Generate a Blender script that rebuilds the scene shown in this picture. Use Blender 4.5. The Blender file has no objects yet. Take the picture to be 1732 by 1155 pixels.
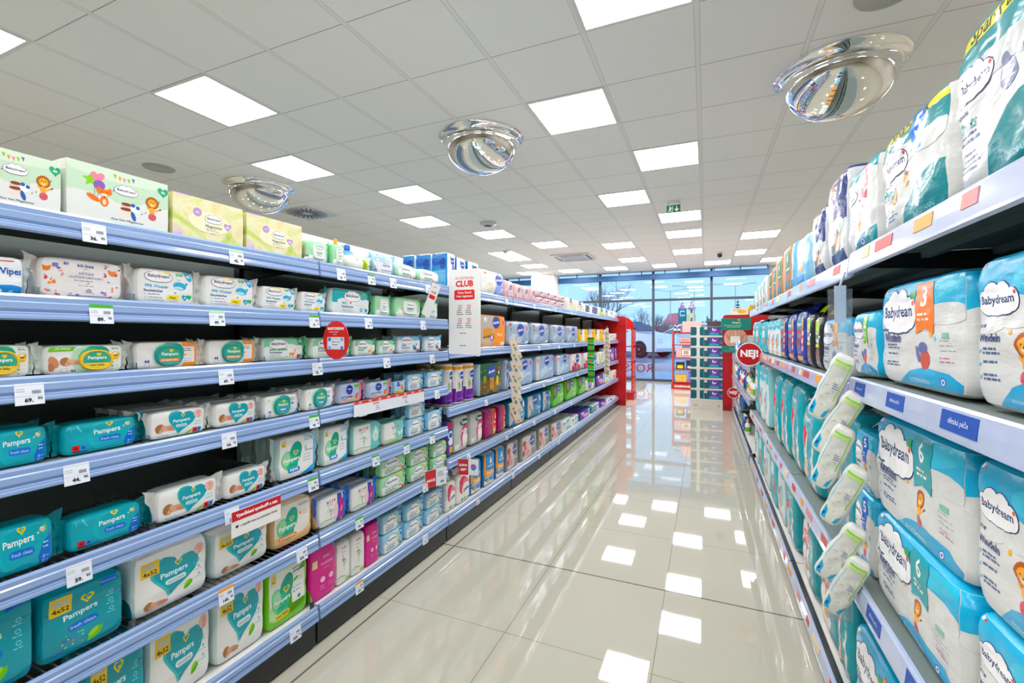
import bpy, bmesh, math, random
from mathutils import Vector, Matrix, noise

random.seed(7)
PI = math.pi
scene = bpy.context.scene
COL = scene.collection
CAM_H = 1.264

# ---------------------------------------------------------------- camera, sky, exposure
cam_data = bpy.data.cameras.new('camera')
cam = bpy.data.objects.new('camera', cam_data)
COL.objects.link(cam)
cam.location = (0, 0, CAM_H)
cam.rotation_euler = (PI / 2, 0, 0.4049)
cam_data.sensor_width = 36
cam_data.lens = 764.5 / 1732 * 36
cam_data.shift_y = -(577.5 - 566.6) / 1732
cam_data.clip_start = 0.02
cam_data.clip_end = 600
scene.camera = cam
scene.view_settings.view_transform = 'Standard'
scene.view_settings.look = 'None'
scene.view_settings.gamma = 1
scene.view_settings.use_curve_mapping = False
scene.view_settings.exposure = 0.82
scene.cycles.max_bounces = 12
scene.cycles.diffuse_bounces = 8
scene.cycles.glossy_bounces = 5
scene.cycles.transparent_max_bounces = 12
scene.cycles.transmission_bounces = 6
scene.cycles.sample_clamp_indirect = 6
scene.cycles.use_denoising = True
scene.cycles.caustics_reflective = True
scene.cycles.blur_glossy = 1.0
scene.cycles.caustics_refractive = False

PANEL_STRENGTH = 12.0

world = bpy.data.worlds.new('dusk_sky')
scene.world = world
world.use_nodes = True
nt = world.node_tree
bg = nt.nodes['Background']
tc = nt.nodes.new('ShaderNodeTexCoord')
sep = nt.nodes.new('ShaderNodeSeparateXYZ')
ramp = nt.nodes.new('ShaderNodeValToRGB')
ramp.color_ramp.elements[0].position = 0.0
ramp.color_ramp.elements[0].color = (0.36, 0.63, 0.92, 1)
ramp.color_ramp.elements[1].position = 0.45
ramp.color_ramp.elements[1].color = (0.13, 0.36, 0.78, 1)
nt.links.new(tc.outputs['Generated'], sep.inputs[0])
nt.links.new(sep.outputs['Z'], ramp.inputs[0])
nt.links.new(ramp.outputs[0], bg.inputs[0])
bg.inputs[1].default_value = 0.92

# fill lamp added behind the shop to brighten the parked cars, outside only
sun = bpy.data.objects.new('daylight', bpy.data.lights.new('daylight', 'SUN'))
COL.objects.link(sun)
sun.data.energy = 1.3
sun.data.angle = 0.9
sun.data.color = (0.86, 0.93, 1.0)
sun.rotation_euler = (math.radians(48), 0, math.radians(12))


# ---------------------------------------------------------------- materials
def lin(c):
    c = c.lstrip('#')
    r = []
    for i in (0, 2, 4):
        v = int(c[i:i + 2], 16) / 255
        r.append(v / 12.92 if v <= 0.04045 else ((v + 0.055) / 1.055) ** 2.4)
    return (*r, 1)


MATS = {}


def vivid(c, k=1.22):
    c = lin(c)
    g = .3 * c[0] + .55 * c[1] + .15 * c[2]
    return tuple(min(1, max(0.002, g + (v - g) * k)) for v in c[:3]) + (1,)



def mat(name, color='#808080', rough=0.5, metal=0.0, spec=0.5, bump=0.0, bscale=30.0, stretch=(1, 1, 1), coat=0.0, emit=0.0, var=0.0):
    if name in MATS:
        return MATS[name]
    m = bpy.data.materials.new(name)
    m.use_nodes = True
    t = m.node_tree
    b = t.nodes['Principled BSDF']
    c = lin(color) if isinstance(color, str) else color
    b.inputs['Base Color'].default_value = c
    b.inputs['Roughness'].default_value = rough
    b.inputs['Metallic'].default_value = metal
    b.inputs['Specular IOR Level'].default_value = spec
    b.inputs['Coat Weight'].default_value = coat
    if emit:
        b.inputs['Emission Color'].default_value = (1.0, 0.957, 0.985, 1)
        b.inputs['Emission Strength'].default_value = emit
    if bump or var:
        co = t.nodes.new('ShaderNodeTexCoord')
        mp = t.nodes.new('ShaderNodeMapping')
        mp.inputs['Scale'].default_value = stretch
        n = t.nodes.new('ShaderNodeTexNoise')
        n.inputs['Scale'].default_value = bscale
        n.inputs['Detail'].default_value = 3
        t.links.new(co.outputs['Object'], mp.inputs[0])
        t.links.new(mp.outputs[0], n.inputs['Vector'])
        if bump:
            bp = t.nodes.new('ShaderNodeBump')
            bp.inputs['Strength'].default_value = bump
            bp.inputs['Distance'].default_value = 0.01
            t.links.new(n.outputs[0], bp.inputs['Height'])
            t.links.new(bp.outputs[0], b.inputs['Normal'])
        if var:
            mx = t.nodes.new('ShaderNodeMix')
            mx.data_type = 'RGBA'
            mx.inputs[6].default_value = c
            mx.inputs[7].default_value = tuple(min(1, v * (1 - var)) for v in c[:3]) + (1,)
            t.links.new(n.outputs[0], mx.inputs[0])
            t.links.new(mx.outputs[2], b.inputs['Base Color'])
    MATS[name] = m
    return m


def film(c):
    return mat('film_' + c, vivid(c), rough=0.27, spec=0.5, bump=0.22, bscale=16, stretch=(1, 1, 2.2))


def shiny(c):
    return mat('shiny_' + c, vivid(c), rough=0.22, spec=0.38, bump=0.34, bscale=8, stretch=(1.2, 1.2, 3.0), coat=0.12)


def card(c):
    return mat('card_' + c, vivid(c, 1.12), rough=0.42, spec=0.4, bump=0.02, bscale=80)


def plast(c):
    return mat('plastic_' + c, c, rough=0.3, spec=0.5, bump=0.01, bscale=60)


def watercolour():
    if 'watercolour' in MATS:
        return MATS['watercolour']
    m = mat('watercolour', '#eef0c8', rough=0.4)
    t = m.node_tree
    b = t.nodes['Principled BSDF']
    co = t.nodes.new('ShaderNodeTexCoord')
    n = t.nodes.new('ShaderNodeTexNoise')
    n.inputs['Scale'].default_value = 9
    n.inputs['Detail'].default_value = 4
    n.inputs['Distortion'].default_value = 0.6
    r = t.nodes.new('ShaderNodeValToRGB')
    e = r.color_ramp.elements
    e[0].position, e[0].color = 0.33, lin('#a9cc55')
    e[1].position, e[1].color = 0.66, lin('#bf97cc')
    for p, c in ((0.41, '#d3dc78'), (0.48, '#e9e7c4'), (0.54, '#e8de8c'), (0.60, '#dccbe2')):
        x = e.new(p)
        x.color = lin(c)
    t.links.new(co.outputs['Object'], n.inputs['Vector'])
    t.links.new(n.outputs[0], r.inputs[0])
    t.links.new(r.outputs[0], b.inputs['Base Color'])
    return m


def glassy(name, tint, alpha, refl=0.08, rough=0.02):
    """thin clear plastic or pane: light passes, a little is reflected"""
    if name in MATS:
        return MATS[name]
    m = bpy.data.materials.new(name)
    m.use_nodes = True
    t = m.node_tree
    t.nodes.clear()
    out = t.nodes.new('ShaderNodeOutputMaterial')
    tr = t.nodes.new('ShaderNodeBsdfTransparent')
    tr.inputs[0].default_value = lin(tint)
    gl = t.nodes.new('ShaderNodeBsdfGlossy')
    gl.inputs['Roughness'].default_value = rough
    df = t.nodes.new('ShaderNodeBsdfDiffuse')
    df.inputs[0].default_value = lin(tint)
    m1 = t.nodes.new('ShaderNodeMixShader')
    m1.inputs[0].default_value = alpha
    t.links.new(tr.outputs[0], m1.inputs[1])
    t.links.new(df.outputs[0], m1.inputs[2])
    fr = t.nodes.new('ShaderNodeFresnel')
    fr.inputs[0].default_value = 1.45
    mul = t.nodes.new('ShaderNodeMath')
    mul.operation = 'MULTIPLY_ADD'
    mul.inputs[1].default_value = 1.0
    mul.inputs[2].default_value = refl
    t.links.new(fr.outputs[0], mul.inputs[0])
    m2 = t.nodes.new('ShaderNodeMixShader')
    t.links.new(mul.outputs[0], m2.inputs[0])
    t.links.new(m1.outputs[0], m2.inputs[1])
    t.links.new(gl.outputs[0], m2.inputs[2])
    t.links.new(m2.outputs[0], out.inputs[0])
    MATS[name] = m
    return m


# ---------------------------------------------------------------- mesh helpers
class MB:
    """collects faces with materials; build() links them as one mesh object"""

    def __init__(s):
        s.v, s.f, s.m, s.mats, s.sm = [], [], [], [], []

    def mi(s, m):
        if m not in s.mats:
            s.mats.append(m)
        return s.mats.index(m)

    def add(s, verts, faces, m, smooth=False):
        o = len(s.v)
        s.v += [tuple(v) for v in verts]
        k = s.mi(m)
        for f in faces:
            s.f.append([i + o for i in f])
            s.m.append(k)
            s.sm.append(smooth)

    def box(s, x0, x1, y0, y1, z0, z1, m, bev=0.0):
        if bev:
            bm = bmesh.new()
            bmesh.ops.create_cube(bm, size=1)
            for v in bm.verts:
                v.co = Vector((x0 + (v.co.x + .5) * (x1 - x0), y0 + (v.co.y + .5) * (y1 - y0), z0 + (v.co.z + .5) * (z1 - z0)))
            bmesh.ops.bevel(bm, geom=bm.edges[:], offset=bev, segments=2, affect='EDGES', profile=0.5)
            s.bm(bm, m)
            return
        v = [(x, y, z) for z in (z0, z1) for y in (y0, y1) for x in (x0, x1)]
        s.add(v, [(0, 2, 3, 1), (4, 5, 7, 6), (0, 1, 5, 4), (2, 6, 7, 3), (0, 4, 6, 2), (1, 3, 7, 5)], m)

    def bm(s, bm, m, smooth=False, mtx=None):
        bm.verts.index_update()
        s.add([(mtx @ v.co if mtx else v.co) for v in bm.verts], [[v.index for v in f.verts] for f in bm.faces], m, smooth)
        bm.free()

    def prism(s, pts, y0, y1, m, axis='y', smooth=False):
        """closed polygon pts (a, b) swept between two planes; axis names the sweep direction"""
        n = len(pts)
        if axis == 'y':
            P = lambda a, b, t: (a, t, b)
        elif axis == 'x':
            P = lambda a, b, t: (t, a, b)
        else:
            P = lambda a, b, t: (a, b, t)
        v = [P(a, b, y0) for a, b in pts] + [P(a, b, y1) for a, b in pts]
        s.add(v, [[i, (i + 1) % n, n + (i + 1) % n, n + i] for i in range(n)], m, smooth)
        s.add(v, [list(range(n))[::-1], list(range(n, 2 * n))], m)

    def lathe(s, prof, m, seg=24, c=(0, 0, 0), smooth=True, ax='z'):
        v = []
        for r, z in prof:
            for k in range(seg):
                a = 2 * PI * k / seg
                p = (r * math.cos(a), r * math.sin(a), z)
                if ax == 'x':
                    p = (z, r * math.cos(a), r * math.sin(a))
                if ax == 'y':
                    p = (r * math.cos(a), z, r * math.sin(a))
                v.append((p[0] + c[0], p[1] + c[1], p[2] + c[2]))
        f = []
        for i in range(len(prof) - 1):
            for k in range(seg):
                f.append((i * seg + k, i * seg + (k + 1) % seg, (i + 1) * seg + (k + 1) % seg, (i + 1) * seg + k))
        s.add(v, f, m, smooth)
        for i, rev in ((0, True), (len(prof) - 1, False)):
            if prof[i][0] > 1e-4:
                fl = [i * seg + k for k in range(seg)]
                s.add([v[j] for j in fl], [list(range(seg))[::-1] if rev else list(range(seg))], m)

    def tube(s, p, q, r, m, seg=8, r2=None):
        p, q = Vector(p), Vector(q)
        d = (q - p).normalized()
        a = d.orthogonal().normalized()
        b = d.cross(a)
        r2 = r if r2 is None else r2
        v = [p + (a * math.cos(2 * PI * k / seg) + b * math.sin(2 * PI * k / seg)) * r for k in range(seg)]
        v += [q + (a * math.cos(2 * PI * k / seg) + b * math.sin(2 * PI * k / seg)) * r2 for k in range(seg)]
        s.add(v, [(k, (k + 1) % seg, seg + (k + 1) % seg, seg + k) for k in range(seg)], m, True)
        s.add(v, [list(range(seg))[::-1], list(range(seg, 2 * seg))], m)

    def mesh(s, name):
        me = bpy.data.meshes.new(name)
        me.from_pydata(s.v, [], s.f)
        for m in s.mats:
            me.materials.append(m)
        me.polygons.foreach_set('material_index', s.m)
        me.polygons.foreach_set('use_smooth', s.sm)
        me.update()
        return me

    def build(s, name, parent=None, loc=None):
        return link(name, s.mesh(name), parent, loc)


def link(name, me, parent=None, loc=None):
    o = bpy.data.objects.new(name, me)
    COL.objects.link(o)
    if parent:
        o.parent = parent
    if loc:
        o.location = loc
    return o


def tag(o, label, cat, group=None, kind=None):
    o['label'] = label
    o['category'] = cat
    if group:
        o['group'] = group
    if kind:
        o['kind'] = kind
    return o


def thing(name, label, cat, loc=(0, 0, 0), rz=0, group=None):
    o = bpy.data.objects.new(name, None)
    o.empty_display_size = 0.1
    COL.objects.link(o)
    o.location = loc
    o.rotation_euler = (0, 0, rz)
    return tag(o, label, cat, group)


def struct(name, mb):
    o = mb.build(name)
    o['kind'] = 'structure'
    return o


# ---------------------------------------------------------------- printed artwork
TXT = {}


def text_mesh(s, bold):
    k = (s, bold)
    if k not in TXT:
        cu = bpy.data.curves.new('t', 'FONT')
        cu.body = s
        cu.resolution_u = 2
        cu.offset = 0.022 * bold
        ob = bpy.data.objects.new('t', cu)
        me = ob.to_mesh()
        vs = [(v.co.x, v.co.y) for v in me.vertices]
        fs = [list(p.vertices) for p in me.polygons]
        ob.to_mesh_clear()
        bpy.data.objects.remove(ob)
        bpy.data.curves.remove(cu)
        x0 = min(v[0] for v in vs)
        x1 = max(v[0] for v in vs)
        y0 = min(v[1] for v in vs)
        y1 = max(v[1] for v in vs)
        TXT[k] = (vs, fs, x0, x1, y0, y1)
    return TXT[k]


def heart_pts(n=20):
    r = []
    for i in range(n):
        t = 2 * PI * i / n
        r.append((16 * math.sin(t) ** 3 / 16, (13 * math.cos(t) - 5 * math.cos(2 * t) - 2 * math.cos(3 * t) - math.cos(4 * t) + 2.5) / 15))
    return r


class Art:
    """flat artwork in fractions of a face W wide and H high; every shape is one layer above the last"""

    def __init__(s, W, H):
        s.W, s.H = W, H
        s.items = []

    def put(s, verts, faces, c):
        s.items.append((verts, faces, c))
        return s

    def poly(s, pts, c):
        return s.put([(x * s.W, y * s.H) for x, y in pts], [list(range(len(pts)))], c)

    def rect(s, x, y, w, h, c, sk=0):
        return s.poly([(x, y), (x + w, y), (x + w + sk, y + h), (x + sk, y + h)], c)

    def raw(s, pts, cx, cy, rx, ry, c, rot=0):
        """unit points scaled to real radii rx, ry (metres) about the fractional centre"""
        k, q = math.cos(rot), math.sin(rot)
        v = [(cx * s.W + x * rx * k - y * ry * q, cy * s.H + x * rx * q + y * ry * k) for x, y in pts]
        return s.put(v, [list(range(len(v)))], c)

    def ell(s, cx, cy, rx, ry, c, rot=0, n=18):
        return s.raw([(math.cos(2 * PI * i / n), math.sin(2 * PI * i / n)) for i in range(n)], cx, cy, rx * s.W, ry * s.H, c, rot)

    def circ(s, cx, cy, r, c, n=16):
        return s.raw([(math.cos(2 * PI * i / n), math.sin(2 * PI * i / n)) for i in range(n)], cx, cy, r * s.H, r * s.H, c)

    def rr(s, cx, cy, w, h, c, rot=0, k=0.5):
        """rounded rectangle, w and h in fractions"""
        W, H = w * s.W / 2, h * s.H / 2
        r = min(W, H) * k
        p = []
        for qx, qy, a0 in ((1, 1, 0), (-1, 1, PI / 2), (-1, -1, PI), (1, -1, 1.5 * PI)):
            for j in range(5):
                a = a0 + PI / 2 * j / 4
                p.append((qx * (W - r) + r * math.cos(a), qy * (H - r) + r * math.sin(a)))
        return s.raw(p, cx, cy, 1, 1, c, rot)

    def heart(s, cx, cy, r, c, rot=0):
        return s.raw(heart_pts(), cx, cy, r * s.H, r * s.H, c, rot)

    def text(s, t, cx, cy, w, c, bold=1, rot=0, maxh=None, flip=False):
        vs, fs, x0, x1, y0, y1 = text_mesh(t, bold)
        k = w * s.W / (x1 - x0)
        if maxh and k * (y1 - y0) > maxh * s.H:
            k = maxh * s.H / (y1 - y0)
        mx, my = (x0 + x1) / 2, (y0 + y1) / 2
        C, S = math.cos(rot), math.sin(rot)
        g = -1 if flip else 1
        v = []
        for x, y in vs:
            a, b = (x - mx) * k * g, (y - my) * k
            v.append((cx * s.W + a * C - b * S, cy * s.H + a * S + b * C))
        return s.put(v, fs, c)

    def lines(s, x, y, w, n, gap, c, th=0.014):
        for i in range(n):
            ww = w * (0.75 + 0.25 * ((i * 37) % 5) / 4)
            x0 = x
            while x0 < x + ww - 0.01:
                seg = 0.02 + 0.035 * (((i * 7 + int(x0 * 97)) % 5) / 4)
                s.rect(x0, y - i * gap, min(seg, x + ww - x0), th, c)
                x0 += seg + 0.012
        return s

    def cloud(s, cx, cy, w, txt='Babydream', tc='#2b3a6b', line=True):
        W = w * s.W
        hh = W * 0.30
        bl = [(-.33, -.02, .17, .55), (-.14, .2, .18, .72), (.1, .16, .19, .74), (.32, -.02, .17, .58), (0, -.18, .36, .55), (-.2, -.2, .2, .5), (.2, -.2, .2, .5)]
        for grow, c in (((0.016, '#33437a'),) if line else ()) + ((0, '#fbfbfa'),):
            for a, b, rx, ry in bl:
                s.raw([(math.cos(2 * PI * i / 16), math.sin(2 * PI * i / 16)) for i in range(16)], cx + a * W / s.W, cy + b * hh / s.H, (rx + grow) * W, ry * hh + grow * W, c)
        s.text(txt, cx, cy, w * 0.78, tc, 1)
        s.circ(cx + .41 * w, cy + .32 * hh / s.H, 0.03 * W / s.H, '#e2594a', 8)
        return s

    def leaf(s, cx, cy, r, c, rot=0.6):
        p = [(-1, 0), (-.6, .35), (0, .5), (.6, .35), (1, 0), (.6, -.35), (0, -.5), (-.6, -.35)]
        return s.raw(p, cx, cy, r * s.H, r * s.H * .9, c, rot)

    def baby(s, cx, cy, r):
        sk, sh = '#dcae92', '#c99377'
        s.ell(cx + 1.5 * r * s.H / s.W, cy - .1 * r, 1.7 * r * s.H / s.W, .62 * r, sk)
        s.ell(cx + 2.4 * r * s.H / s.W, cy - .25 * r, 1.0 * r * s.H / s.W, .5 * r, sh)
        s.circ(cx, cy, r, sk)
        s.raw([(math.cos(PI * .35 + PI * 1.05 * i / 9), math.sin(PI * .35 + PI * 1.05 * i / 9)) for i in range(10)], cx, cy, r * s.H, r * s.H, '#a87752')
        s.ell(cx + .25 * r * s.H / s.W, cy - .05 * r, .16 * r * s.H / s.W, .07 * r, '#6b4636')
        s.ell(cx + .5 * r * s.H / s.W, cy - .45 * r, .2 * r * s.H / s.W, .08 * r, '#c0705f')
        return s

    def lion(s, cx, cy, r):
        k = s.H / s.W
        s.circ(cx, cy, r, '#a9602a')
        s.circ(cx, cy - .05 * r, .68 * r, '#f2a73a')
        s.ell(cx, cy - .3 * r, .32 * r * k, .22 * r, '#fbe3b4')
        s.circ(cx - .25 * r * k, cy + .1 * r, .08 * r, '#3c2a1a', 8)
        s.circ(cx + .25 * r * k, cy + .1 * r, .08 * r, '#3c2a1a', 8)
        s.circ(cx, cy - .16 * r, .1 * r, '#4a2f1d', 8)
        s.ell(cx - .05 * r * k, cy - 1.35 * r, .42 * r * k, .6 * r, '#f2b04a')
        s.ell(cx + .7 * r * k, cy - 1.1 * r, .5 * r * k, .14 * r, '#f2b04a', .5)
        s.ell(cx + 1.2 * r * k, cy - .85 * r, .2 * r * k, .14 * r, '#8a4c22', .5)
        s.ell(cx - .55 * r * k, cy - 1.0 * r, .4 * r * k, .14 * r, '#f2b04a', -.5)
        s.circ(cx, cy - 2.35 * r, .62 * r, '#d4626f')
        s.raw([(-1, .06), (1, .06), (1, -.06), (-1, -.06)], cx, cy - 2.35 * r, .6 * r * s.H, .6 * r * s.H, '#b3485a', .5)
        return s

    def fox(s, cx, cy, r):
        k = s.H / s.W
        s.ell(cx - 1.5 * r * k, cy - 1.1 * r, 1.0 * r * k, .42 * r, '#e8772c', -.5)
        s.ell(cx, cy - 1.4 * r, .6 * r * k, .9 * r, '#ea7c30')
        s.ell(cx, cy - 1.5 * r, .26 * r * k, .5 * r, '#f8dcc0')
        s.raw([(-1.1, .1), (-.9, 1), (-.35, .6), (.35, .6), (.9, 1), (1.1, .1), (0, -.75)], cx, cy, r * s.H, r * s.H, '#ea7c30')
        s.raw([(-.6, -.25), (0, -.05), (.6, -.25), (0, -.7)], cx, cy, r * s.H, r * s.H, '#fbe6cf')
        s.circ(cx, cy - .62 * r, .12 * r, '#3c2a1a', 8)
        s.circ(cx - .4 * r * k, cy + .12 * r, .08 * r, '#3c2a1a', 8)
        s.circ(cx + .4 * r * k, cy + .12 * r, .08 * r, '#3c2a1a', 8)
        return s

    def whale(s, cx, cy, r, c='#3fb0d8'):
        k = s.H / s.W
        s.ell(cx, cy, 1.25 * r * k, .8 * r, c, -.15)
        s.raw([(0, -.3), (.9, .5), (1.0, 1.4), (1.5, 1.0), (2.1, 1.3), (1.6, .6), (.9, -.4)], cx + .5 * r * k, cy, r * .62 * s.H, r * .62 * s.H, c)
        s.ell(cx - .2 * r * k, cy - .4 * r, .9 * r * k, .3 * r, '#bfe6f3', -.15)
        s.circ(cx - .7 * r * k, cy + .05 * r, .09 * r, '#1d3f66', 8)
        for a, b in ((-.2, 1.0), (.05, 1.25), (-.45, 1.25)):
            s.circ(cx + a * r * k, cy + b * r, .13 * r, '#8fd2ea', 8)
        return s

    def squares(s, x, y, h):
        k = s.H / s.W
        s.rect(x, y, h * k, h, '#e2402f').rect(x + h * k, y, h * k, h, '#2fa3dc')
        s.rect(x, y - .2 * h, 2 * h * k, .2 * h, '#3a2a2a')
        s.circ(x + .5 * h * k, y + .5 * h, .25 * h, '#8f1d18', 8).circ(x + 1.5 * h * k, y + .5 * h, .25 * h, '#17598a', 8)
        return s

    def mesh_on(s, mb, surf, nx, nz, eps=0.0005, dl=0.00008, mk=None):
        """triangulates the layers, cuts them on the face's own grid and lays them on surf(a, b)"""
        mk = mk or film
        groups = {}
        boxes = []
        for verts, faces, c in s.items:
            X = [v[0] for v in verts]
            Y = [v[1] for v in verts]
            q = (min(X), max(X), min(Y), max(Y))
            li = 1 + max([b[4] for b in boxes if b[0] < q[1] and b[1] > q[0] and b[2] < q[3] and b[3] > q[2]], default=-1)
            boxes.append(q + (li,))
            groups.setdefault(c, []).append((li, verts, faces))
        for c, lst in groups.items():
            bm = bmesh.new()
            for li, verts, faces in lst:
                vs = [bm.verts.new((min(max(x, 0.002 * s.W), .998 * s.W), min(max(y, .002 * s.H), .998 * s.H), li * dl)) for x, y in verts]
                for f in faces:
                    try:
                        bm.faces.new([vs[i] for i in f])
                    except ValueError:
                        pass
            bmesh.ops.triangulate(bm, faces=[f for f in bm.faces if len(f.verts) > 3])
            xs = [v.co.x for v in bm.verts]
            ys = [v.co.y for v in bm.verts]
            if not xs:
                bm.free()
                continue
            for i in range(1, nx):
                x = s.W * i / nx
                if min(xs) < x < max(xs):
                    bmesh.ops.bisect_plane(bm, geom=bm.verts[:] + bm.edges[:] + bm.faces[:], plane_co=(x, 0, 0), plane_no=(1, 0, 0), dist=1e-6)
            for j in range(1, nz):
                y = s.H * j / nz
                if min(ys) < y < max(ys):
                    bmesh.ops.bisect_plane(bm, geom=bm.verts[:] + bm.edges[:] + bm.faces[:], plane_co=(0, y, 0), plane_no=(0, 1, 0), dist=1e-6)
            if nx > 1:
                for k in range(-nx + 1, nx):
                    d = [x * nx / s.W - y * nz / s.H for x, y in zip(xs, ys)]
                    if min(d) < k < max(d):
                        bmesh.ops.bisect_plane(bm, geom=bm.verts[:] + bm.edges[:] + bm.faces[:], plane_co=(s.W * k / nx, 0, 0), plane_no=Vector((nx / s.W, -nz / s.H, 0)).normalized(), dist=1e-7)
            bm.verts.index_update()
            pv = []
            for v in bm.verts:
                p, n = surf(v.co.x / s.W, v.co.y / s.H)
                pv.append(p + n * (eps + v.co.z))
            fs = []
            for f in bm.faces:
                ids = [v.index for v in f.verts]
                if f.normal.z < 0:
                    ids = ids[::-1]
                fs.append(ids)
            mb.add(pv, fs, mk(c), True)
            bm.free()


def flat_surf(W, H, y=0.0, x0=None, z0=0.0):
    x0 = -W / 2 if x0 is None else x0
    return lambda a, b: (Vector((x0 + a * W, y, z0 + b * H)), Vector((0, -1, 0)))


def panel(W, H, T, base, art=None, edge=None, radius=0.0, round_=False):
    """a flat board standing on z = 0, printed front towards -Y"""
    mb = MB()
    if round_:
        n = 40
        pts = [(W / 2 * math.cos(2 * PI * i / n), H / 2 + H / 2 * math.sin(2 * PI * i / n)) for i in range(n)]
    elif radius:
        pts = []
        for cx, cz, a0 in ((W / 2 - radius, H - radius, 0), (-W / 2 + radius, H - radius, PI / 2), (-W / 2 + radius, radius, PI), (W / 2 - radius, radius, 1.5 * PI)):
            for j in range(6):
                a = a0 + PI / 2 * j / 5
                pts.append((cx + radius * math.cos(a), cz + radius * math.sin(a)))
    else:
        pts = [(-W / 2, 0), (W / 2, 0), (W / 2, H), (-W / 2, H)]
    mb.prism(pts, 0, T, base)
    if art:
        art.mesh_on(mb, flat_surf(W, H), 1, 1, eps=0.0005, mk=card)
    return mb


# ---------------------------------------------------------------- packs: soft bodies with printed fronts
class Form:
    def __init__(s, w, h, d, kxy=8, kz=8, wr=0.0015, n=10, seed=0, lean=0.0, taper=0.0):
        s.w, s.h, s.d, s.kxy, s.kz, s.wr, s.n, s.seed, s.lean, s.taper = w, h, d, kxy, kz, wr, n, seed, lean, taper
        s.cache = {}

    def pos(s, x, y, z):
        key = (round(x, 5), round(y, 5), round(z, 5))
        if key in s.cache:
            return s.cache[key]
        m0 = max(abs(x), abs(y))
        X, Y, Z = x, y, z
        if m0 > 1e-6:
            r = (abs(x) ** s.kxy + abs(y) ** s.kxy) ** (1 / s.kxy) / m0
            X, Y = x / r, y / r
        m = max(m0, abs(z))
        r = (m0 ** s.kz + abs(z) ** s.kz) ** (1 / s.kz) / m
        X, Y, Z = X / r, Y / r, Z / r
        w = 1 - s.taper * max(0, z)
        p = Vector((X * s.w / 2 * w, s.d / 2 + Y * s.d / 2 * w, s.h / 2 + Z * s.h / 2))
        if s.wr:
            q = Vector((p.x * 14 + s.seed * 3.1, p.y * 14, p.z * 22))
            a = noise.noise(q) + .5 * noise.noise(q * 2.3)
            edge = 1 - abs(z) ** 6
            p.y += a * s.wr * 1.6 * edge
            p.x += noise.noise(q + Vector((7, 3, 1))) * s.wr * edge
            if z > -.9:
                p.z += noise.noise(q + Vector((1, 9, 4))) * s.wr * (1 if z > .9 else .4)
        p.y += s.lean * (z + 1) / 2 * s.h
        s.cache[key] = p
        return p

    def body(s, mb, base, top=None, side=None, back=None):
        n = s.n
        g = lambda i: -1 + 2 * i / n
        for axis in range(3):
            for sg in (-1, 1):
                m = base
                if axis == 2 and sg == 1 and top:
                    m = top
                if axis == 0 and side:
                    m = side
                vs = []
                for j in range(n + 1):
                    for i in range(n + 1):
                        a, b = g(i), g(j)
                        vs.append(s.pos(*((sg, a, b) if axis == 0 else (a, sg, b) if axis == 1 else (a, b, sg))))
                fs = []
                flip = (sg == 1) == (axis == 1)
                for j in range(n):
                    for i in range(n):
                        q = [j * (n + 1) + i, j * (n + 1) + i + 1, (j + 1) * (n + 1) + i + 1, (j + 1) * (n + 1) + i]
                        fs += [[q[0], q[2], q[1]], [q[0], q[3], q[2]]] if flip else [q[:3], [q[0], q[2], q[3]]]
                mb.add(vs, fs, m, True)

    def surf(s, side='front'):
        n = s.n
        DIR = Vector({'front': (0, -1, 0), 'left': (-1, 0, 0), 'right': (1, 0, 0)}[side])

        def f(a, b):
            a = min(max(a, 0), 1)
            b = min(max(b, 0), 1)
            i = min(int(a * n), n - 1)
            j = min(int(b * n), n - 1)
            u, v = a * n - i, b * n - j
            g = lambda k: -1 + 2 * k / n
            if side == 'front':
                P = lambda i, j: s.pos(g(i), -1, g(j))
            elif side == 'left':
                P = lambda i, j: s.pos(-1, -g(i), g(j))
            elif side == 'right':
                P = lambda i, j: s.pos(1, g(i), g(j))
            else:
                P = lambda i, j: s.pos(g(i), g(j), 1)
            p00, p10, p01, p11 = P(i, j), P(i + 1, j), P(i, j + 1), P(i + 1, j + 1)
            p = p00 + (p10 - p00) * u + (p11 - p10) * v if u >= v else p00 + (p11 - p01) * u + (p01 - p00) * v
            return p, DIR
        return f


TYPES = {}
DESC = {}


class Type:
    pass


def seal_mesh(w, h, d, sg, m, flare=0.012):
    """crimped end of a film pack, its upper corner pulled up"""
    mb = MB()
    nz, nx = 10, 4
    v = []
    for j in range(nz + 1):
        t = j / nz
        for i in range(nx + 1):
            q = i / nx
            x = sg * (w / 2 - 0.018 + q * (0.02 + flare * (t ** 3)))
            z = h * (.06 + t * (.90 + .12 * q * (t > .85)))
            y = d * (.40 - .12 * q) + .004 * math.sin(t * 19) * q + .003 * math.sin(q * 9 + t * 3)
            v.append((x, y, z))
    f = []
    for j in range(nz):
        for i in range(nx):
            a = j * (nx + 1) + i
            f.append((a, a + 1, a + nx + 2, a + nx + 1))
    mb.add(v, f, m, True)
    return mb


def fin_mesh(w, h, d, m, fh=0.03):
    """gathered and welded top edge of a bag"""
    mb = MB()
    nx, nz = 18, 3
    v = []
    for s_ in (0, 1):
        for j in range(nz + 1):
            t = j / nz
            for i in range(nx + 1):
                q = i / nx
                x = (q - .5) * w * (.93 - .05 * t)
                y = d * .5 + .007 * math.sin(q * 23) * t + d * .30 * (1 - t) * (-1 if s_ == 0 else 1) + .0012 * (s_ - .5)
                z = h * .985 - .014 + (fh + .014) * t + .004 * math.sin(q * 17) * t - .012 * (1 - t) * (abs(q - .5) * 2) ** 4
                v.append((x, y, z))
    N = (nx + 1) * (nz + 1)
    f = []
    for s_ in (0, 1):
        for j in range(nz):
            for i in range(nx):
                a = s_ * N + j * (nx + 1) + i
                f.append((a, a + 1, a + nx + 2, a + nx + 1))
    mb.add(v, f, m, True)
    return mb


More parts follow.
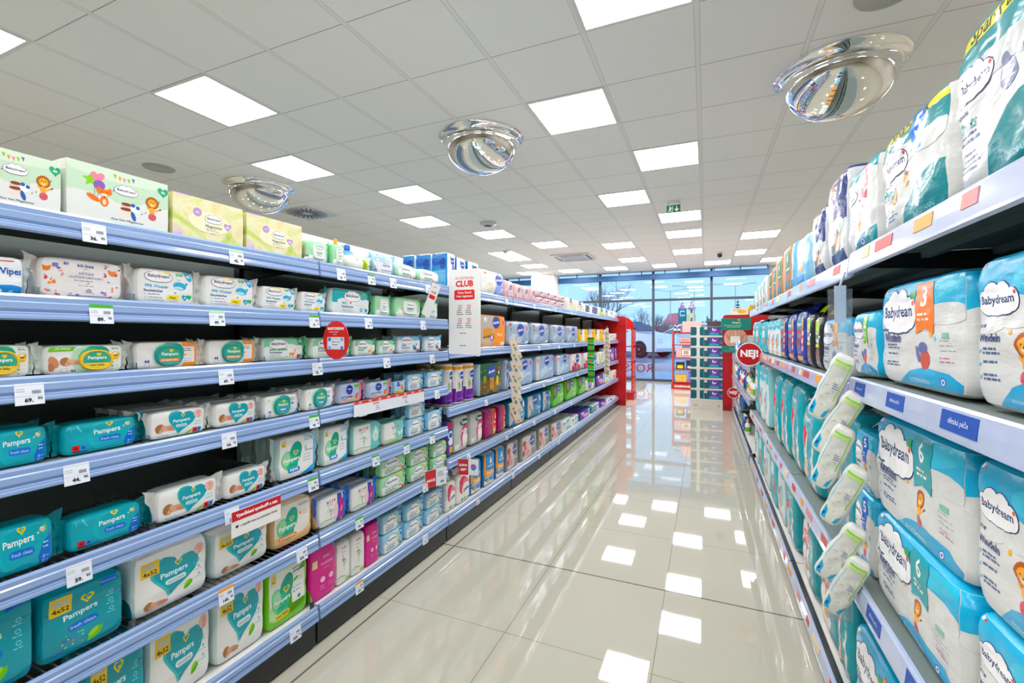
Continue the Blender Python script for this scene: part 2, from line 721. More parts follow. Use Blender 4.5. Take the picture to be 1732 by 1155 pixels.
def lid_mesh(cx, cz, rx, rz, outer, inner, art=None, k=2.4, th=0.008):
    """raised plastic lid: a rim and a plate, front at -th"""
    n = 28
    P = lambda f: [(cx + rx * f * math.copysign(abs(math.cos(2 * PI * i / n)) ** (2 / k), math.cos(2 * PI * i / n)), cz + rz * f * math.copysign(abs(math.sin(2 * PI * i / n)) ** (2 / k), math.sin(2 * PI * i / n))) for i in range(n)]
    mb = MB()
    rings = [(1.0, .012), (1.0, -th * .55), (.96, -th), (.86, -th), (.84, -th * .8)]
    v = []
    for f, y in rings:
        v += [(a, y, b) for a, b in P(f)]
    fs = []
    for r in range(len(rings) - 1):
        for i in range(n):
            fs.append((r * n + i, r * n + (i + 1) % n, (r + 1) * n + (i + 1) % n, (r + 1) * n + i))
    mb.add(v, fs, outer, True)
    mb.add([(a, -th * .8, b) for a, b in P(.845)], [list(range(n))], inner)
    if art:
        art.mesh_on(mb, flat_surf(2 * rx, 2 * rz, -th * .8, cx - rx, cz - rz), 1, 1, eps=.0005, mk=plast)
    return mb


def TY(name, obj, cat, desc, w, h, d, base, art=None, kxy=8, kz=8, wr=.0015, n=10, top=None, side=None, seal=None, fin=None, lid=None, mk=None, sideart=None, lean=0.0, taper=0.0, partname='body'):
    t = Type()
    t.obj, t.cat, t.desc, t.w, t.h, t.d = obj, cat, desc, w, h, d
    mk = mk or film
    bw = w - (.022 if seal else 0)
    F = Form(bw, h, d, kxy, kz, wr, n, len(TYPES), lean, taper)
    mb = MB()
    B = base if not isinstance(base, str) else mk(base)
    F.body(mb, B, mk(top) if top else None, mk(side) if side else None)
    if art:
        A = Art(bw, h)
        art(A)
        A.mesh_on(mb, F.surf(), n, n, mk=mk)
    if sideart:
        for sd in ('left', 'right'):
            A = Art(d, h)
            sideart(A)
            A.mesh_on(mb, F.surf(sd), n, n, mk=mk)
    t.body = mb.mesh(obj + '_body')
    t.parts = []
    if seal:
        for sg in (-1, 1):
            t.parts.append(('end_seal', seal_mesh(w, h, d, sg, mk(seal)).mesh('end_seal'), None))
    if fin:
        t.parts.append(('top_seam', fin_mesh(bw, h, d, mk(fin)).mesh('top_seam'), None))
    if lid:
        t.parts.append(('lid', lid(bw, h).mesh('lid'), lid.__doc__))
    t.partname = partname
    TYPES[name] = t


def spawn(t, loc, rz, sx, sy, sz, label, group, name=None):
    if t.parts:
        r = thing(name or t.obj, label, t.cat, loc, rz, group)
        r.scale = (sx, sy, sz)
        link(t.partname, t.body, r)
        for nm, me, lb in t.parts:
            c = link(nm, me, r)
            if lb:
                c['label'] = lb
        return r
    r = link(name or t.obj, t.body, None, loc)
    r.rotation_euler = (0, 0, rz)
    r.scale = (sx, sy, sz)
    return tag(r, label, t.cat, group)


# ---- artwork of the near rack -----------------------------------------------------------------
TEAL, WHITE, NAVY, YEL = '#00aebc', '#f6f6f2', '#26356b', '#f6d21c'


def a_lionbox(a):
    a.rect(0, .32, 1, .68, '#c6e0c6')
    a.ell(.5, 1.0, .62, .22, '#d6e8d4')
    for cx, rx in ((.1, .2), (.32, .16), (.55, .22), (.8, .18), (1, .16)):
        a.ell(cx, .30, rx, .18 + .05 * math.sin(cx * 9), '#e4e8e2')
    a.rect(0, 0, 1, .32, '#e4e8e2')
    for i in range(5):
        x = .42 + i * .045
        y = .93 - .035 * math.sin(i * PI / 4)
        a.poly([(x, y), (x + .034, y - .01), (x + .02, y - .09)], ('#8cc63f', '#f39c38', '#e98ba8', '#8cc63f', '#8160b5')[i])
    a.raw([(0, 1), (.3, .3), (1, .2), (.45, -.2), (.6, -.9), (0, -.5), (-.6, -.9), (-.45, -.2), (-1, .2), (-.3, .3)], .215, .73, .019, .019, '#8ccf3c')
    a.heart(.275, .78, .105, '#ee8ea4').circ(.29, .66, .085, '#8a62b8')
    a.rect(.245, .40, .004, .26, '#7c7c8c').rect(.268, .42, .004, .2, '#7c7c8c', .02)
    a.fox(.335, .54, .105)
    a.rr(.545, .28, .12, .13, '#fbdfd2').rr(.545, .385, .10, .1, '#f7c3bf').ell(.545, .425, .05, .03, '#7b4a2a').ell(.545, .335, .06, .03, '#7b4a2a')
    a.circ(.63, .36, .07, '#f4f6fa').circ(.612, .43, .035, '#2e62ad', 8).circ(.66, .40, .035, '#2e62ad', 8).ell(.615, .23, .022, .09, '#2e62ad', .3)
    a.cloud(.545, .66, .23)
    a.lion(.815, .56, .115)
    a.heart(.94, .80, .1, '#1fa777')
    a.text('90', .94, .81, .042, '#ffffff', 1)
    a.text('Aloe Vera Pflegetücher', .56, .115, .33, '#2f3f66', 1)
    for x, y in ((.42, .62), (.70, .30), (.74, .34), (.89, .6)):
        a.ell(x, y, .006, .012, '#52607c').rect(x + .005, y, .002, .05, '#52607c')
    a.poly([(0, .045), (.18, .045), (.2, .03), (.78, .03), (.8, .0), (.97, .0), (.97, .008), (.805, .008), (.785, .038), (.205, .038), (.185, .053), (0, .053)], '#8d8f8c')


def a_floral(a):
    a.ell(.5, .47, .30, .25, '#f2eecb')
    a.cloud(.545, .56, .24)
    a.circ(.32, .66, .1, '#bb9ad0').text('XXL', .32, .66, .055, '#ffffff', 1)
    a.text('Pflegetücher', .55, .38, .24, '#4b5673', 1)
    a.lines(.44, .32, .2, 2, .04, '#8c8ea0').lines(.5, .22, .1, 1, .04, '#d1606c')
    a.heart(.75, .44, .10, '#bb9ad0').text('180', .75, .45, .05, '#ffffff', 1)


def a_kiibaa(a):
    rnd = random.Random(5)
    cs = ['#e2603c', '#9a86c4', '#d34a52', '#f08b3c', '#e5a99c', '#7d6fb0']
    for i in range(74):
        x, y = rnd.uniform(.02, .98), rnd.uniform(.04, .95)
        if .27 < x < .76 and .2 < y:
            continue
        c = cs[i % 6]
        r = rnd.uniform(.018, .05)
        if i % 3 == 0:
            a.heart(x, y, r, c, rnd.uniform(-1, 1))
        elif i % 3 == 1:
            a.leaf(x, y, r * 1.2, c, rnd.uniform(0, 3))
        else:
            a.ell(x, y, r * .5, r * .6, c)
    for x, y in ((.06, .72), (.86, .74)):
        a.raw([(-1, .5), (0, .2), (1, .5), (.8, -.5), (0, -.9), (-.8, -.5)], x, y, .011, .011, '#f08b3c')
    a.rr(.17, .8, .07, .1, '#8f83c0')
    a.text('80', .29, .86, .06, '#5a5aa8', 1)
    a.text('kii-baa', .52, .84, .2, '#4d57a6', 1).lines(.49, .745, .08, 1, .05, '#7c80a8')
    a.text('DĚTSKÉ', .53, .645, .18, '#5b63a8', 0).text('VLHČENÉ UBROUSKY', .53, .55, .42, '#5b63a8', 0)
    a.lines(.38, .45, .32, 1, .05, '#6b7399')
    a.leaf(.55, .4, .03, '#4fae5c')
    a.lines(.43, .33, .26, 1, .04, '#9095bb')
    a.raw([(-1, -1), (1, -1), (1, .2), (0, 1), (-1, .2)], .56, .22, .006, .006, '#a8abb8')
    a.rr(.55, .06, .5, .035, '#8f83c8', k=1)


def a_water(a):
    a.poly([(0, 0), (1, 0), (1, .22), (.8, .27), (.5, .24), (.25, .1), (0, .05)], '#2b8fd0')
    a.text('WaterWipes', .52, .6, .92, '#1f5fae', 1)
    a.rect(.62, .88, .22, .03, '#d8534a').circ(.6, .895, .03, '#58b24c', 8)
    a.circ(.6, .08, .06, '#dff0fa').leaf(.78, .08, .06, '#dff0fa')


def a_bd99(a):
    a.cloud(.36, .78, .46)
    a.text('99% Wasser', .33, .50, .40, '#2bb1d9', 1).text('Feuchttücher', .28, .37, .32, '#33447a', 1)
    for i in range(3):
        a.leaf(.14, .27 - i * .09, .025, '#56bfe0')
    a.lines(.19, .26, .26, 3, .09, '#5a688f', .018)
    a.whale(.72, .55, .145)
    a.poly([(.80, 1), (.97, 1), (.985, .74), (.9, .70), (.86, .76)], '#2fa8dd').text('60', .895, .86, .08, '#ffffff', 1)
    a.rect(.66, .84, .12, .1, '#5ab96a', .01).lines(.68, .9, .08, 2, .04, '#e8f6ea')
    a.heart(.82, .2, .1, '#1f9fb0').heart(.92, .22, .09, '#41b26b').text('0%', .82, .21, .05, '#eaffff', 1)
    a.rect(.33, .93, .22, .065, '#f5df1e', .01).rect(.50, .13, .2, .14, '#f5df1e', .01)
    a.text('Neu', .6, .2, .1, '#4a4a30', 1)
    a.lines(.55, .06, .2, 1, .03, '#d8635a')
    a.leaf(.64, .34, .04, '#55b26d')


def a_med(a):
    a.rect(0, .52, 1, .48, '#46b3b8')
    a.ell(.1, .55, .2, .1, '#46b3b8').ell(.35, .5, .2, .14, '#eef3f1').ell(.62, .52, .18, .15, '#eef3f1').ell(.9, .48, .16, .16, '#eef3f1')
    a.cloud(.52, .72, .42)
    a.text('MED', .33, .44, .14, '#2aa6b2', 1).heart(.47, .45, .05, '#e0463f').text('Feuchttücher', .40, .31, .30, '#33447a', 1)
    a.lines(.28, .2, .32, 2, .08, '#6b7896')
    a.rect(.78, .78, .12, .14, '#8cc665').rect(.92, .62, .07, .36, '#2c7fae')
    a.circ(.76, .2, .08, '#2a86a8').circ(.76, .2, .04, '#eef3f1').heart(.9, .18, .1, '#2b9c9f')


def a_mintbase(a):
    a.rect(0, .0, 1, .22, '#eef5ee').ell(.3, .2, .3, .12, '#eef5ee').ell(.75, .2, .3, .14, '#eef5ee')
    a.rect(.92, .0, .07, .14, '#e1523e').rect(.92, .14, .07, .16, '#3b9fd6')


def a_mintpat(a):
    a_mintbase(a)
    rnd = random.Random(3)
    for i in range(40):
        x, y = rnd.uniform(.03, .97), rnd.uniform(.25, .95)
        a.ell(x, y, .012, .02, ('#e98a5c', '#f2b8c0', '#8cc67a', '#f3d36a', '#ffffff')[i % 5])
    a.ell(.2, .3, .08, .12, '#f7f4ee').ell(.26, .42, .04, .06, '#f0a9a0')


def lid_mint(w, h):
    """white moulded flip lid"""
    A = Art(.5 * w, .62 * h)
    A.cloud(.5, .7, .6, line=False).text('Sensitive', .5, .45, .5, '#3f9b78', 1).lines(.25, .3, .5, 2, .1, '#7b8b9c', .03)
    return lid_mesh(.04 * w, .5 * h, .25 * w, .31 * h, plast('#eef2ee'), plast('#e4efe7'), A, 5)


def a_harmonie(a):
    a.poly([(0, .98), (.37, .98), (.33, .80), (0, .78)], '#79c142').text('0% plastic', .2, .885, .2, '#f4ffe8', 1)
    a.ell(.52, .5, .22, .5, '#bfe5c6').ell(.64, .62, .17, .45, '#26a98c').ell(.56, .5, .17, .4, '#5cc29b')
    a.baby(.235, .43, .15)
    a.ell(.08, .42, .07, .22, '#c98f6f', .4).ell(.04, .25, .06, .14, '#b97c5e')
    a.text('46', .325, .1, .07, '#2d3e74', 1).rr(.21, .12, .09, .17, '#c4cde0').rr(.21, .12, .07, .13, '#f4f4f0')
    a.ell(.9, .60, .08, .15, '#f7cf62').circ(.885, .66, .06, '#f8f5ea').circ(.91, .68, .05, '#efe8d8').ell(.9, .60, .04, .03, '#9b5b30').leaf(.95, .66, .05, '#6aa644', .2)
    a.lines(.84, .9, .13, 2, .06, '#3c4f7e', .022).text('Premium Cotton', .9, .5, .1, '#5b4a24', 1)
    for i in range(3):
        a.circ(.85, .36 - i * .13, .035, '#8ed09d').lines(.89, .37 - i * .13, .09, 1, .04, '#9bcfaa')


def lid_harmonie(w, h):
    """yellow oval flip lid with green centre"""
    A = Art(.44 * w, .72 * h)
    A.ell(.5, .5, .42, .42, '#2fae8b').heart(.55, .76, .1, '#f2cf1f').text('Pampers', .5, .60, .56, '#ffffff', 1).text('Harmonie', .5, .43, .4, '#175e55', 0)
    A.poly([(.1, .36), (.9, .36), (.82, .2), (.65, .1), (.35, .1), (.18, .2)], '#f5cc2a').text('new baby', .5, .25, .44, '#3a3a20', 1)
    return lid_mesh(.12 * w, .46 * h, .22 * w, .36 * h, plast('#f3c622'), plast('#f5cc2a'), A)


def a_protect(a):
    a.poly([(.72, 0), (1, 0), (1, 1), (.70, 1), (.78, .5)], '#f39a4c')
    a.rect(.72, .2, .22, .6, '#f6f4ee').lines(.74, .7, .18, 2, .07, '#46557e', .025).circ(.77, .48, .04, '#f3a33c').lines(.81, .5, .1, 2, .06, '#e2894a').lines(.75, .33, .17, 2, .09, '#7f8aa6')
    a.ell(.45, .5, .2, .48, '#c2e8cd').ell(.55, .55, .2, .5, '#24a897').ell(.46, .5, .19, .42, '#63c6a0')
    a.text('44', .16, .28, .08, '#2d3e74', 1).rr(.16, .14, .09, .14, '#c4cde0').rr(.16, .14, .07, .11, '#f4f4f0')


def lid_protect(w, h):
    """teal oval flip lid with orange band"""
    A = Art(.44 * w, .72 * h)
    A.ell(.5, .5, .42, .42, '#2fae8b').heart(.55, .74, .1, '#f2cf1f').text('Pampers', .5, .57, .58, '#ffffff', 1).text('Harmonie', .5, .42, .36, '#175e55', 0)
    A.rr(.5, .28, .7, .17, '#f08a35', k=1).text('protect & care', .5, .28, .55, '#ffffff', 1)
    return lid_mesh(.0, .47 * h, .22 * w, .37 * h, plast('#159a9f'), plast('#1ea59f'), A)


def a_mintx(a):
    a.rect(0, .5, 1, .5, '#8fd3ab')
    for cx, rx, cy in ((.12, .16, .46), (.35, .2, .54), (.62, .22, .56), (.9, .16, .5)):
        a.ell(cx, cy, rx, .16, '#eef5ee')
    a.cloud(.36, .72, .44)
    a.text('extra sensitive', .36, .5, .42, '#2ea57d', 1).text('Feuchttücher', .30, .38, .3, '#33447a', 1)
    a.lines(.16, .26, .34, 3, .08, '#7b88a0', .018)
    a.poly([(.84, 1), (.97, 1), (.985, .68), (.92, .64), (.85, .7)], '#1fa46f').text('30', .915, .85, .08, '#ffffff', 1)
    a.ell(.68, .30, .07, .05, '#ee9b4b').rect(.73, .28, .02, .16, '#ee9b4b', .03).ell(.77, .46, .03, .03, '#ee9b4b').rect(.63, .16, .014, .12, '#d9803c').rect(.71, .16, .014, .12, '#d9803c')
    a.leaf(.55, .18, .05, '#58b36d').leaf(.9, .5, .05, '#9fd8b4')
    a.squares(.82, .1, .16)


def a_bluebd(a):
    a.rect(0, .62, 1, .38, '#8ccbe8')
    for cx in (.1, .35, .6, .85):
        a.ell(cx, .62, .16, .12, '#f2f6f6')
    a.cloud(.36, .74, .5)
    a.text('Aqua', .22, .46, .2, '#2f7fc0', 1).text('Feuchttücher', .3, .33, .38, '#33447a', 1).lines(.12, .2, .36, 2, .08, '#6f7c98')
    a.ell(.68, .32, .06, .16, '#5f83b8', .4).ell(.74, .26, .04, .12, '#3f5f98', -.3)
    a.circ(.78, .5, .06, '#3b8fd0').squares(.8, .06, .17)
    a.rect(.92, .75, .07, .22, '#2f73c0')


def a_fresh(a):
    a.ell(.62, .55, .32, .6, '#14b8c4').ell(.64, .52, .28, .5, '#00aebc')
    a.poly([(.84, .02), (.99, .02), (.99, .66), (.86, .52), (.79, .2)], '#2173c4')
    a.text('Pampers', .565, .64, .36, '#f4fbfb', 1, .04).heart(.60, .87, .11, '#e9d41d').heart(.60, .885, .06, '#00aebc').heart(.612, .87, .03, '#e9d41d')
    a.rr(.60, .40, .30, .17, '#2079d0', k=1).text('fresh clean', .60, .40, .24, '#d8ecff', 0)
    a.lines(.86, .48, .11, 2, .09, '#cfe4ff', .03).circ(.87, .2, .04, '#7fb4ef').circ(.87, .1, .04, '#7fb4ef').lines(.9, .2, .08, 2, .1, '#8dbcf0', .02)
    for i, (x, y) in enumerate(((.83, .78), (.87, .74), (.91, .82), (.95, .7), (.8, .72), (.93, .9), (.89, .86))):
        a.circ(x, y, .025, ('#f4f0e2', '#e9d9a0', '#8cc63f', '#b43a9c', '#f0dca0', '#6fc04a', '#7bd6e0')[i], 8)
    a.ell(.86, .78, .035, .06, '#e6d5a0').ell(.845, .81, .02, .03, '#f2ead0')
    a.squares(.10, .12, .19)
    a.poly([(.13, .98), (.16, .98), (.24, .70), (.22, .72)], '#7fd9dd').poly([(.05, .9), (.07, .9), (.1, .66)], '#6fd2d6')


def a_sens(a):
    a.baby(.17, .38, .17)
    a.heart(.52, .52, .47, '#3db7bd', -.22).heart(.545, .52, .45, '#0aa6b4', -.22)
    a.text('Pampers', .54, .58, .30, '#f4fbfb', 1, .03).heart(.57, .76, .07, '#e9d41d').heart(.57, .77, .04, '#0aa6b4')
    a.rr(.545, .40, .2, .11, '#bfe2e6', k=1).text('sensitive', .545, .40, .15, '#12828a', 0)
    a.circ(.86, .76, .17, '#f2c6d2').circ(.86, .8, .08, '#e8b48e').ell(.86, .66, .03, .06, '#e8b48e')
    a.lines(.78, .46, .18, 2, .1, '#7fc6cb', .025)
    a.poly([(.60, .04), (.68, .15), (.75, .2), (.73, .08), (.66, .02)], '#9bd02f')
    a.squares(.755, .06, .17)
    a.lines(.12, .1, .24, 2, .06, '#6dbfc6', .022)


def a_aqua(a):
    a.poly([(.7, 0), (1, 0), (1, .35), (.9, .12), (.72, .05)], '#2fa9e0')
    a.rect(.72, .18, .2, .66, '#f6f6f2').lines(.74, .78, .16, 2, .07, '#46557e', .025).raw([(0, 1), (.6, 0), (0, -.7), (-.6, 0)], .80, .55, .012, .012, '#9fd4ee').text('99%', .82, .54, .1, '#2f6ea8', 1).lines(.75, .36, .16, 2, .09, '#7f8aa6')
    a.ell(.42, .55, .22, .46, '#c2e8cd').ell(.55, .62, .2, .4, '#24a897').ell(.45, .5, .2, .42, '#63c6a0')
    a.text('48', .15, .28, .08, '#2d3e74', 1).rr(.15, .12, .08, .15, '#c4cde0').leaf(.13, .82, .07, '#9fd8cf')


def lid_aqua(w, h):
    """teal oval flip lid with blue band"""
    A = Art(.44 * w, .76 * h)
    A.ell(.5, .5, .42, .42, '#3fb890').heart(.55, .76, .1, '#f2cf1f').text('Pampers', .5, .58, .6, '#ffffff', 1).text('Harmonie', .5, .44, .36, '#175e55', 0)
    A.rr(.5, .29, .6, .19, '#1b87d6', k=1).text('aqua', .5, .29, .36, '#ffffff', 1)
    return lid_mesh(-.0 * w, .48 * h, .22 * w, .39 * h, plast('#129a9c'), plast('#1ea59f'), A)


def a_nivea(a):
    a.rect(.86, 0, .14, 1, '#f08ba0').rect(0, 0, .06, 1, '#f4a0b0')
    a.poly([(.05, .02), (.85, .02), (.85, .16), (.4, .3), (.05, .12)], '#f6cbb4')
    a.circ(.45, .68, .26, '#f08ba0').circ(.45, .68, .235, '#1d3c9c').text('NIVEA', .45, .70, .15, '#ffffff', 1).text('BABY', .45, .57, .08, '#b9cbf2', 0)
    a.rect(.66, .76, .2, .17, '#6cc12e')
    a.text('SOFT & FRESH', .33, .33, .46, '#20408f', 1).lines(.12, .2, .3, 1, .05, '#5874b8', .03)
    a.ell(.74, .3, .07, .14, '#e58c4b', .5).ell(.78, .42, .05, .07, '#d9783a')


def a_niveay(a):
    a.rect(0, .0, 1, .3, '#f8dc8c').ell(.2, .12, .3, .14, '#f5b83c')
    a.circ(.35, .8, .2, '#1d3c9c').text('NIVEA', .35, .8, .2, '#ffffff', 1).ell(.7, .5, .1, .32, '#e58c4b', .5).rect(.6, .92, .2, .06, '#6cc12e')


def a_soft(a):
    a.poly([(0, 0), (.78, 0), (.55, .5), (.25, .58), (0, .5)], '#eef2f0').ell(.3, .5, .3, .14, '#eef2f0').ell(.62, .3, .22, .2, '#eef2f0')
    a.cloud(.42, .66, .56)
    a.text('soft & care', .36, .36, .4, '#3c6cb2', 1).text('Feuchttücher', .34, .24, .42, '#33447a', 1).lines(.14, .1, .4, 1, .06, '#6f7c98')
    a.poly([(.82, 1), (.99, 1), (.99, .62), (.9, .58), (.83, .66)], '#2c7fd0').text('80', .91, .82, .1, '#ffffff', 1)
    a.ell(.78, .36, .07, .13, '#7fa8cc').ell(.88, .2, .09, .1, '#4f93a8').circ(.9, .44, .05, '#d9605a').leaf(.72, .16, .08, '#5f9fb8')
    a.rect(.62, .44, .16, .09, '#f4de23', .01).rect(.6, .9, .18, .08, '#f4de23')


def a_aqua4(a):
    a.poly([(.55, 0), (1, 0), (1, .92), (.93, .95), (.92, .22), (.7, .10)], '#36aee3').poly([(.6, 1), (1, 1), (1, .8), (.9, .86)], '#a7d8ee')
    a.rect(.63, .32, .3, .48, '#f3f5f3').lines(.66, .9, .28, 2, .05, '#53628c', .018)
    a.raw([(0, 1), (.6, 0), (0, -.7), (-.6, 0)], .7, .66, .012, .012, '#9fd4ee').text('99% water', .80, .60, .24, '#2f4f88', 1)
    for i in range(3):
        a.circ(.67, .49 - i * .07, .014, '#46628c', 8).lines(.71, .49 - i * .07, .18, 1, .05, '#7f8aa6', .014)
    a_duo(a)
    a.rr(.38, .20, .32, .12, '#1b87d6', k=1).text('aqua', .38, .20, .22, '#ffffff', 1)


def a_duo(a):
    a.ell(.24, .45, .17, .24, '#86d09c', .25).ell(.42, .58, .16, .3, '#1ea58f', -.25).ell(.34, .36, .15, .22, '#4bbb95').ell(.20, .5, .1, .16, '#a4dcae')
    a.text('Pampers', .33, .45, .40, '#ffffff', 1, .05).text('Harmonie', .38, .33, .22, '#175e55', 0)
    a.heart(.43, .60, .07, '#e9d41d').heart(.43, .607, .04, '#24a68f')
    a.rect(.06, .80, .12, .17, '#f3d21f', .0).rect(.08, .87, .08, .08, '#d9d3a8').text('2x', .12, .835, .06, '#3b3515', 1)


def a_protect4(a):
    a.poly([(0, 0), (1, 0), (1, .98), (.93, .98), (.92, .3), (.7, .2), (0, .28)], '#f5c795').poly([(.93, .3), (1, .3), (1, 1), (.93, 1)], '#f2a964')
    a.rect(.60, .36, .32, .46, '#f3f2ec').lines(.62, .9, .3, 2, .05, '#53628c', .018).circ(.66, .66, .03, '#f08a35').lines(.71, .67, .16, 2, .06, '#b98a58', .014)
    a_duo(a)
    a.rr(.33, .22, .44, .1, '#f08a35', k=1).text('protect & care', .33, .22, .36, '#ffffff', 1)


def a_green4(a):
    a.poly([(0, 0), (1, 0), (1, .98), (.93, .98), (.92, .2), (.6, .12), (0, .3)], '#86cf3f').ell(.2, .3, .25, .16, '#bfe5b0')
    a.rect(.57, .3, .34, .52, '#f1f4ec').lines(.6, .88, .32, 2, .05, '#53628c', .018).leaf(.66, .70, .06, '#4fae3c').lines(.72, .7, .15, 2, .05, '#8fb58c', .014)
    for i in range(2):
        a.circ(.63, .54 - i * .07, .014, '#46628c', 8).lines(.67, .54 - i * .07, .18, 1, .05, '#7f8aa6', .014)
    a.circ(.74, .36, .035, '#2fa79f')
    a_duo(a)
    a.rr(.33, .20, .36, .10, '#f3d21f', .06, k=1).text('new baby', .33, .20, .3, '#2f4a20', 1, .06)


def a_hippw(a):
    a.rect(.62, 0, .38, 1, '#7fd0c8').raw([(0, 1.3), (.6, .3), (.75, -.2), (.5, -.8), (0, -1), (-.5, -.8), (-.75, -.2), (-.6, .3)], .8, .55, .028, .034, '#eef6f4').lines(.74, .56, .13, 4, .06, '#6fae6a', .02)
    a_hipp(a, .38, .82)
    a.text('BIO', .88, .95, .1, '#c9468c', 1)


def a_hippm(a):
    a.poly([(.5, 0), (1, 0), (1, 1), (.45, 1), (.6, .5)], '#8ed3cb').poly([(0, .05), (.9, .05), (.95, .2), (.5, .18), (0, .12)], '#b9d98c')
    a.leaf(.85, .45, .16, '#eef6f4').leaf(.72, .4, .12, '#eef6f4', 1.8)
    a_hipp(a, .55, .7)


def a_hipp(a, x, y):
    for i, (ch, c) in enumerate((('H', '#7b4fae'), ('i', '#e8472e'), ('P', '#f08a1e'), ('P', '#c33c9a'))):
        a.text(ch, x + (i - 1.5) * .088, y, .08 if ch != 'i' else .03, c, 3, maxh=.1)
    a.lines(x - .16, y - .11, .32, 1, .05, '#8fa7c8', .02)
    a.rect(x - .01, y - .55, .02, .24, '#8fae86')
    rnd = random.Random(2)
    for i in range(26):
        t, r = rnd.uniform(0, 2 * PI), rnd.uniform(.05, 1)
        a.leaf(x + .14 * r * math.cos(t), y - .28 + .14 * r * math.sin(t), .026, ('#7fb26a', '#c9d48a', '#d98a94', '#a8c79a', '#8fb5c8')[i % 5], t)
    a.poly([(0, .2), (.25, .24), (.6, .19), (.62, .16), (.25, .2), (0, .17)], '#b5cf87')


def a_hippblue(a):
    a.poly([(.62, 0), (.78, 0), (.84, 1), (.66, 1)], '#5a4fa8').poly([(.70, .1), (.86, .1), (.9, .75), (.74, .75)], '#c2197f').poly([(.85, 0), (1, 0), (1, 1), (.88, 1)], '#2f63c2')
    a.text('Baby', .80, .42, .14, '#f7c7e2', 1, 1.35)
    a.ell(.6, .4, .08, .3, '#f3d3df')
    a_hipp(a, .42, .78)


def a_hippink(a):
    a.text('ZART', .62, .76, .3, '#f8d6e8', 0).text('PFLEGEND', .62, .64, .46, '#f8d6e8', 0).lines(.45, .55, .34, 1, .05, '#8fc06b')
    a.circ(.45, .36, .05, '#fbe9f3').leaf(.45, .36, .05, '#f3b7d6').circ(.78, .36, .05, '#fbe9f3').leaf(.78, .36, .05, '#f3b7d6')
    a.lines(.36, .24, .2, 2, .05, '#f0a9cf').lines(.68, .24, .2, 2, .05, '#f0a9cf').rect(.86, .86, .14, .1, '#2f86c8')
    a.rect(.06, .62, .2, .14, '#e8d9a8')


def a_hippwhite(a):
    a_hipp(a, .5, .86)
    a.ell(.8, .08, .2, .06, '#b5cf87')


def a_fresh4(a):
    a.rect(0, .72, 1, .015, '#0d7f88').ell(.55, .4, .42, .4, '#009ead')
    a.text('Pampers', .45, .60, .42, '#f4fbfb', 1, .07).heart(.53, .77, .075, '#e9d41d').heart(.53, .78, .045, '#009ead').heart(.54, .77, .02, '#e9d41d')
    a.rr(.48, .42, .36, .11, '#2079d0', .05, k=1).text('fresh clean', .48, .42, .3, '#e2f0ff', 0, .05)
    a.rect(.08, .68, .26, .26, '#f3cf1d', .01).rr(.215, .85, .2, .09, '#cfcbae').text('4x52', .215, .75, .2, '#2c2a15', 1)
    a.poly([(.68, .86), (.92, .90), (.94, 1), (.72, 1)], '#2f74d0').text('Hands & Face', .8, .92, .2, '#e8f2ff', 0)
    for i in range(3):
        a.circ(.82, .72 - i * .13, .03, '#7fd3d6').circ(.82, .72 - i * .13, .018, '#009ead').lines(.76, .66 - i * .13, .14, 1, .05, '#8fd9dc', .014)
    a.leaf(.62, .18, .12, '#79c52a', .8).leaf(.6, .22, .08, '#a9dc3c', .8)
    a.ell(.28, .28, .05, .035, '#6a4fa8').ell(.28, .29, .04, .024, '#009ead').ell(.18, .14, .07, .03, '#6a4fa8', .3).ell(.18, .145, .055, .018, '#009ead', .3)
    rnd = random.Random(4)
    for i in range(22):
        a.circ(rnd.uniform(.22, .5), rnd.uniform(.14, .34), .011, ('#8cc63f', '#b43a9c', '#e9d41d', '#7bd6e0')[i % 4], 6)


def a_sens4(a):
    a.heart(.50, .50, .35, '#5cc0c4', -.2).heart(.53, .50, .335, '#0aa6b4', -.2)
    a.text('Pampers', .52, .55, .36, '#f4fbfb', 1, .06).heart(.57, .68, .055, '#e9d41d').heart(.57, .686, .033, '#0aa6b4')
    a.rr(.53, .43, .28, .08, '#e8f4f4', .05, k=1).text('sensitive', .53, .43, .22, '#12828a', 0, .05)
    a.rect(.08, .64, .24, .24, '#f3cf1d', .01).rr(.205, .80, .18, .09, '#cfcbae').text('4x52', .205, .70, .18, '#2c2a15', 1)
    a.circ(.87, .78, .095, '#cfa0b4').circ(.87, .78, .09, '#f2c6d2').circ(.87, .80, .045, '#e8b48e').ell(.87, .73, .03, .04, '#e8b48e')
    for i in range(3):
        a.circ(.86, .58 - i * .12, .02, '#7fc6cb').lines(.78, .53 - i * .12, .17, 1, .05, '#8fcdd2', .012)
    a.leaf(.70, .24, .09, '#62b52a', .8).leaf(.69, .28, .06, '#9bd02f', .8)
    a.baby(.2, .15, .075)
    a.rect(0, .055, 1, .004, '#dfe3e0').rect(0, .3, .5, .003, '#e4e7e4')


def a_mint(a):
    a.poly([(0, 0), (.8, 0), (.5, .45), (0, .5)], '#eef4ec').ell(.62, .24, .26, .22, '#eef4ec')
    a.cloud(.42, .66, .56)
    a.text('extra sensitive', .40, .34, .5, '#2ea57d', 1).text('Feuchttücher', .34, .22, .4, '#33447a', 1).lines(.14, .1, .4, 1, .06, '#7b88a0')
    a.poly([(.86, 1), (.99, 1), (.99, .6), (.92, .56), (.87, .64)], '#25b07c').text('80', .93, .82, .08, '#ffffff', 1)
    a.rect(.62, .80, .2, .14, '#f4de23', .02).ell(.74, .3, .07, .06, '#ee9b4b').leaf(.86, .36, .06, '#58b36d').rect(.8, .1, .1, .14, '#e1523e')


def a_bluestack(a):
    a_soft(a)


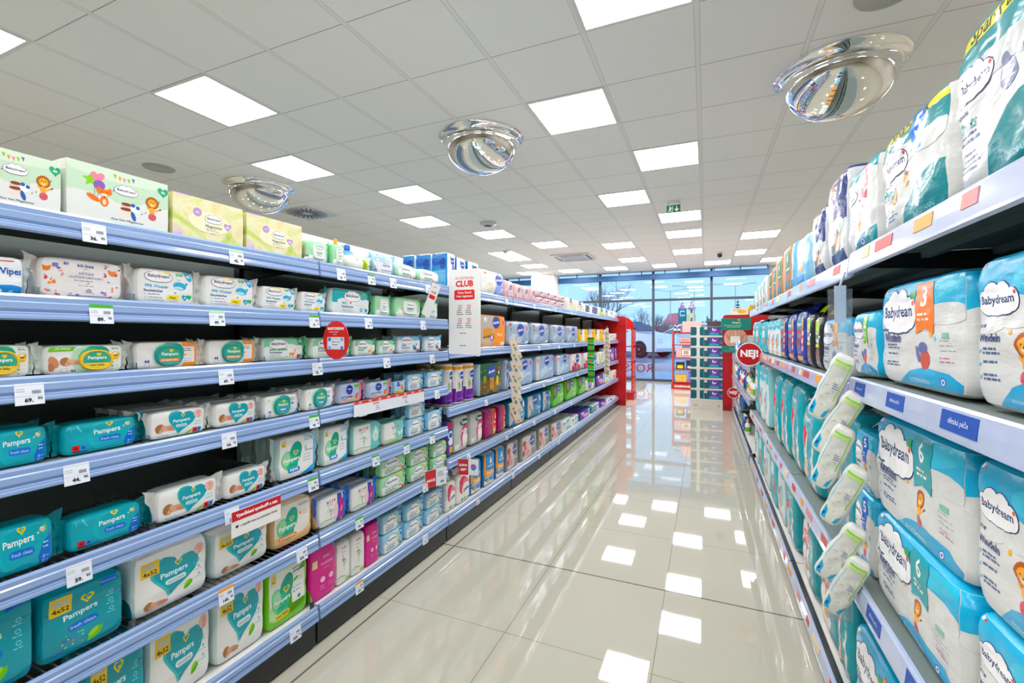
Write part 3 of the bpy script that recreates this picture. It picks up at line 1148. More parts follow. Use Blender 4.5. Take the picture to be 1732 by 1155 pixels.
def a_mintround(a):
    a.rect(0, 0, 1, .5, '#eef3ec').ell(.2, .5, .25, .18, '#eef3ec').ell(.7, .5, .3, .2, '#eef3ec')
    a.cloud(.42, .62, .46).text('extra sensitive', .42, .34, .4, '#57b390', 1).text('Feuchttücher', .4, .23, .34, '#5a688f', 0).lines(.25, .12, .3, 1, .06, '#7b88a0')
    a.ell(.68, .22, .05, .1, '#ee9b4b').rect(.84, .04, .07, .2, '#e1523e').rect(.91, .04, .05, .2, '#6a8fd0')


def a_whitelime(a):
    a.poly([(.72, 0), (1, 0), (1, .55), (.8, 1), (.6, 1), (.88, .45)], '#c3e04a').rr(.42, .5, .5, .6, '#fafaf6').rect(.1, .9, .6, .05, '#d9605a').text('80', .4, .7, .12, '#d9605a', 0).ell(.55, .4, .12, .1, '#e3efe2')


def a_bluebaby(a):
    a.rect(0, 0, 1, .5, '#e6e9ee').ell(.2, .5, .3, .1, '#e6e9ee').ell(.75, .5, .3, .12, '#e6e9ee')
    a.cloud(.62, .68, .32).text('Babydream', .6, .46, .36, '#33447a', 1).ell(.15, .72, .07, .1, '#f3f3f0').circ(.15, .76, .05, '#e2b9a0').circ(.1, .95, .06, '#5f83b8').text('Feuchttücher', .6, .24, .5, '#4a5a8a', 1).lines(.35, .1, .5, 1, .08, '#8896b4').rect(.9, .0, .08, .35, '#3f5fa0')


# ---- types of the near rack -------------------------------------------------------------------
WP, WW = 'wipes_pack', 'wet wipes'
TY('lionbox', 'wipes_box', 'wipes box', 'pale green wipes box with lion', .237, .151, .13, '#e0e6dd', a_lionbox, kxy=60, kz=60, wr=0, n=4, mk=card)
TY('floral', 'wipes_box', 'wipes box', 'lime and lilac watercolour wipes box', .235, .137, .13, watercolour(), a_floral, kxy=60, kz=60, wr=0, n=4, mk=card)
TY('mintlid', WP, WW, 'mint wipes pack with white lid', .15, .1, .07, '#a9dcb4', a_mintbase, 8, 6, seal='#7fcf96', lid=lid_mint)
TY('mintpat', WP, WW, 'patterned mint wipes pack, white lid', .24, .11, .08, '#a9dcb4', a_mintpat, 8, 6, seal='#9bd6a8', lid=lid_mint)
TY('whitelime', WP, WW, 'white wipes pack with lime edge', .17, .08, .07, '#f3f5ef', a_whitelime, 5, 3, seal='#d9ead0')
TY('bluebaby', WP, WW, 'pale blue tall wipes pack', .17, .11, .07, '#b9dcec', a_bluebaby, 5, 5, seal='#9fcfe4')
TY('mintround', WP, WW, 'rounded white and mint wipes tub', .2, .085, .08, '#bfe3cc', a_mintround, 5, 3.2)
TY('water', WP, WW, 'white wipes pack with blue wave', .16, .1, .07, '#f1f5f6', a_water, 9, 7, seal='#e3ecee')
TY('kiibaa', WP, WW, 'patterned wipes pack, orange and violet', .193, .104, .07, '#f2efeb', a_kiibaa, 9, 7, seal='#efe4de')
TY('bd99', WP, WW, 'white wipes pack with blue whale', .18, .1, .07, '#f2f3ef', a_bd99, 9, 7, seal='#e9ebe6')
TY('med', WP, WW, 'teal and white cloud wipes pack', .26, .115, .08, '#e9f1ef', a_med, 9, 7, seal='#3fa9ae')
TY('harmonie', WP, WW, 'white wipes pack, yellow oval lid', .182, .076, .06, '#f2f4ee', a_harmonie, 10, 8, seal='#dfe8e0', lid=lid_harmonie, top='#cfe3d6')
TY('protect', WP, WW, 'orange wipes pack, teal oval lid', .19, .08, .06, '#f4f3ee', a_protect, 10, 8, seal='#e9e3d6', lid=lid_protect, top='#dfe0d0')
TY('mintx', WP, WW, 'mint cloud wipes pack with giraffe', .2, .088, .07, '#eaf3ea', a_mintx, 9, 7, seal='#7fca9c', top='#8fd3ab')
TY('bluebd', WP, WW, 'sky blue cloud wipes pack', .2, .095, .07, '#f0f4f4', a_bluebd, 9, 7, seal='#7fbfe0', top='#8ccbe8')
TY('fresh', WP, WW, 'glossy teal wipes pack', .183, .083, .075, TEAL, a_fresh, 9, 7, seal='#0f8f98', mk=shiny)
TY('sens', WP, WW, 'white wipes pack with teal heart', .18, .083, .07, WHITE, a_sens, 10, 8, seal='#e6e8e4', top='#dfe9e6')
TY('aqua', WP, WW, 'white wipes pack, blue banded lid', .172, .085, .07, WHITE, a_aqua, 10, 8, seal='#e6ebea', lid=lid_aqua, top='#d3ece2')
TY('nivea', WP, WW, 'light blue and pink wipes pack', .175, .085, .07, '#b9d6ee', a_nivea, 9, 7, seal='#f3a6b6')
TY('niveay', WP, WW, 'small blue and yellow wipes pack', .11, .068, .06, '#b9d6ee', a_niveay, 9, 7, seal='#c8dcef')
TY('bluesoft', WP, WW, 'light blue cloud wipes pack', .172, .092, .065, '#a9d6ec', a_soft, 9, 7, seal='#8fc6e4')
TY('aqua4', WP, WW, 'large white wipes multipack, blue edge', .19, .16, .08, WHITE, a_aqua4, 8, 9, wr=.0025, seal='#cfe3e2', side='#c9dfdd')
TY('hippw', WP, WW, 'white and turquoise wipes multipack', .19, .138, .075, '#f4f5f0', a_hippw, 7, 7, wr=.002, side='#9fd6cf', top='#bfe3dd')
TY('hippm', WP, WW, 'sloping white and mint wipes pack', .18, .112, .07, '#f4f5f0', a_hippm, 9, 7, seal='#9fd6cf', top='#8ed3cb')
TY('fresh4', WP, WW, 'large teal wipes multipack', .173, .19, .13, '#009ead', a_fresh4, 9, 9, wr=.0025, mk=shiny, n=12)
TY('sens4', WP, WW, 'large white multipack with teal heart', .2, .19, .13, WHITE, a_sens4, 8, 8, wr=.003, n=12, side='#d3e2e2')
TY('protect4', WP, WW, 'large white and orange wipes multipack', .182, .165, .11, '#f3f0e6', a_protect4, 8, 8, wr=.0025, side='#eec596', top='#e9d8bb')
TY('green4', WP, WW, 'large lime green wipes multipack', .18, .215, .12, '#eef3e6', a_green4, 9, 9, wr=.0025, side='#86cf3f', top='#86cf3f')
TY('hippblue', WP, WW, 'white wipes pack, blue magenta end', .18, .12, .055, '#f3f3ef', a_hippblue, 9, 7, seal='#3f74cc', top='#cfd6e4')
TY('mintstack', WP, WW, 'mint wipes pack with yellow sticker', .2, .095, .08, '#b3e0bb', a_mint, 9, 7, seal='#8fd3a4')
TY('bluestack', WP, WW, 'light blue wipes pack, yellow sticker', .18, .095, .08, '#a9d6ec', a_soft, 9, 7, seal='#9fc9dc')
TY('hipppink', WP, WW, 'tall pink wipes multipack', .12, .21, .10, '#d6368f', a_hippink, 9, 9, wr=.002)
TY('hippwhite', WP, WW, 'tall white wipes multipack with tree', .08, .186, .10, '#f4f4f0', a_hippwhite, 9, 9, wr=.002)


# ---- types of the far rack ---------------------------------------------------------------------
def brand(a, x, y, w, c='#24479f'):
    """oval house mark"""
    a.ell(x, y, w / 2, w * .36 * a.W / a.H, c, .1)
    a.text('alouette', x, y, w * .8, '#ffffff', 1, .1)


def quick(base, *ops):
    def f(a):
        for o in ops:
            k, r = o[0], o[1:]
            getattr(a, {'r': 'rect', 'e': 'ell', 't': 'text', 'p': 'poly', 'c': 'circ', 'h': 'heart', 'f': 'leaf', 'l': 'lines', 'o': 'rr'}[k])(*r) if k != 'b' else brand(a, *r)
    return f


PT, TP, TB = 'paper_towel_pack', 'toilet_paper_pack', 'tissue_box'


def far(name, obj, cat, desc, w, h, d, base, ops, **kw):
    kw.setdefault('n', 6)
    TY(name, obj, cat, desc, w, h, d, base, quick(base, *ops), **kw)


def blots(n, seed, x0, x1, y0, y1, cs, r0=.03, r1=.09):
    rnd = random.Random(seed)
    return [('e', rnd.uniform(x0, x1), rnd.uniform(y0, y1), rnd.uniform(r0, r1), rnd.uniform(r0, r1), cs[i % len(cs)], rnd.uniform(0, 3)) for i in range(n)]


far('towel', PT, 'paper towels', 'blue and white paper towel pack', .13, .21, .12, '#f2f3f3', [('p', [(.3, 0), (1, 0), (1, .45), (.6, .7), (.4, .3)], '#7d96d8'), ('e', .55, .2, .3, .16, '#2c4fc0', .6), ('e', .7, .35, .16, .1, '#e8848c'), ('f', .4, .87, .07, '#4fae4f'), ('b', .62, .78, .5), ('e', .8, .5, .12, .2, '#4a6fd0', .4)], sideart=lambda a: a.rect(0, 0, 1, 1, '#2f86c8').rect(.1, .05, .8, .45, '#6fb4dc').ell(.3, .75, .3, .12, '#2b5fb8').ell(.7, .7, .2, .16, '#244f9c').lines(.15, .42, .7, 6, .06, '#a9d3ea', .012), kxy=12, kz=14)
far('tplilac', TP, 'toilet paper', 'large white and lilac toilet paper pack', .41, .19, .2, '#eef0ec', [('p', [(.5, 0), (1, 0), (1, .9), (.72, 1), (.6, .5)], '#8d9fd8'), ('e', .35, .3, .16, .2, '#e3e0cc'), ('b', .72, .68, .3), ('f', .38, .88, .06, '#4fae4f'), ('r', .08, .8, .12, .12, '#d98a94')] + blots(14, 2, .55, .98, .05, .6, ['#b9c4ec', '#7486cc', '#e9c3da'], .02, .06), wr=.003)
far('pinktp', TP, 'toilet paper', 'pale pink toilet paper pack', .17, .142, .12, '#dfc4c6', blots(16, 5, .1, .9, .05, .9, ['#d894a2', '#c97c90', '#e6d2d0', '#c9a8a6'], .06, .16) + [('b', .6, .62, .3)], wr=.003)
far('cream', TB, 'napkins', 'cream floral napkin pack', .22, .14, .12, '#f3ecd9', blots(12, 6, .15, .9, .1, .7, ['#e6d27a', '#d9c9a0', '#b9c48c'], .04, .1) + [('b', .55, .82, .36)], wr=0, kxy=20, kz=20)
far('darkbox', TB, 'tissue box', 'dark patterned tissue box', .3, .14, .12, '#f4f2ec', [('r', .12, .06, .8, .84, '#3c5f78')] + blots(16, 7, .2, .85, .12, .85, ['#8a5fa0', '#4f8a5a', '#c9a0b8', '#27405c'], .04, .1), wr=0, kxy=30, kz=30, mk=card)
far('limebox', TB, 'tissue box', 'lime and white tissue pack', .25, .14, .12, '#f1f3e6', [('r', .1, .05, .35, .8, '#b7d23c'), ('r', .55, .05, .35, .6, '#d8c33a'), ('b', .5, .8, .5)], wr=0)
far('smallmint', TB, 'tissue box', 'small white and mint carton', .3, .14, .12, '#eff4f0', [('r', .1, .5, .5, .3, '#8fd0c4'), ('c', .7, .35, .18, '#4f9f8a'), ('r', .1, .1, .3, .25, '#b9d6a8'), ('r', .65, .6, .2, .25, '#4f6fb4')], wr=0, kxy=20, kz=20, mk=card)
far('smallpeach', TB, 'tissue box', 'small white and peach carton', .3, .14, .12, '#f4efe8', [('r', .15, .1, .6, .4, '#f0a06a'), ('r', .2, .6, .4, .25, '#f4c9b0'), ('c', .7, .72, .12, '#4f9f8a'), ('r', .8, .15, .12, .5, '#b9a0d0')], wr=0, kxy=20, kz=20, mk=card)
far('napkin', 'napkin_pack', 'bags', 'orange sandwich bag pack', .44, .238, .1, '#f29a1c', [('p', [(0, .05), (.42, .0), (.5, .5), (.5, 1), (0, 1)], '#b9b4b0'), ('e', .3, .30, .22, .07, '#6f4a30'), ('e', .3, .37, .23, .06, '#7fae3c'), ('e', .28, .24, .2, .05, '#c9b48c'), ('e', .26, .48, .2, .12, '#d9964c'), ('e', .2, .15, .16, .07, '#e0b08a'), ('e', .34, .33, .12, .04, '#c8433a'), ('b', .6, .78, .3), ('e', .90, .78, .04, .08, '#d9508a', .3), ('t', 'Beutel', .74, .4, .2, '#fbe6c4', 1), ('e', .42, .3, .06, .11, '#2b52b8'), ('e', .42, .3, .035, .075, '#f2ead8'), ('r', .78, .03, .18, .12, '#fbe6c4'), ('r', .12, .78, .1, .14, '#f0f4ea'), ('f', .17, .82, .05, '#4fae4f')], wr=.001, kxy=14, kz=14, n=8)
far('clearblue', TP, 'toilet paper', 'silvery blue wrapped paper pack', .5, .2, .16, '#a6b6c6', [('b', .52, .64, .3), ('e', .84, .7, .05, .09, '#d9508a', .3), ('r', .03, .78, .09, .12, '#d9423c'), ('e', .1, .66, .035, .06, '#4fae5a'), ('p', [(.1, .05), (.35, .4), (.2, .5), (.05, .3)], '#c2cedb'), ('p', [(.4, .1), (.9, .15), (.7, .45)], '#8fa9c4'), ('l', .45, .32, .3, 2, .1, '#e8f1f8'), ('r', .75, .05, .14, .12, '#e4ebf0')], mk=shiny, wr=.0035, n=8)
far('yellowp', TB, 'tea carton', 'yellow and white carton with daisies', .4, .17, .12, '#f3c91c', [('p', [(.3, .1), (.7, .05), (.62, .9), (.35, .95)], '#eef1e2'), ('c', .5, .55, .14, '#fdfdf6'), ('c', .5, .55, .05, '#f0b428'), ('c', .45, .25, .1, '#fdfdf6'), ('c', .45, .25, .04, '#f0b428'), ('b', .2, .82, .3), ('r', .8, .6, .12, .25, '#d94a3a')], wr=0, kxy=20, kz=20, mk=card)
far('rollpurple', 'kitchen_roll', 'kitchen roll', 'jumbo kitchen roll, purple wrapper', .13, .26, .13, '#f1efea', [('r', .02, .86, .96, .09, '#f0a81c'), ('t', 'XXL', .3, .905, .2, '#a8401c', 1), ('t', 'ROLE', .7, .905, .26, '#a8401c', 1), ('p', [(.0, .03), (1, .03), (1, .84), (.96, .84), (.86, .6), (.6, .46), (.3, .36), (0, .3)], '#6e2c94'), ('r', .12, .32, .42, .5, '#d8d8d0'), ('r', .2, .36, .14, .2, '#b9b9b2'), ('e', .3, .46, .1, .08, '#8fae7a'), ('b', .58, .72, .56), ('r', .08, .12, .84, .03, '#8a55ae'), ('t', 'JUMBO', .8, .36, .28, '#f0e4f6', 1), ('l', .64, .3, .3, 2, .04, '#c9a6dc')], kxy=2.6, kz=22, wr=.001, n=10, sideart=lambda a: a.rect(0, .86, 1, .09, '#f0a81c').rect(0, .03, 1, .36, '#6e2c94').rect(.2, .5, .5, .25, '#e2e2dc'))
far('forest', PT, 'paper towels', 'dark green christmas paper towel pack', .4, .246, .14, '#1d5a34', [('e', .25, .25, .3, .22, '#6d5a1c'), ('e', .75, .2, .26, .2, '#8a7a24'), ('p', [(.4, .1), (.62, .1), (.6, .68), (.42, .6)], '#8a3a2c'), ('o', .5, .35, .18, .4, '#c9924a'), ('b', .5, .72, .34, '#2b52b0'), ('c', .82, .75, .08, '#d6302c'), ('c', .82, .64, .05, '#f4e6d8'), ('e', .75, .4, .06, .16, '#f2c03a'), ('o', .86, .14, .2, .18, '#2b52b0'), ('e', .2, .5, .06, .12, '#b08a3a')] + blots(24, 9, .04, .96, .08, .9, ['#c9a43a', '#2f7a3c', '#d2542c', '#f0dc8a'], .012, .03), side='#b9d3e4', wr=.002, n=8)
far('cleartp', TP, 'toilet paper', 'pale blue wrapped toilet paper pack', .54, .245, .16, '#a3bad6', [('r', 0, 0, .16, 1, '#dcdcd8'), ('e', .08, .8, .05, .09, '#e8952c'), ('b', .55, .78, .26), ('e', .85, .8, .05, .09, '#d9508a', .3), ('f', .25, .82, .05, '#4fae4f'), ('t', 'Comfort', .65, .42, .34, '#e9f1fa', 1), ('p', [(.2, .1), (.6, .3), (.45, .55), (.2, .4)], '#c9dbec'), ('p', [(.6, .05), (.95, .1), (.9, .3)], '#9fbcdc')], mk=shiny, wr=.004, n=8)
far('redtp', TP, 'toilet paper', 'white and crimson toilet paper pack', .5, .22, .16, '#f0e9e8', [('b', .5, .72, .34), ('p', [(0, 0), (.9, 0), (.7, .3), (.3, .5), (0, .3)], '#b93a58')] + blots(10, 12, .1, .9, .1, .6, ['#d88a9c', '#a02c4a', '#f4dfe2'], .03, .09), top='#a83a54', wr=.004)
far('smallblue', TB, 'tissue box', 'bright blue and white carton', .3, .2, .1, '#f0f2f6', [('r', 0, .45, .6, .55, '#2767c4'), ('r', .2, .1, .5, .3, '#3fa4dc'), ('r', .7, .5, .2, .4, '#d94a7a')], wr=0, mk=card)
far('limetall', TB, 'tissue box', 'white and lime tall carton', .4, .19, .1, '#f2f5ea', [('p', [(.1, .9), (.25, .9), (.45, .1), (.3, .1)], '#b7d23c'), ('p', [(.75, .9), (.6, .9), (.4, .1), (.55, .1)], '#a3c43a'), ('r', .78, .3, .14, .5, '#6fb04a')], wr=0, mk=card)
far('purplep', TB, 'tissue box', 'purple and pink tissue carton', .45, .16, .12, '#5a3a9c', [('e', .6, .3, .25, .2, '#e88aa0'), ('e', .35, .6, .2, .2, '#8a5fc0'), ('r', .1, .7, .25, .2, '#f3eef6'), ('t', 'Premium', .5, .5, .5, '#f4e9fb', 1), ('r', .85, 0, .15, 1, '#eae6f0')], wr=0, kxy=14, kz=14, mk=card)
far('purplebox', TP, 'toilet paper', 'purple and blue wrapped pack', .1, .22, .12, '#5a4a90', [('r', 0, .8, 1, .2, '#c22c68'), ('e', .5, .6, .4, .12, '#eef2f8'), ('e', .5, .6, .3, .07, '#2767c4'), ('e', .5, .42, .4, .1, '#f0f0f4'), ('r', .3, .1, .7, .18, '#f0a02c')], wr=.002)
far('lamb', TP, 'toilet paper', 'white pack with pink arc and lamb', .2, .23, .15, '#c3c8c4', [('p', [(.98, .95), (.9, .9), (.55, .65), (.42, .4), (.5, .15), (.98, .05)], '#d64a8a'), ('e', .68, .8, .3, .1, '#1f5c44'), ('t', 'Tento', .68, .8, .4, '#ffffff', 1), ('e', .72, .3, .18, .22, '#f6f1e8'), ('e', .74, .52, .1, .11, '#faf6ee'), ('e', .6, .56, .1, .03, '#d9c9bc', .3), ('e', .88, .56, .1, .03, '#d9c9bc', -.3), ('c', .7, .53, .015, '#3a302a'), ('c', .79, .53, .015, '#3a302a'), ('e', .74, .46, .03, .02, '#c9908a'), ('r', .05, .05, .3, .2, '#eef0ec')], wr=.003, n=8)
far('magenta', TP, 'toilet paper', 'magenta dotted toilet paper pack', .2, .21, .14, '#a82a68', [('r', .62, .05, .34, .95, '#f0a81c'), ('r', .66, .36, .34, .6, '#e23c44'), ('p', [(.78, .62), (.9, .62), (.84, .86)], '#ffffff'), ('t', 'Fresh', .8, .22, .28, '#fdf0d0', 1), ('t', 'Fine', .82, .5, .2, '#ffffff', 1)] + blots(26, 14, .04, .56, .05, .95, ['#c9689a', '#8f1d54', '#d98ab4'], .012, .03), top='#c98aa8', wr=.003)
far('tealtp', TP, 'toilet paper', 'teal and photo toilet paper pack', .38, .21, .16, '#1c84b0', [('p', [(0, 0), (.05, 0), (.35, .4), (.3, 1), (0, 1)], '#c9c9c2'), ('e', .15, .5, .08, .06, '#c98f6f', -.5), ('e', .24, .35, .1, .04, '#b97c5e', -.6), ('b', .5, .76, .32), ('r', .8, .65, .13, .26, '#e6f1f6'), ('t', 'Classic', .72, .38, .36, '#cfe6f2', 1), ('e', .4, .3, .05, .12, '#4fa6cc'), ('r', .78, .06, .1, .14, '#e6f1f6'), ('f', .12, .84, .06, '#4fae4f')], wr=.002, n=8)
far('greentp', TP, 'toilet paper', 'lime green eco toilet paper pack', .43, .235, .16, '#63bf22', [('p', [(0, .3), (.3, .45), (.45, 1), (0, 1)], '#6a5c40'), ('e', .15, .7, .08, .2, '#a0906c', .3), ('e', .28, .6, .06, .14, '#3f5a2c', -.3), ('b', .5, .8, .26), ('c', .8, .78, .08, '#d94a6a'), ('t', 'Recycling', .72, .45, .4, '#e4f6cc', 1), ('r', .55, .1, .35, .22, '#7fd23c'), ('l', .6, .26, .25, 2, .07, '#e4f6cc')], wr=.002, n=8)
far('yellowwhite', TP, 'toilet paper', 'white and yellow tissue pack', .5, .16, .14, '#f1f1ea', [('e', .3, .6, .25, .2, '#3f7fc0'), ('r', .05, .1, .5, .25, '#d9d23c'), ('b', .3, .62, .4), ('r', .7, .1, .1, .8, '#d8cf3a'), ('r', .85, .1, .1, .7, '#e6e8ee')], wr=.002)
far('linteo', 'cotton_bag', 'cotton pads', 'white bag with red blossom', .17, .19, .12, '#f4f1ec', [('e', .4, .62, .32, .3, '#d8436a'), ('e', .6, .6, .24, .24, '#e87a98'), ('e', .62, .45, .3, .22, '#f8f4f0'), ('t', 'Linteo', .64, .45, .46, '#26356b', 2, .2), ('f', .3, .12, .1, '#2f9a44', .5), ('f', .5, .14, .09, '#3fae54', .5), ('f', .78, .12, .07, '#2f9a44', .5), ('f', .1, .6, .06, '#58a85a'), ('r', .1, .92, .14, .07, '#e8b43a')], fin='#ece8e2', wr=.003, n=10)
far('bluefresh', TP, 'toilet paper', 'blue and orange toilet paper pack', .17, .235, .12, '#1d86c4', [('r', 0, .34, .16, .66, '#f0a81c'), ('p', [(.12, .5), (1, .42), (1, .28), (.1, .3)], '#f2a01e'), ('r', .18, .5, .8, .46, '#1590cf'), ('p', [(.48, .66), (.72, .66), (.6, .86)], '#ffffff'), ('t', 'Fresh', .5, .38, .5, '#fdf0d0', 1), ('t', 'HARMONY', .6, .58, .6, '#cfe9f8', 1), ('p', [(0, 0), (1, 0), (1, .12), (.4, .1), (0, .2)], '#f3f2ec'), ('c', .38, .14, .09, '#f0a81c'), ('e', .4, .27, .4, .03, '#8fcbe8')], side='#1873ae', top='#d9dde0', wr=.002, n=8)
far('cherry', TP, 'toilet paper', 'grey pack with cherry blossom', .36, .2, .11, '#8c8c88', [('p', [(.1, 0), (.2, 0), (.62, .1), (.62, .9), (.4, 1), (.08, 1)], '#d9cfd0'), ('e', .3, .35, .16, .2, '#e9a9a4'), ('e', .36, .6, .16, .16, '#eebcb4'), ('e', .2, .7, .1, .12, '#9c4a3c'), ('e', .16, .3, .06, .14, '#8a3c34'), ('e', .42, .25, .1, .12, '#e08f8c'), ('e', .26, .5, .08, .1, '#c96a62'), ('b', .66, .68, .3), ('t', 'Deluxe', .74, .38, .3, '#dcdcd8', 1), ('r', .93, .0, .07, 1, '#a3a39f')], kxy=14, kz=14, top='#b9b9b5', wr=.0015, n=8)
far('mintp', TP, 'toilet paper', 'white and turquoise tissue pack', .34, .15, .12, '#eff2ee', [('r', .45, .05, .5, .8, '#5fc0b0'), ('t', 'soft', .7, .5, .36, '#ffffff', 1), ('e', .2, .4, .1, .2, '#e9b9c0'), ('e', .2, .66, .1, .1, '#2b4fa0')], top='#cfd8d4', wr=.001)
far('tealp', TP, 'toilet paper', 'dark teal and lilac tissue pack', .5, .11, .12, '#12808c', [('r', .5, 0, .5, .7, '#9a86c8'), ('e', .3, .5, .2, .25, '#2fa8a8'), ('t', 'Zart', .72, .4, .3, '#f4eefb', 1), ('r', 0, .85, 1, .15, '#e9ecea')], top='#cfd8d4', wr=.001)
far('bluewhite', TP, 'toilet paper', 'white and navy tissue pack', .4, .08, .12, '#eef0f2', [('r', .5, .1, .3, .7, '#27408f'), ('e', .25, .5, .15, .3, '#8fb0d8'), ('r', .86, .1, .08, .8, '#3f6fc0')], wr=.001)


# ---- types of the rack across the aisle ----------------------------------------------------------
DP, DC = 'diaper_pack', 'diapers'


def a_pants(a, five=False):
    a.rect(0, .80, 1, .2, '#0f8a90').rect(0, .86, 1, .1, '#e6e21c', 0).text('Spar-Pack', .5, .91, .6, '#3c3f20', 1)
    a.rect(0, .68, 1, .14, '#139096').ell(.5, .66, .3, .08, '#dcdedb').ell(.15, .64, .25, .1, '#dcdedb').ell(.85, .64, .25, .08, '#dcdedb')
    a.cloud(.28, .63, .40)
    a.lines(.08, .48, .18, 1, .05, '#46557e', .02).text('Pants', .18, .42, .22, '#1a9a98', 1)
    a.lines(.08, .35, .28, 2, .035, '#5a6890', .016).lines(.08, .25, .26, 4, .035, '#7c88a8', .012)
    a.poly([(.35, .02), (.98, .02), (.98, .4), (.8, .42), (.6, .36), (.45, .22)], '#0e8c92').ell(.7, .1, .25, .05, '#128f96').text('ROSSMANN', .68, .1, .3, '#9fd6d6', 0)
    if five:
        a.poly([(.55, .62), (.72, .60), (.74, .98), (.56, .98)], '#2f7fd6').text('5', .645, .83, .09, '#ffffff', 1)
        a.ell(.32, .34, .04, .07, '#d9a860').circ(.32, .42, .025, '#b0743c').ell(.46, .44, .035, .06, '#d9a860').circ(.46, .5, .02, '#8a5a30')
    else:
        a.ell(.62, .52, .07, .08, '#8d93ae').circ(.6, .60, .035, '#8d93ae').ell(.80, .58, .06, .1, '#9da3ba').ell(.84, .5, .05, .08, '#c9a27a').leaf(.74, .5, .02, '#7fc04a')


def a_ribbon4(a):
    a.rect(0, .78, 1, .22, '#2aa2a8').ell(.2, .76, .3, .08, '#dcdedb').ell(.75, .78, .35, .08, '#dcdedb')
    a.poly([(.5, .56), (.6, .60), (.72, .56), (.78, .98), (.55, .98)], '#d92c4c').text('4', .645, .82, .1, '#ffffff', 1).lines(.56, .7, .16, 2, .04, '#fbd6dc')
    a.ell(.48, .3, .06, .1, '#e2a04c').circ(.5, .42, .035, '#d9903c').leaf(.6, .5, .02, '#c8503c')
    a.poly([(.1, 0), (.98, 0), (.98, .24), (.6, .22), (.3, .1)], '#128f96').circ(.58, .12, .06, '#3f66b8').circ(.58, .12, .045, '#cfdcf2').circ(.58, .12, .02, '#3f66b8')
    a.cloud(.25, .66, .34).lines(.08, .5, .25, 4, .05, '#7c88a8', .014)


def a_navyd(a):
    a.poly([(.35, .42), (.98, .46), (.98, .98), (.3, .98)], '#1c3472').poly([(.2, .62), (.34, .66), (.36, .98), (.22, .98)], '#f07a2c').text('6', .28, .84, .08, '#ffffff', 1)
    a.ell(.6, .42, .3, .1, '#dcebe0').ell(.62, .26, .11, .12, '#c99a7c').circ(.6, .36, .05, '#5a3a28').ell(.4, .24, .1, .1, '#8a8f8c').circ(.45, .34, .04, '#46301f')
    a.poly([(.2, 0), (.95, 0), (.9, .16), (.3, .14)], '#2c4478').lines(.06, .6, .18, 5, .07, '#8490a8', .014)


def a_windeln(a, num=None, col=None, lion=True, small=False):
    a.poly([(0, .55), (1, .70), (1, 1), (0, 1)], '#2ab0d6').ell(.75, .86, .3, .1, '#55c2de', .2)
    for cx, cy, rx, ry in ((.15, .58, .28, .1), (.5, .62, .25, .1), (.82, .66, .25, .09)):
        a.ell(cx, cy, rx, ry, '#dcddd9')
    a.cloud(.30, .70, .48)
    a.lines(.07, .53, .14, 1, .04, '#46557e', .022).text('Windeln', .22, .465, .28, '#33447a', 1, maxh=.09)
    for i in range(3):
        a.leaf(.09, .375 - i * .085, .022, '#6fc6e0').lines(.14, .385 - i * .085, .22, 2 if i != 1 else 1, .028, '#5c6a92', .016)
    a.poly([(.28, 0), (.98, 0), (.98, .1), (.85, .18), (.6, .21), (.45, .16)], '#1ea6d0').text('ROSSMANN', .55, .07, .22, '#cfeefa', 0).circ(.80, .1, .045, '#2b4fa0').circ(.80, .1, .034, '#d6e4f6').circ(.80, .1, .014, '#2b4fa0')
    if lion:
        a.lion(.60, .42, .08)
        a.circ(.46, .5, .018, '#f4b43c', 8)
    else:
        a.ell(.62, .28, .05, .09, '#c9584c').ell(.6, .38, .05, .05, '#5d6a9c').ell(.54, .32, .02, .08, '#5d6a9c', .5)
        a.circ(.68, .5, .03, '#f4b43c').circ(.72, .46, .025, '#8ccbe4')
    if num:
        x = .62
        a.poly([(x - .09, .50), (x, .55), (x + .09, .50), (x + .10, .97), (x - .09, .97)], col).text(num, x, .83, .10, '#ffffff', 1, maxh=.19).lines(x - .06, .66, .12, 2, .045, '#f7efe0', .02)
        a.rect(.46, .82, .06, .08, '#3d9a56')
    a.lines(.78, .44, .13, 3, .04, '#a9aeb8', .008).rect(.80, .46, .07, .05, '#8fc0a8').lines(.78, .3, .13, 2, .03, '#c96a94', .008)
    a.rr(.06, .96, .06, .05, '#f6f6f6').rect(.1, .94, .03, .03, '#d9423c')


BLUEP = '#dcddd9'
TY('pants', DP, DC, 'large teal and white diaper pants pack', .287, .29, .2, '#dcdedb', lambda a: a_pants(a), 9, 7, wr=.004, n=14, mk=shiny, top='#0f8a90')
TY('pants5', DP, DC, 'teal diaper pants pack, blue ribbon', .367, .275, .2, '#dcdedb', lambda a: a_pants(a, True), 9, 6, wr=.005, n=14, mk=shiny, top='#0f8a90')
TY('ribbon4', DP, DC, 'white and teal pack, red ribbon', .275, .276, .2, '#dcdedb', a_ribbon4, 9, 6, wr=.004, n=12, mk=shiny, top='#128f96')
TY('navyd', DP, DC, 'navy and white diaper pack', .26, .32, .2, '#d6dadb', a_navyd, 9, 6, wr=.005, n=12, mk=shiny, top='#1c3472')
TY('skyblue', DP, DC, 'sky blue diaper pack', .3, .25, .2, '#a9d3ea', quick('', ('e', .5, .6, .3, .25, '#d6eaf4'), ('r', .55, .62, .2, .3, '#d92c4c'), ('r', .1, .1, .6, .14, '#3f8fd0'), ('e', .5, .4, .1, .1, '#f2d28c'), ('p', [(.8, 0), (1, 0), (1, 1), (.9, 1)], '#7fbfe4')), 8, 7, wr=.004, n=8, mk=shiny, fin='#8fc8e4')
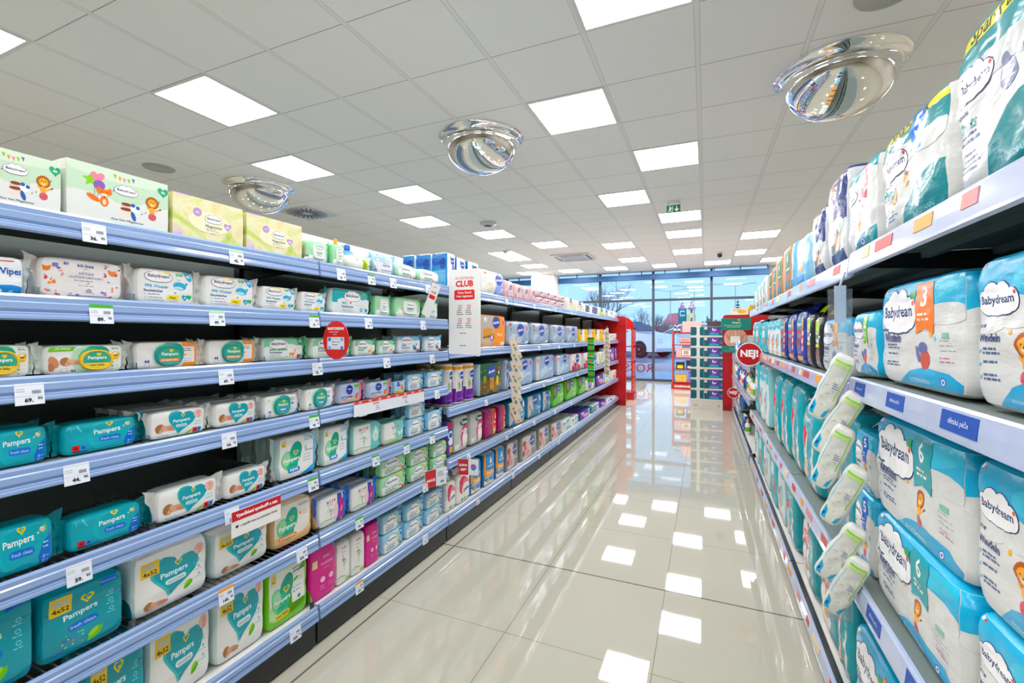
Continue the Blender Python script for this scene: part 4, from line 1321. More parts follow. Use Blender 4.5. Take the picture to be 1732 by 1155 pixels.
TY('kraft', DP, DC, 'brown kraft diaper pack', .24, .24, .2, '#c59a66', quick('', ('r', .45, .1, .5, .8, '#2f7a58'), ('r', .5, .3, .4, .12, '#c8433a'), ('r', .5, .5, .4, .04, '#e6d6b8'), ('r', .5, .15, .4, .08, '#4f66a8'), ('c', .7, .74, .07, '#e6d6b8')), 14, 14, wr=.002, n=8, mk=card, side='#c59a66')
TY('greenwhite', TP, 'toilet paper', 'white and green wrapped pack', .2, .22, .2, '#dfe9df', quick('', ('e', .3, .6, .2, .2, '#5fb87a'), ('e', .7, .3, .2, .15, '#e8b09a'), ('e', .6, .75, .2, .1, '#9fd3b0'), ('e', .25, .2, .15, .1, '#4f9f6a'), ('p', [(.5, .4), (.9, .6), (.6, .65)], '#f6faf6')), 8, 7, wr=.004, n=8, mk=shiny)
TY('windelns', DP, DC, 'light blue diaper pack, lime ribbon', .23, .19, .16, BLUEP, lambda a: a_windeln(a, '2', '#8ccf2c', False), 9, 8, wr=.003, n=12, top='#2ab0d6', side='#2ab0d6')
TY('diaper3', DP, DC, 'blue diaper pack, orange ribbon', .448, .245, .16, BLUEP, lambda a: a_windeln(a, '3', '#f28a1e', False), 10, 9, wr=.003, n=14, top='#2ab0d6', sideart=lambda a: a.poly([(0, .62), (1, .66), (1, 1), (0, 1)], '#2ab0d6').ell(.3, .62, .4, .08, '#dcddd9').ell(.8, .66, .3, .08, '#f1f2ee'))
TY('windeln', DP, DC, 'tall blue and white diaper pack', .24, .26, .16, BLUEP, lambda a: a_windeln(a, None, None, True), 10, 9, wr=.003, n=14, top='#2ab0d6', sideart=lambda a: a.poly([(0, .62), (1, .66), (1, 1), (0, 1)], '#2ab0d6').ell(.3, .62, .4, .08, '#dcddd9').ell(.8, .66, .3, .08, '#f1f2ee'))
TY('diaper6', DP, DC, 'blue diaper pack, teal ribbon', .47, .235, .16, BLUEP, lambda a: a_windeln(a, '6', '#189fa8'), 10, 9, wr=.0035, n=14, top='#2ab0d6', sideart=lambda a: a.poly([(0, .62), (1, .66), (1, 1), (0, 1)], '#2ab0d6').ell(.3, .62, .4, .08, '#dcddd9').ell(.8, .66, .3, .08, '#f1f2ee'))
TY('diaper5', DP, DC, 'blue diaper pack, royal blue ribbon', .18, .2, .16, BLUEP, lambda a: a_windeln(a, '5', '#2566c8'), 10, 9, wr=.003, n=12, top='#2ab0d6', sideart=lambda a: a.poly([(0, .62), (1, .66), (1, 1), (0, 1)], '#2ab0d6').ell(.3, .62, .4, .08, '#dcddd9').ell(.8, .66, .3, .08, '#f1f2ee'))
TY('diaper1', DP, DC, 'blue diaper pack, amber ribbon', .336, .205, .16, BLUEP, lambda a: a_windeln(a, '1', '#f2b01e', False), 9, 8, wr=.003, n=12, top='#2ab0d6', sideart=lambda a: a.poly([(0, .62), (1, .66), (1, 1), (0, 1)], '#2ab0d6').ell(.3, .62, .4, .08, '#dcddd9').ell(.8, .66, .3, .08, '#f1f2ee'))
TY('navypants', DP, DC, 'navy diaper pants pack, red badge', .25, .26, .15, '#1d2f86', quick('', ('e', .35, .7, .3, .26, '#d93a3c'), ('e', .35, .72, .27, .23, '#149aa4'), ('t', 'Pampers', .35, .74, .4, '#ffffff', 1), ('r', .1, .56, .4, .09, '#d93a3c'), ('h', .38, .86, .06, '#e9d41d'), ('o', .72, .78, .24, .26, '#c9923c'), ('t', '5', .72, .8, .1, '#ffffff', 1), ('r', .64, .25, .16, .4, '#d93a3c'), ('c', .72, .58, .05, '#e9eef4'), ('c', .72, .44, .05, '#e9eef4'), ('c', .72, .3, .05, '#e9eef4'), ('e', .3, .32, .16, .14, '#b9805f'), ('e', .42, .26, .2, .07, '#3f66b8'), ('c', .3, .4, .07, '#6a4630'), ('r', .05, .05, .7, .1, '#e6a93c')), 7, 7, wr=.003, n=10, fin='#1d2f86')
TY('limeblack', DP, DC, 'black and lime diaper pack', .13, .24, .15, '#2a2c30', quick('', ('e', .4, .72, .4, .22, '#c6e23a'), ('p', [(0, .5), (.6, .45), (.9, .6), (.2, .7)], '#dfeee0'), ('r', .1, .55, .6, .08, '#8f9496'), ('e', .5, .25, .3, .16, '#8a6a52'), ('r', .1, .4, .7, .06, '#cfe23c'), ('c', .5, .34, .06, '#5a4030')), 6, 6, wr=.004, n=10, fin='#c6e23a', mk=shiny)
TY('whitepants', DP, DC, 'white and aqua diaper pack', .25, .45, .15, '#e6efee', quick('', ('r', 0, .72, 1, .28, '#5fc6cf'), ('e', .4, .62, .3, .14, '#f4f2ea'), ('e', .5, .3, .2, .1, '#e8a05c'), ('e', .35, .45, .12, .07, '#d9503c'), ('t', 'Pampers', .45, .84, .6, '#ffffff', 1), ('r', .7, .3, .16, .3, '#8fd4da'), ('r', .1, .08, .6, .06, '#f0b43c'), ('e', .6, .55, .08, .04, '#4f7fc0')), 7, 8, wr=.004, n=8, side='#9fd9dd')
TY('tealpants', DP, DC, 'aqua diaper pants pack', .35, .4, .15, '#22b3bd', quick('', ('r', .05, .1, .12, .8, '#e9f4f2'), ('e', .5, .6, .2, .12, '#e9f4f2'), ('r', .3, .2, .5, .12, '#149aa4'), ('e', .6, .4, .12, .08, '#e8a05c'), ('t', 'Pampers', .5, .8, .6, '#ffffff', 1), ('r', .75, .3, .1, .2, '#d9503c')), 7, 8, wr=.004, n=8, side='#3fc0c8', fin='#22b3bd')
TY('tealbag', DP, DC, 'bulging glossy teal diaper bag', .33, .42, .28, '#0fa3ae', quick('', ('p', [(.0, .02), (.14, .02), (.16, .9), (.0, .85)], '#e4e6e2'), ('e', .3, .5, .14, .2, '#e9eef0'), ('e', .28, .56, .1, .14, '#d8383c'), ('t', 'Pampers', .42, .8, .4, '#ffffff', 1), ('e', .36, .25, .16, .1, '#f3c7a8'), ('h', .5, .9, .04, '#e9d41d'), ('p', [(.7, .0), (.85, .0), (.8, .55), (.66, .5)], '#dfe3e2')), 6, 6, wr=.0045, n=16, mk=shiny, sideart=lambda a: a.rect(0, 0, 1, 1, '#0d97a2').poly([(.5, 0), (.8, 0), (.62, .8), (.42, .78)], '#e2e6e4').rect(.1, .86, .8, .03, '#e2e6e4'), fin='#dfe6e6', top='#0fa3ae')
TY('pampersred', DP, DC, 'teal diaper bag with red badge', .22, .42, .2, '#f1efe8', quick('', ('r', .62, 0, .38, 1, '#0f98a2'), ('e', .3, .82, .32, .16, '#d9303a'), ('e', .3, .78, .26, .13, '#f4f2ec'), ('o', .42, .68, .3, .24, '#d9303a', -.2), ('t', '360', .42, .72, .2, '#ffffff', 1), ('e', .25, .45, .22, .16, '#d9424a'), ('e', .25, .45, .18, .13, '#f2dcd8'), ('e', .4, .3, .14, .08, '#e8b03c'), ('t', 'Pampers', .4, .58, .5, '#149aa4', 1), ('r', .1, .1, .5, .06, '#f0c23c')), 6, 6, wr=.005, n=12, mk=shiny, side='#0f98a2', fin='#cfe0e0', top='#0f98a2')
TY('pinksmall', 'pad_pack', 'hygiene pads', 'white and magenta pads pack', .3, .3, .14, '#f3eef0', quick('', ('r', .1, .2, .8, .2, '#d92c8c'), ('r', .1, .6, .8, .2, '#d92c8c'), ('r', .1, .45, .4, .08, '#8a4fae')), 9, 9, wr=.003, n=8)


# ---------------------------------------------------------------- the room
X0, X1, Y0, Y1, ZC = -13.5, 6.5, -9.0, 12.95, 2.994


def mnode(t, op, a, b=None, c=None):
    n = t.nodes.new('ShaderNodeMath')
    n.operation = op
    for i, v in enumerate((a, b, c)):
        if v is None:
            continue
        if isinstance(v, (int, float)):
            n.inputs[i].default_value = v
        else:
            t.links.new(v, n.inputs[i])
    return n.outputs[0]


def grid_mask(t, co, org, per, width):
    f = mnode(t, 'FRACT', mnode(t, 'ADD', mnode(t, 'DIVIDE', mnode(t, 'SUBTRACT', co, org), per), 0.5))
    d = mnode(t, 'MULTIPLY', mnode(t, 'ABSOLUTE', mnode(t, 'SUBTRACT', f, 0.5)), per)
    return mnode(t, 'LESS_THAN', d, width / 2)


def mixc(t, fac, a, b):
    n = t.nodes.new('ShaderNodeMix')
    n.data_type = 'RGBA'
    t.links.new(fac, n.inputs[0])
    for i, v in ((6, a), (7, b)):
        if isinstance(v, tuple):
            n.inputs[i].default_value = v
        else:
            t.links.new(v, n.inputs[i])
    return n.outputs[2]


def xyz(t):
    co = t.nodes.new('ShaderNodeTexCoord')
    s = t.nodes.new('ShaderNodeSeparateXYZ')
    t.links.new(co.outputs['Object'], s.inputs[0])
    return co, s


def floor_mat():
    m = mat('polished_floor_tile', '#cfcdbd', rough=0.03, spec=0.75, coat=0.0)
    t = m.node_tree
    b = t.nodes['Principled BSDF']
    co, s = xyz(t)
    n = t.nodes.new('ShaderNodeTexNoise')
    n.inputs['Scale'].default_value = 1.6
    n.inputs['Detail'].default_value = 5
    t.links.new(co.outputs['Object'], n.inputs['Vector'])
    base = mixc(t, n.outputs[0], lin('#c2c1b1'), lin('#b6b5a3'))
    thin = mnode(t, 'MAXIMUM', grid_mask(t, s.outputs[0], -1.385, .6, .0035), grid_mask(t, s.outputs[1], 2.354, .6, .0035))
    thick = mnode(t, 'MAXIMUM', mnode(t, 'COMPARE', s.outputs[0], -1.385, .005), mnode(t, 'COMPARE', s.outputs[1], 2.354, .005))
    c1 = mixc(t, thin, base, lin('#8f8d80'))
    c2 = mixc(t, thick, c1, lin('#6e6d66'))
    t.links.new(c2, b.inputs['Base Color'])
    bp = t.nodes.new('ShaderNodeBump')
    bp.inputs['Strength'].default_value = .02
    bp.inputs['Distance'].default_value = .02
    n2 = t.nodes.new('ShaderNodeTexNoise')
    n2.inputs['Scale'].default_value = 2.2
    t.links.new(co.outputs['Object'], n2.inputs['Vector'])
    t.links.new(n2.outputs[0], bp.inputs['Height'])
    t.links.new(bp.outputs[0], b.inputs['Normal'])
    return m


def ceiling_mat():
    m = mat('mineral_ceiling_tile', '#e2e2df', rough=0.9, spec=0.2)
    t = m.node_tree
    b = t.nodes['Principled BSDF']
    co, s = xyz(t)
    n = t.nodes.new('ShaderNodeTexNoise')
    n.inputs['Scale'].default_value = 260
    t.links.new(co.outputs['Object'], n.inputs['Vector'])
    base = mixc(t, n.outputs[0], lin('#fbfbfa'), lin('#f3f3f2'))
    bar = grid_mask(t, s.outputs[0], -.645, .6, .032)
    core = grid_mask(t, s.outputs[0], -.645, .6, .026)
    cross = grid_mask(t, s.outputs[1], 2.539, .6, .006)
    c0 = mixc(t, cross, base, lin('#b4b4b2'))
    c1 = mixc(t, bar, c0, lin('#cdcdcb'))
    c2 = mixc(t, core, c1, lin('#f1f1f0'))
    t.links.new(c2, b.inputs['Base Color'])
    return m


mb = MB()
mb.add([(X0, Y0, 0), (X1, Y0, 0), (X1, Y1, 0), (X0, Y1, 0)], [(0, 1, 2, 3)], floor_mat())
mb.add([(X0, Y0, -.2), (X1, Y0, -.2), (X1, Y1, -.2), (X0, Y1, -.2)], [(3, 2, 1, 0)], MATS['polished_floor_tile'])
struct('floor', mb)
mb = MB()
mb.box(X0, X1, Y0, Y1, ZC, ZC + .06, ceiling_mat())
struct('ceiling', mb)
WALL = mat('painted_wall', '#dcd6ca', rough=.8, bump=.03, bscale=120)
for nm, bx in (('wall_left', (X0 - .15, X0, Y0, Y1)), ('wall_right', (X1, X1 + .15, Y0, Y1)), ('wall_rear', (X0, X1, Y0 - .15, Y0)), ('wall_front', (1.44, X1, 12.82, 13.0))):
    mb = MB()
    mb.box(*bx, 0, ZC, WALL)
    struct(nm, mb)
mb = MB()
mb.box(-4.62, -3.95, 12.2, 12.75, 0, ZC, mat('pillar_paint', '#ebe9e2', rough=.7, bump=.02, bscale=90))
struct('pillar', mb)

# window wall
FRM = mat('anthracite_frame', '#3b444c', rough=.4, bump=.01, bscale=80)
PANE = glassy('window_glass', '#ffffff', 0.0, refl=0.05)
mx0 = -1.32 + 1.46 * -7
k = 0
edges_x = [-1.32 + 1.46 * i for i in range(-7, 3)]
for i in range(len(edges_x) - 1):
    a, b = edges_x[i], edges_x[i + 1]
    mb = MB()
    for x in ((a, a + .03), (b - .03, b)):
        mb.box(x[0], x[1], 12.86, 12.98, 0, 3.3, FRM)
    for z in ((0, .06), (2.19, 2.25), (3.24, 3.3)):
        mb.box(a + .03, b - .03, 12.87, 12.97, z[0], z[1], FRM)
    w = struct('window_%d' % (i + 1), mb)
    for nm, z0, z1 in (('lower_pane', .06, 2.19), ('upper_pane', 2.25, 3.24)):
        mb = MB()
        mb.add([(a + .03, 12.92, z0), (b - .03, 12.92, z0), (b - .03, 12.92, z1), (a + .03, 12.92, z1)], [(0, 1, 2, 3)], PANE)
        mb.build(nm, w)
mb = MB()
BEAM = mat('blue_grey_steel', '#2f6090', rough=.45, metal=.2, bump=.02, bscale=60)
mb.box(-11.5, 1.44, 12.6, 12.75, 2.76, 2.90, BEAM)
for i in range(22):
    x = -11.2 + .6 * i
    mb.box(x - .012, x + .012, 12.66, 12.69, 2.90, 2.994, BEAM)
struct('trim_1', mb)
# mirrored shop name along the foot of the glazing
A = Art(1.8, .23)
A.text('ROSSMANN', .5, .5, .98, '#8e2a34', 0, flip=True)
mb = MB()
A.mesh_on(mb, flat_surf(1.8, .23), 1, 1, mk=card)
o = mb.build('window_lettering', None, (-2.22, 12.905, .24))
tag(o, 'red mirrored shop name lettering along the foot of the window', 'lettering')


# ---------------------------------------------------------------- ceiling fittings
def cell(i, j):
    return -.645 + .6 * i + .3, 2.539 + .6 * j + .3


DIFF = mat('lit_diffuser', '#ffffff', rough=.6, emit=PANEL_STRENGTH, bump=.001, bscale=200)
FRAMEW = plast('#e6e6e4')
PANELS = [(0, -1), (-1, 1), (0, 3), (-1, 5), (0, 7), (0, 9), (0, 12), (-1, 15), (1, 15), (2, 10), (2, 13), (3, 15), (-2, 10), (-2, 13), (-3, 15), (-5, 15),
          (-5, -1), (-6, 1), (-5, 3), (-6, 5), (-5, 7), (-4, 9), (-6, 10), (-6, 11), (-6, 13), (-7, 15), (-6, -3),
          (0, -5), (-1, -3), (-1, -7), (0, -9), (-1, -11), (-5, -5), (-6, -7), (-5, -9), (-11, -7), (-11, -3), (-11, 1), (-11, 5), (-11, 9), (-11, 13), (-16, -3), (-16, 3), (-16, 9), (5, -7), (4, -3), (5, 1), (5, 5), (5, 9), (9, -4), (9, 2), (9, 8)]
mbf, mbd = MB(), MB()
for a, b in (((-.3, .3), (-.3, -.275)), ((-.3, .3), (.275, .3)), ((-.3, -.275), (-.275, .275)), ((.275, .3), (-.275, .275))):
    mbf.box(*a, *b, -.005, -.0005, FRAMEW)
mbd.add([(-.275, -.275, -.003), (.275, -.275, -.003), (.275, .275, -.003), (-.275, .275, -.003)], [(3, 2, 1, 0)], DIFF)
mf, md = mbf.mesh('light_frame'), mbd.mesh('light_diffuser')
ORD = ['first', 'second', 'third', 'fourth', 'fifth', 'sixth', 'seventh', 'eighth', 'ninth', 'tenth', 'eleventh', 'twelfth', 'thirteenth', 'fourteenth', 'fifteenth', 'sixteenth', 'seventeenth', 'eighteenth', 'nineteenth', 'twentieth', 'twenty-first', 'twenty-second', 'twenty-third', 'twenty-fourth', 'twenty-fifth', 'twenty-sixth', 'twenty-seventh', 'twenty-eighth', 'twenty-ninth', 'thirtieth', 'thirty-first']


def lane(i):
    return {0: 'middle of the aisle', -1: 'middle of the aisle'}.get(i, 'rack with wipes' if -4 > i >= -7 else 'rack edge by the aisle' if i < 0 and i > -5 else 'far side rows' if i < 0 else 'rack with diapers')


cnt = {}
for i, j in sorted(PANELS, key=lambda p: p[1]):
    x, y = cell(i, j)
    ln = lane(i)
    beh = y < 0
    kk = (ln, beh)
    cnt[kk] = cnt.get(kk, 0) + 1
    lab = 'square white ceiling light, %s %s over the %s' % (ORD[cnt[kk] - 1], 'behind the camera' if beh else 'towards the window', ln)
    t = thing('ceiling_light', lab, 'ceiling light', (x, y, ZC), 0, 'square ceiling lights')
    link('frame', mf, t)
    link('diffuser', md, t)

CHROME = mat('mirror_chrome', '#f2f2f2', rough=.015, metal=1.0, bump=.002, bscale=3)
prof_f = [(.300, -.002), (.322, -.052), (.328, -.040), (.340, -.026), (.356, -.015), (.374, -.008), (.375, 0)]
prof_d = [(.322, -.048)] + [(.320 * math.cos(PI / 2 * q / 14), -.05 - .25 * math.sin(PI / 2 * q / 14)) for q in range(15)]
mb1, mb2 = MB(), MB()
mb1.lathe(prof_f, CHROME, 48)
mb2.lathe([(r, z) for r, z in prof_d if r > 0] + [(.0005, -.3002)], CHROME, 48)
d1, d2 = mb1.mesh('dome_rim'), mb2.mesh('dome')
for (x, y), lab in zip(((-4.80, 3.70), (-1.82, 3.56), (.80, 3.56)), ('chrome dome mirror above the wipes boxes, partly hidden by them', 'chrome dome mirror on the ceiling midway between two ceiling lights', 'chrome dome mirror above the top shelf of diaper packs')):
    t = thing('dome_mirror', lab, 'dome mirror', (x, y, ZC), 0, 'dome mirrors')
    link('rim', d1, t)
    link('dome', d2, t)

GRY = plast('#b9b9b8')
for (x, y), lab in zip(((-5.2, 2.86), (.84, 2.83)), ('round grey ceiling speaker above the lion wipes boxes', 'round grey ceiling speaker before the diaper side dome mirror')):
    mb = MB()
    mb.lathe([(.0005, -.008), (.115, -.008), (.12, -.012), (.135, -.01), (.14, 0)], GRY, 32)
    tag(mb.build('ceiling_speaker', None, (x, y, ZC)), lab, 'speaker', 'ceiling speakers')
t = thing('swirl_vent', 'square ceiling vent with radiating black slots near a dome mirror', 'vent', (-5.2, 4.75, ZC))
mb = MB()
mb.box(-.29, .29, -.29, .29, -.008, 0, plast('#d6d6d4'))
mb.build('plate', t)
mb = MB()
BLK = plast('#151515')
for i in range(24):
    a = 2 * PI * i / 24
    r0 = .06 if i % 2 else .10
    ca, sa = math.cos(a), math.sin(a)
    w = .013 if i % 2 else .017
    mb.add([(r0 * ca - w * sa, r0 * sa + w * ca, -.0085), (r0 * ca + w * sa, r0 * sa - w * ca, -.0085), ((.27) * ca + w * sa, (.27) * sa - w * ca, -.0085), ((.27) * ca - w * sa, (.27) * sa + w * ca, -.0085)], [(0, 1, 2, 3)], BLK)
mb.build('slots', t)
t = thing('air_conditioner', 'recessed ceiling air conditioner with grey grille near the window', 'air conditioner', (-2.68, 9.72, ZC - .001))
mb = MB()
mb.box(-.42, .42, -.42, .42, -.03, 0, plast('#e3e2de'), .01)
mb.build('housing', t)
mb = MB()
for q in range(4):
    a = q * PI / 2
    R = Matrix.Rotation(a, 3, 'Z')
    v = [R @ Vector(p) for p in ((-.30, .32, -.031), (.30, .32, -.031), (.30, .37, -.031), (-.30, .37, -.031))]
    mb.add(v, [(0, 1, 2, 3)], plast('#4a4a48'))
mb.build('air_slots', t)
mb = MB()
mb.box(-.25, .25, -.25, .25, -.034, -.029, plast('#cfcbc3'))
mb.build('grille', t)
for (x, y, r, h), nm, lab in (((-3.08, 6.25, .13, .05), 'ceiling_sensor', 'dark grey ceiling sensor above the paper towels'), ((-3.78, 8.47, .06, .05), 'smoke_detector', 'small white smoke detector beside the paired ceiling lights')):
    t = thing(nm, lab, 'detector', (x, y, ZC))
    mb = MB()
    mb.lathe([(.0005, -h), (r * .6, -h), (r * .8, -h * .6), (r, -h * .4), (r, 0)], plast('#d2d2d0'), 24)
    mb.build('housing', t)
    mb = MB()
    mb.lathe([(.0005, -h * 1.15), (r * .45, -h * 1.1), (r * .5, -h * .9)], plast('#3c3e40' if nm == 'ceiling_sensor' else '#bdbdbb'), 20)
    mb.build('lens', t)
t = thing('security_camera', 'small dark security camera under the ceiling near the window', 'camera', (.27, 10.4, ZC))
mb = MB()
mb.lathe([(.06, 0), (.06, -.02), (.05, -.03), (.0005, -.03)], plast('#e2e2e0'), 20)
mb.build('mount', t)
mb = MB()
mb.lathe([(.0005, -.11), (.03, -.105), (.05, -.08), (.05, -.03)], plast('#33363c'), 20)
mb.build('lens_dome', t)
t = thing('exit_sign', 'green running man exit sign hanging under the ceiling', 'exit sign', (-.385, 6.2, ZC - .145))
A = Art(.17, .14)
A.rect(0, 0, 1, .70, '#0c7a4c')
A.circ(.26, .56, .055, '#f2f6f3').rect(.2, .28, .1, .22, '#f2f6f3', .05).rect(.12, .1, .05, .2, '#f2f6f3', .1).rect(.3, .1, .05, .2, '#f2f6f3', -.04).rect(.3, .38, .12, .05, '#f2f6f3').rect(.42, .08, .04, .55, '#f2f6f3')
A.rect(.70, .28, .07, .34, '#f2f6f3').poly([(.56, .34), (.735, .08), (.91, .34)], '#f2f6f3')
A.rect(.04, .84, .2, .05, '#777777').circ(.93, .88, .04, '#7ac943')
panel(.17, .14, .012, plast('#e9ebe9'), A).build('face', t)
mb = MB()
mb.box(-.06, -.05, .004, .008, .14, .145, GRY)
mb.box(.05, .06, .004, .008, .14, .145, GRY)
mb.build('hanger', t)

# ---------------------------------------------------------------- racks
RAILB = mat('clear_blue_rail', '#93b0de', rough=.18, spec=.7, bump=.03, bscale=40, stretch=(1, .1, 1), coat=.4)
GROOVE_SHADE = mat('rail_groove_shade', '#5b7db6', rough=.3, bump=.01, bscale=40)  # darker rail blue: shade of the grooves painted on as thin strips
RAIL_GLINT = mat('rail_glint', '#dbe7f7', rough=.12, spec=.8, coat=.5, bump=.01, bscale=40)  # paler rail blue: highlight streak along the rail painted on as strips
RAILL = mat('printed_lilac_rail', '#c3d0ee', rough=.2, spec=.6, bump=.02, bscale=14, coat=.4, var=.22)
STEEL = mat('dark_grey_steel', '#76837e', rough=.45, spec=.4, bump=.02, bscale=60)
STEELB = mat('black_steel', '#1c2021', rough=.4, bump=.02, bscale=60)
BACK = mat('grey_back_panel', '#67736f', rough=.55, bump=.02, bscale=50)
STEELW = mat('white_steel', '#dcdcd6', rough=.4, bump=.01, bscale=60)
ACR = glassy('clear_acrylic', '#eef4fa', .025, refl=.0)
WIRE = mat('zinc_wire', '#8c9692', rough=.3, metal=.8, bump=.01, bscale=50)
RAILP = [(0, .002), (.009, .004), (.013, -.002), (.012, -.013), (.016, -.016), (.016, -.030), (.0145, -.034), (.019, -.047), (.019, -.053), (.010, -.057), (.0, -.05)]
RAILQ = [(0, .004), (.008, .005), (.012, .0), (.015, -.026), (.017, -.048), (.017, -.054), (.010, -.058), (0, -.05)]
BAYN = {}


def bay(side, y0, y1, zs, label, kick=.108, wires=(), depth=.46, railp=RAILP, railm=RAILB, front=None, back_top=1.56, ends=True):
    """side +1: rack on the wipes side, front towards +x; -1: across the aisle"""
    xf = (-1.452 if side > 0 else .402) if front is None else front
    t = thing('shelving_bay', label, 'shelving', (xf, (y0 + y1) / 2, 0), 0, 'shelving bays')
    L = (y1 - y0) / 2
    X = lambda d: -side * d          # depth behind the front edge
    S = lambda a, b: (min(X(a), X(b)), max(X(a), X(b)))
    mb = MB()
    mb.box(*S(depth + .005, depth + .03), -L, L, .02, back_top, BACK)
    mb.build('back_panel', t)
    mb = MB()
    mb.box(*S(.0, .02), -L + .004, L - .004, .012, kick, mat('kick_plate_black', '#23282b', rough=.35, bump=.01, bscale=50))
    mb.box(*S(.02, depth), -L + .01, L - .01, .0, kick - .03, STEELB)
    mb.build('kick_plate', t)
    for e in (-1, 1):
        mb = MB()
        mb.box(*S(depth - .03, depth + .003), e * (L - .004) - .016 if e < 0 else L - .02, e * (L - .004) if e > 0 else -L + .02, kick, back_top, STEELB)
        mb.build('upright', t)
    for zi, z in enumerate(zs):
        mb = MB()
        bot = zi == len(zs) - 1
        if zi in wires:
            for q in range(int(2 * L / .022)):
                y = -L + .01 + q * .022
                mb.tube((X(.005), y, z - .006), (X(depth - .035), y, z - .006), .0022, WIRE, 5)
            for d in (.01, .15, .3, depth - .04):
                mb.tube((X(d), -L + .006, z - .011), (X(d), L - .006, z - .011), .003, WIRE, 5)
        else:
            mb.box(*S(.0, depth - .032), -L + .003, L - .003, z - .004, z, STEEL if not bot else STEELW)
            mb.box(*S(.0, .025), -L + .003, L - .003, z - .04, z - .004, STEEL)
            for d in (.15, .3):
                mb.box(*S(d, d + .02), -L + .003, L - .003, z - .022, z - .004, STEEL)
        sh = mb.build('shelf', t)
        if not bot:
            for e in (-1, 1):
                mb = MB()
                yb = e * (L - .0045)
                pts = [(X(.03), z - .03), (X(depth - .032), z - .055), (X(depth - .032), z - .005), (X(.03), z - .005)]
                mb.prism(pts, yb - .002, yb + .002, STEELB)
                mb.build('shelf_bracket', sh)
        mb = MB()
        pts = [(side * (a + .0005), z + b) for a, b in railp]
        mb.prism(pts, -L + .004, L - .004, railm)
        if railm is RAILB:
            for za, zb, xa, xb, mm in ((-.004, -.0065, .0130, .0128, GROOVE_SHADE), (-.0195, -.0215, .0163, .0163, GROOVE_SHADE), (-.0325, -.0360, .0162, .0167, GROOVE_SHADE), (-.041, -.0425, .0177, .0180, GROOVE_SHADE), (-.0135, -.0165, .0128, .0165, RAIL_GLINT), (-.050, -.053, .0193, .0193, RAIL_GLINT)):
                mb.add([(side * xa, -L + .004, z + za), (side * xa, L - .004, z + za), (side * xb, L - .004, z + zb), (side * xb, -L + .004, z + zb)], [(0, 1, 2, 3)], mm)
        r = mb.build('price_rail', sh)
    return t


ZA = [1.56, 1.355, 1.165, .957, .708, .455, .166]
ZCc = [1.56, 1.175, .818, .5, .162]
bay(1, -.63, .37, ZA, 'nearest shelving bay on the wipes side, cut off by the picture edge', wires=(4, 5))
bay(1, .373, 1.372, ZA, 'shelving bay with lion boxes on its top shelf', wires=(4, 5))
bay(1, 1.375, 2.372, ZA, 'shelving bay with red round sign at its edge')
for q in range(6):
    y0 = 2.375 + q
    bay(1, y0, min(y0 + .997, 8.2), ZCc, 'shelving bay with paper goods, %s beyond the white club sign' % ORD[q])
ZR = [1.50, 1.138, .57, .10]
ZR2 = [1.49, 1.118, .552, .10]
bay(-1, -.38, .62, ZR, 'shelving bay on the diaper side beside the camera', railp=RAILQ, railm=RAILL)
bay(-1, .623, 1.615, ZR, 'nearest visible shelving bay with blue diaper packs', railp=RAILQ, railm=RAILL)
for q in range(3):
    y0 = 1.62 + q * 1.08
    bay(-1, y0, y0 + 1.077, ZR2, 'shelving bay with teal diaper bags, %s beyond the hanging pouch strip' % ORD[q], railp=RAILQ, railm=RAILL)
bay(-1, 5.02, 6.5, [.95, .62, .10], 'low shelving bay with small bottles before the red end panel', railp=RAILQ, railm=RAILL, back_top=1.15)
bay(-1, 6.503, 8.10, [.95, .62, .30, .10], 'last low shelving bay in front of the red end panel', railp=RAILQ, railm=RAILL, back_top=1.15)
bay(-1, 8.41, 9.3, [1.57, 1.2, .8, .4, .1], 'shelving bay standing behind the red end panel by the poster', railp=RAILQ, railm=RAILL, back_top=1.57)
for q in range(8):
    q < 7 and bay(-1, 1.0 + q, 1.997 + q, ZCc, 'shelving bay back to back with the wipes side, %s along, seen in dome mirrors' % ORD[q], front=-2.452)
    bay(1, 1.0 + q, 1.997 + q, ZCc, 'shelving bay of the next aisle, %s along, seen in dome mirrors' % ORD[q], front=-4.4)
    bay(1, .6 + q * .95, 1.54 + q * .95, ZCc, 'shelving bay back to back with the diapers, %s along, seen in dome mirrors' % ORD[q], front=1.40)

